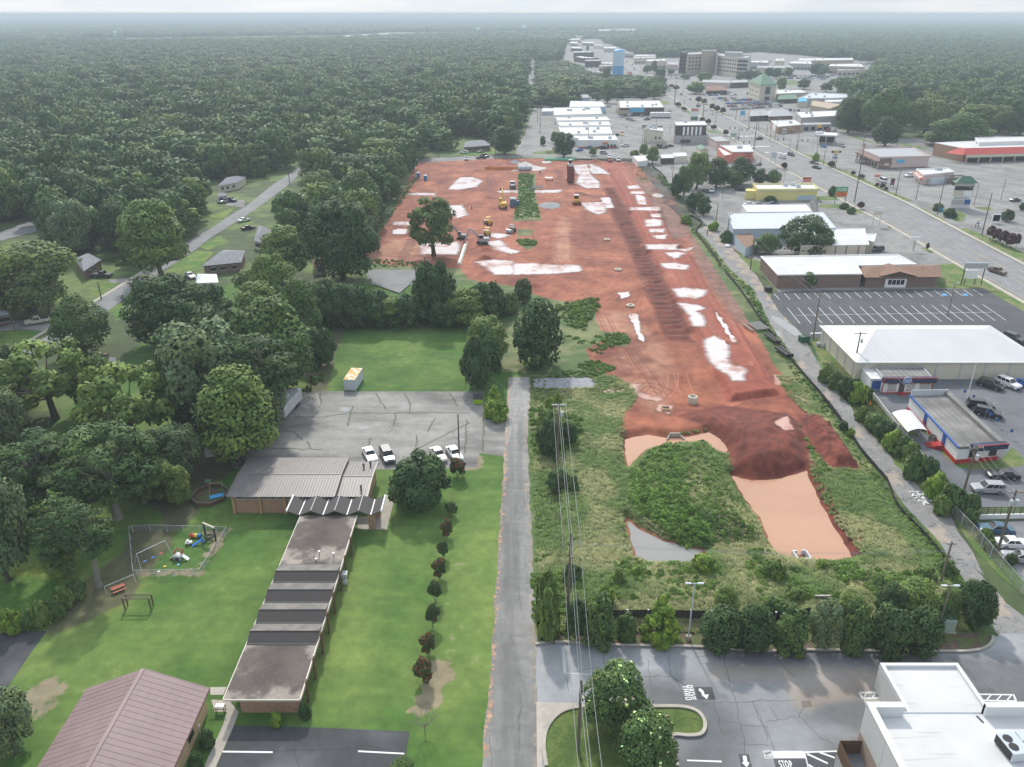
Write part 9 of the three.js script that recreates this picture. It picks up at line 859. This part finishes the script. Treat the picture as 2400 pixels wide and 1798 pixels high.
poleSign('billboard_sign','grey green board sign at the left arm of the junction','C5',560,650,535,440,500,M.cabinet_green,{post:M.dark});poleSign('blue_sign','blue panel sign before the grey hipped shops','C5',700,765,250,122,185,M.sky_blue,{});{const b=poleSign('pylon_sign','tall pylon sign with red, white and green panels behind the dark block','C4',1780,1870,335,175,330,M.wall_pale,{full:1,bands:[[0.75,0.95,M.wall_salmon],[0.35,0.72,M.trim_white],[0.02,0.3,M.green_roof]]});}poleSign('yellow_emblem_sign','yellow emblem sign on a post above the gas station','C5',1800,1860,470,320,365,M.paint_yellow,{mono:1});poleSign('round_sign','round white and dark sign on a pole at the junction corner','C5',1300,1360,520,380,440,M.wall_pale,{mono:1,bands:[[0.35,0.6,M.dark]]});poleSign('strip_mall_sign','small red and white sign beside the strip mall front','C4',905,950,640,460,540,M.trim_white,{mono:1,bands:[[0.7,0.95,M.wall_salmon],[0.2,0.45,M.paint_yellow]]});poleSign('red_far_sign','red sign beside the far highway','C2',1440,1475,790,730,780,M.wall_salmon,{});poleSign('blue_far_sign','dark blue sign right of the water tower','C2',1310,1362,680,625,665,M.blue,{});poleSign('pink_far_sign','pinkish red sign right of the water tower','C2',1170,1230,630,545,580,M.wall_salmon,{mono:1});poleSign('small_blue_sign','small blue sign at the dark shrub by the highway','C6',840,895,530,465,520,M.sky_blue,{mono:1});
{const p=S('B8',1655,655),b=thing('road_sign','pale round backed road sign on a post at the alley bend','road sign',p);part(b,'post',cyl(0.06,0.06,2.1,0,0,0),M.trim_white);part(b,'plate',plain(new THREE.CylinderGeometry(0.38,0.38,0.04,8).rotateX(Math.PI / 2)).translate(0.1,2.0,0),M.metal_grey);}
[['C7',1700,660],['C7',1745,700],['C7',1830,770],['C7',2005,920],['C7',1520,470],['C7',1405,400]].forEach(([t,x,y],i)=>{const p=S(t,x,y,0),b=thing('feather_flag','small blue and white flag along the sales building, '+['third from the back','fourth from the back','fifth from the back','nearest','second from the back','rearmost'][i],'flag',p,0,'small flags along the sales building');part(b,'staff',cyl(0.025,0.02,1.9,0,0,0,5),M.metal_grey);part(b,'flag',[slab([0.02,1.2,0],[0.5,1.15,0.06],[0.5,1.75,0.1],[0.02,1.85,0],0.015)],M.blue);});
// fences
const MESH=new THREE.MeshStandardMaterial({color:new THREE.Color().setRGB(0.35,0.36,0.36),roughness:0.6,transparent:true,opacity:0.22,side:THREE.DoubleSide});
function wireFence(label,pts,h,gap,mat=M.metal_grey,close=false,mesh=MESH){const o=pts[0],b=thing('chain_link_fence',label,'fence',o),P=close?[...pts,pts[0]]:pts,L=lineLen(P),n=Math.round(L / gap);for(let i=0;i<=n;i++){const q=along(P,Math.min(L-0.001,i*L / n));part(b,'post',cyl(0.045,0.04,h+0.06,q[0]-o[0],0,q[1]-o[1],6),mat);}const R=[];for(let i=0;i+1<P.length;i++){const a=[P[i][0]-o[0],P[i][1]-o[1]],c=[P[i+1][0]-o[0],P[i+1][1]-o[1]];R.push(bar([a[0],h,a[1]],[c[0],h,c[1]],0.022));part(b,'wire_mesh',quad([a[0],0.03,a[1]],[c[0],0.03,c[1]],[c[0],h,c[1]],[a[0],h,a[1]]),mesh);}part(b,'top_rail',R,mat);return b;}
wireFence('low chain link fence around the playground',PL('C8',1700,945,1660,1040,880,1055,700,1060,640,420,930,400,2045,425,1720,935),1.15,2.6);
{const mesh2=new THREE.MeshStandardMaterial({color:new THREE.Color().setRGB(0.25,0.25,0.24),roughness:0.7,transparent:true,opacity:0.4,side:THREE.DoubleSide});wireFence('tall chain link fence along the alley beside the parked cars',PL('B4',1425,1190,1600,1370,1760,1560,1880,1700,2050,1900),2.0,2.6,M.metal_grey,false,mesh2);}
{const pts=PL('B4',1640,1215,2100,1205),o=pts[0],b=thing('wall_railing','low white wall with dark railing between the two car lots','railing',o),d=[pts[1][0]-o[0],pts[1][1]-o[1]],L=Math.hypot(...d);part(b,'wall',beam([0,0.4,0],[d[0],0.4,d[1]],0.25,0.8),M.wall_white);for(let i=0;i<=9;i++)part(b,'post',boxb(0.07,1.3,0.07,d[0]*i / 9,0.8,d[1]*i / 9),M.dark);for(const y of[1.0,1.35,1.7,2.05])part(b,'rail',bar([0,y,0],[d[0],y,d[1]],0.025),M.dark);}
{const mkF=(label,pts)=>{const o=pts[0],b=thing('board_fence',label,'fence',o),gs=[],L=lineLen(pts),R=RNG(9);for(let s=0;s<L;s+=0.15){const q=along(pts,s);gs.push(boxb(0.138,1.75+0.08*R(),0.03,q[0]-o[0],0,q[1]-o[1]+0.02*R(),-(q[2]-Math.PI / 2)));}part(b,'boards',gs,flat('black_wood',0.035,0.03,0.028,0.95),'stuff');for(let s=0;s<L;s+=2.7){const q=along(pts,s),p=part(b,'post',boxb(0.12,1.85,0.12,q[0]-o[0],0,q[1]-o[1]+0.1),M.wood_grey);part(p,'post_cap',boxb(0.18,0.08,0.18,q[0]-o[0],1.86,q[1]-o[1]+0.1),M.trim_white);}};mkF('black board fence with pale posts behind the kerb trees',PL('B7',560,782,800,780,1200,785,1534,800).concat(PL('B8',440,605)));}
{const p=S('B4',980,470),q=S('B4',1120,640),r=S('B4',800,240),b=thing('retaining_wall','low grey retaining wall along the edge of the car sales lot','wall',r);let pr=r;for(const e of[p,q,S('B4',1300,870)]){part(b,'wall_section',beam([pr[0]-r[0],0.35,pr[1]-r[1]],[e[0]-r[0],0.35,e[1]-r[1]],0.25,0.75),M.wall_grey);pr=e;}}
// playground
{const c=S('B1',1815,1345),b=thing('octagon_sandbox','octagonal wooden sandbox enclosure beside the church','sandbox',c),n=8,R=S('B1',1975,1330)[0]-c[0],Rz=(S('B1',1815,1270)[1]-S('B1',1815,1440)[1]) / -2,V=(i)=>{const a=(i+0.5) / n*6.2832;return[Math.cos(a)*R,Math.sin(a)*Math.abs(Rz)*1.05];};for(let i=0;i<n;i++){const a=V(i),e=V(i+1);for(const y of[0.12,0.36,0.6])part(b,'plank',beam([a[0],y,a[1]],[e[0],y,e[1]],0.06,0.22),M.wood_brown);part(b,'cap_rail',beam([a[0],0.75,a[1]],[e[0],0.75,e[1]],0.18,0.05),M.wood_grey);part(b,'post',boxb(0.12,0.8,0.12,a[0],0,a[1]),M.wood_brown);}const s=new THREE.Shape(Array.from({length:n},(_,i)=>new THREE.Vector2(V(i)[0]*0.98,-V(i)[1]*0.98)));part(b,'sand',plain(new THREE.ShapeGeometry(s).rotateX(-Math.PI / 2).translate(0,0.06,0)),M.mulch);}
flat('toy_yellow',0.70,0.52,0.05,0.5);flat('toy_red',0.52,0.03,0.03,0.5);flat('toy_blue',0.03,0.16,0.52,0.5);flat('toy_grey',0.36,0.36,0.34,0.6);flat('toy_sky',0.10,0.45,0.75,0.5);
{const p=S('B1',1870,1350),b=thing('sand_slide','bright blue plastic slide tray lying in the sandbox','slide',p,0.45,undefined,0.08);part(b,'chute',[rbox(2.2,0.12,0.8,0.05,0,0.1,0),rbox(2.2,0.3,0.1,0.04,0,0.2,0.38),rbox(2.2,0.3,0.1,0.04,0,0.2,-0.38)],M.toy_sky);part(b,'end_lip',rbox(0.14,0.3,0.8,0.05,1.05,0.2,0),M.toy_sky);}
{const p=S('B1',1870,1295),b=thing('small_swing','yellow green frame swing in the sandbox','swing',p,0.3,undefined,0.08);part(b,'frame',[bar([-0.9,1.6,0],[0.9,1.6,0],0.04),bar([-0.9,1.6,0],[-1.1,0,0.7],0.035),bar([-0.9,1.6,0],[-1.1,0,-0.7],0.035),bar([0.9,1.6,0],[1.1,0,0.7],0.035),bar([0.9,1.6,0],[1.1,0,-0.7],0.035)],flat('frame_olive',0.42,0.40,0.16,0.6));part(b,'seat',[box(0.5,0.04,0.25,0,0.5,0),bar([-0.2,1.6,0],[-0.2,0.5,0],0.01),bar([0.2,1.6,0],[0.2,0.5,0],0.01)],M.dark);}
{const p=S('B1',1805,1240),b=thing('toy_house','small red toy house at the back of the sandbox','toy house',p,0,undefined,0.08);part(b,'body',rbox(0.8,0.7,0.7,0.08,0,0.35,0),M.toy_red);part(b,'roof',[slab([-0.5,0.65,0.45],[0.5,0.65,0.45],[0.5,1.0,0],[-0.5,1.0,0],0.05),slab([0.5,0.65,-0.45],[-0.5,0.65,-0.45],[-0.5,1.0,0],[0.5,1.0,0],0.05)],M.green_roof);}
{const A=S('C8',875,900),c=S('C8',960,740),Hh=2.3,p=S('C8',985,820),b=thing('swing_set','grey metal frame swing set with blue seats in the playground','swing set',p,0.85),L=4.2;part(b,'top_bar',bar([-L / 2,Hh,0],[L / 2,Hh,0],0.05),M.metal_grey);for(const s of[-1,1])for(const z of[-1,1])part(b,'leg',bar([s*L / 2,Hh,0],[s*(L / 2+0.2),0,z*1.1],0.04),M.metal_grey);[-1.2,0,1.2].forEach((x,i)=>{const q=part(b,'swing_seat',[box(0.5,0.06,0.25,x,0.55,0)],i<2?M.toy_blue:M.toy_red);part(q,'chain',[bar([x-0.22,Hh,0],[x-0.22,0.55,0],0.012),bar([x+0.22,Hh,0],[x+0.22,0.55,0],0.012)],M.steel);});}
{const p=S('C8',1345,800),b=thing('play_tower','grey plastic play tower with red rails and two slides','play tower',p,-0.12);b.scale.setScalar(0.8);part(b,'base',rbox(1.5,0.9,1.2,0.1,0,0.45,0),M.toy_grey);part(b,'deck',rbox(1.3,0.1,1.1,0.03,0,0.95,-0.05),M.trim_white);part(b,'arch',rbox(0.7,0.55,0.1,0.04,0,0.38,0.62),M.dark);for(const x of[-0.6,0.6])part(b,'tower_post',rbox(0.2,1.3,0.2,0.06,x,1.4,-0.5),M.toy_grey);part(b,'rail',[rbox(1.5,0.3,0.12,0.04,0,1.75,-0.55),rbox(0.14,0.5,0.9,0.05,-0.68,1.4,-0.2),rbox(0.14,0.5,0.9,0.05,0.68,1.4,-0.2)],flat('rust_red',0.40,0.11,0.06,0.6));part(b,'slide',slab([0.7,0.95,0.35],[0.7,0.95,-0.35],[1.9,0.1,-0.25],[1.9,0.1,0.45],0.1),M.trim_white);part(b,'slide',slab([-0.7,0.7,-0.35],[-0.7,0.7,0.35],[-1.5,0.1,0.45],[-1.5,0.1,-0.25],0.1),M.toy_grey);}
{const p=S('C8',1600,490),b=thing('crawl_tunnel','barrel crawl tunnel in red, yellow and blue sections','crawl tunnel',p,-0.05);b.scale.setScalar(0.62);[['toy_red',-0.95],['toy_yellow',-0.1],['toy_blue',0.75]].forEach(([m,x])=>part(b,'tunnel_section',plain(new THREE.LatheGeometry([[0.42,-0.45],[0.52,-0.3],[0.55,0],[0.52,0.3],[0.42,0.45]].map(([r,y])=>new THREE.Vector2(r,y)),20).rotateZ(Math.PI / 2)).translate(x,0.55,0),M[m]));}
{const p=S('C8',1790,520),b=thing('beam_swing','tall swing of two dark posts and a pale crossbeam','swing',p),a=S('C8',1735,490),c=S('C8',1880,555),h=HT(a,'C8',285),P=(q)=>[q[0]-p[0],q[1]-p[1]],u=P(a),v=P(c);part(b,'post',boxb(0.2,h,0.2,u[0],0,u[1]),M.dark);part(b,'post',boxb(0.2,h,0.2,v[0],0,v[1]),M.dark);part(b,'crossbeam',beam([u[0]*1.15,h,u[1]*1.15],[v[0]*1.1,h,v[1]*1.1],0.22,0.22),M.wall_cream);part(b,'tyre_seat',plain(new THREE.TorusGeometry(0.5,0.14,8,20).rotateX(Math.PI / 2)).translate(0,0.55,0),M.dark);part(b,'chain',[bar([u[0]*0.3,h,u[1]*0.3],[-0.4,0.6,0],0.015),bar([v[0]*0.3,h,v[1]*0.3],[0.4,0.6,0],0.015)],M.steel);}
{const p=S('C8',1615,595),b=thing('toy_slide','small blue toddler slide tipped on the playground grass','slide',p,0.6);part(b,'chute',slab([-0.8,0.1,0.25],[0.6,0.7,0.25],[0.6,0.7,-0.25],[-0.8,0.1,-0.25],0.08),M.toy_blue);part(b,'ladder',[rbox(0.1,0.9,0.5,0.04,0.75,0.45,0),rbox(0.3,0.1,0.5,0.04,0.9,0.35,0)],M.toy_blue);}
{const p=S('C8',1490,590),b=thing('toy_car','white toy ride on lying beside the blue toddler slide','toy',p,0.3);part(b,'shell',[rbox(1.0,0.35,0.6,0.15,0,0.35,0),rbox(0.4,0.4,0.5,0.12,-0.1,0.6,0)],M.trim_white);part(b,'wheel',[-0.3,0.3].flatMap((x)=>[-0.28,0.28].map((z)=>plain(new THREE.CylinderGeometry(0.15,0.15,0.1,10).rotateX(Math.PI / 2)).translate(x,0.15,z))),M.dark);}
[['C8',1340,885,'toy_sky','light blue toy dish on the playground grass'],['C8',1145,910,'toy_yellow','yellow toy dish on the playground grass'],['C8',1055,985,'trim_white','white toy dish at the playground fence']].forEach(([t,x,y,m,l])=>{const p=S(t,x,y);mesh1('toy_dish',plain(new THREE.LatheGeometry([[0,0.02],[0.3,0.04],[0.42,0.16],[0.38,0.16],[0.28,0.08],[0,0.06]].map(([r,h])=>new THREE.Vector2(r,h)),16)),M[m],l,'toy',p).scale.setScalar(0.5);});
{const a=S('C8',545,1530),c=S('C8',935,1545),h=HT(c,'C8',1385),w=c[0]-a[0],b=thing('monkey_bars','wooden monkey bars frame on the left lawn','climbing frame',a,0.0);for(const z of[0,-0.8]){for(const x of[0.25,w])part(b,'post',boxb(0.14,h,0.14,x,0,z),M.wood_brown);part(b,'side_beam',box(w+0.2,0.14,0.1,w / 2,h+0.02,z),M.wood_grey);}for(let i=0;i<10;i++)part(b,'rung',bar([0.5+i*(w-0.8) / 9,h,0],[0.5+i*(w-0.8) / 9,h,-0.8],0.03),M.dark);}
{const p=S('C8',480,1250),b=thing('picnic_table','old red brown picnic table under the pine','picnic table',p,0.7);b.scale.setScalar(0.78);for(let i=0;i<5;i++)part(b,'table_board',box(2.2,0.05,0.14,0,0.76,-0.32+i*0.16),M.rust_red);for(const z of[-0.8,0.8])part(b,'bench_board',box(2.2,0.05,0.28,0,0.45,z),M.rust_red);for(const x of[-0.8,0.8])part(b,'leg_frame',[beam([x,0,-0.7],[x,0.72,-0.2],0.09,0.09),beam([x,0,0.7],[x,0.72,0.2],0.09,0.09),box(0.08,0.09,1.8,x,0.4,0)],M.wood_brown);}
{const p=S('C8',560,1180),b=thing('fallen_fence_frame','leaning steel fence frame beside the picnic table','frame',p,0.75);part(b,'rail',[bar([-2.4,1.1,0],[1.4,1.1,0],0.04),bar([-2.4,0,0.1],[-2.4,1.1,0],0.04)],M.metal_grey);part(b,'post',bar([1.4,0,0.5],[1.4,1.1,0],0.04),M.metal_grey);}
{const p=S('B5',1435,1292),b=thing('picnic_bench','white topped box bench by the wing footpath','bench',p);part(b,'top',rbox(1.0,0.1,0.6,0.04,0,0.8,0),M.trim_white);part(b,'leg',[[-0.45,-0.25],[0.45,-0.25],[-0.45,0.25],[0.45,0.25]].map(([x,z])=>boxb(0.08,0.78,0.08,x,0,z)),M.wood_grey);part(b,'rail',[box(1.9,0.08,0.08,0,0.75,0.5)],M.wood_grey);}
{const p=S('B5',1305,1450),b=thing('wall_lamp_post','short grey post beside the near hall wall','post',p);part(b,'post',cyl(0.05,0.05,1.3,0,0,0),M.metal_grey);part(b,'cap',rbox(0.2,0.3,0.2,0.05,0,1.4,0),M.trim_white);}
{const R=RNG(44),p=S('B4',1150,1010),q=S('B4',1260,1110),gs=[],b=thing('litter_heap','scattered white rubbish beside the alley','rubbish',[(p[0]+q[0]) / 2,(p[1]+q[1]) / 2]);for(let i=0;i<70;i++){const t=R(),x=mixn(p[0],q[0],t)+(R()-0.5)*2.4-b.position.x,z=mixn(p[1],q[1],t)+(R()-0.5)*1.4-b.position.z;gs.push(box(0.1+R()*0.4,0.04+R()*0.12,0.1+R()*0.3,x,0.1,z,R()*6,R()*0.6));}part(b,'rubbish_pieces',gs,M.trim_white,'stuff');}
{const p=S('A6',1860,842),b=thing('covered_boat','small white covered heap beside the alley shrubs','tarpaulin',p);part(b,'cover',ball(1.1,0,0.3,0,0.5),M.roof_white);part(b,'rope',plain(new THREE.TorusGeometry(1.0,0.03,5,20).rotateX(Math.PI / 2)).translate(0,0.35,0),M.dark);}
{const p=S('B4',792,322),b=thing('traffic_cone','orange cone on the edge of the car sales lot','cone',p);part(b,'cone',cyl(0.28,0.06,0.7,0,0.05,0,14),M.orange);part(b,'base',boxb(0.6,0.05,0.6),M.orange);}
{const p=S('C7',1010,960),b=thing('round_tank','grey round tank beside the red steps','tank',p);part(b,'shell',plain(new THREE.LatheGeometry([[0.6,0],[0.62,1.2],[0.52,1.2],[0.5,0.6],[0,0.6]].map(([r,y])=>new THREE.Vector2(r,y)),20)),M.machine_grey);part(b,'band',cyl(0.64,0.64,0.06,0,0.8,0,20),M.dark);}
// people on the site
{
const J={pelvis:[0,0.95,0],chest:[0,1.32,0.02],neck:[0,1.5,0.02],head:[0,1.66,0.03],lh:[0.1,0.9,0],rh:[-0.1,0.9,0],lk:[0.13,0.5,0.12],rk:[-0.12,0.5,-0.02],lf:[0.13,0.07,0.06],rf:[-0.12,0.07,-0.18],lt:[0.13,0.05,0.24],rt:[-0.12,0.05,-0.02],ls:[0.19,1.44,0],rs:[-0.19,1.44,0],le:[0.27,1.16,-0.06],re:[-0.27,1.16,0.06],lw:[0.27,0.92,0.06],rw:[-0.27,0.93,0.16]},Bn=[['pelvis','chest',0.15,0.16],['chest','neck',0.14,0.07],['neck','head',0.06,0.07],['head','head',0.115,0.115],['pelvis','lh',0.13,0.1],['pelvis','rh',0.13,0.1],['lh','lk',0.1,0.07],['rh','rk',0.1,0.07],['lk','lf',0.07,0.05],['rk','rf',0.07,0.05],['lf','lt',0.055,0.045],['rf','rt',0.055,0.045],['chest','ls',0.12,0.07],['chest','rs',0.12,0.07],['ls','le',0.065,0.05],['rs','re',0.065,0.05],['le','lw',0.05,0.04],['re','rw',0.05,0.04],['lw','lw',0.05,0.05],['rw','rw',0.05,0.05]];
const res=72,mc=new MarchingCubes(res,new THREE.MeshBasicMaterial(),false,false,60000);mc.isolation=0;const sc=1.0;for(let k=0;k<res;k++)for(let j=0;j<res;j++)for(let i=0;i<res;i++){const x=(i-res / 2) / (res / 2)*sc,y=(j-res / 2) / (res / 2)*sc+0.92,z=(k-res / 2) / (res / 2)*sc;let d=9;for(const[a,b2,r0,r1]of Bn){const A=J[a],C=J[b2],ex=C[0]-A[0],ey=C[1]-A[1],ez=C[2]-A[2],t=clamp(((x-A[0])*ex+(y-A[1])*ey+(z-A[2])*ez) / (ex*ex+ey*ey+ez*ez||1)),q=Math.hypot(x-A[0]-t*ex,y-A[1]-t*ey,z-A[2]-t*ez)-mixn(r0,r1,t),hh=clamp(0.5+0.5*(d-q) / 0.03);d=mixn(d,q,hh)-0.03*hh*(1-hh);}mc.field[k*res*res+j*res+i]=-d;}mc.update();
const g=new THREE.BufferGeometry();g.setAttribute('position',new THREE.BufferAttribute(mc.positionArray.slice(0,mc.count*3),3));g.setAttribute('normal',new THREE.BufferAttribute(mc.normalArray.slice(0,mc.count*3),3));g.translate(0,0.92,0);
[['A6',1683,742,'person in dark clothes walking on the alley beside the site',[0.04,0.04,0.05],0.3],['A5',1862,525,'person in dark clothes standing on the dirt by the lone tree',[0.05,0.03,0.03],1],['C4',992,435,'person in dark clothes crossing the strip mall car park',[0.04,0.04,0.05],2],['C1',1282,265,'person standing right of the green strip on the dirt',[0.06,0.03,0.025],0.5]].forEach(([t,x,y,l,c,ry])=>{const p=ST3(t,x,y),b=thing('person',l,'person',[p[0],p[1]],ry,undefined,p[2]);part(b,'body',g.clone(),new THREE.MeshStandardMaterial({color:new THREE.Color().setRGB(...c),roughness:0.9}));part(b,'hair',ball(0.118,0,1.69,0.015,0.95,12),M.dark);});
}
renderer.render(scene,camera);
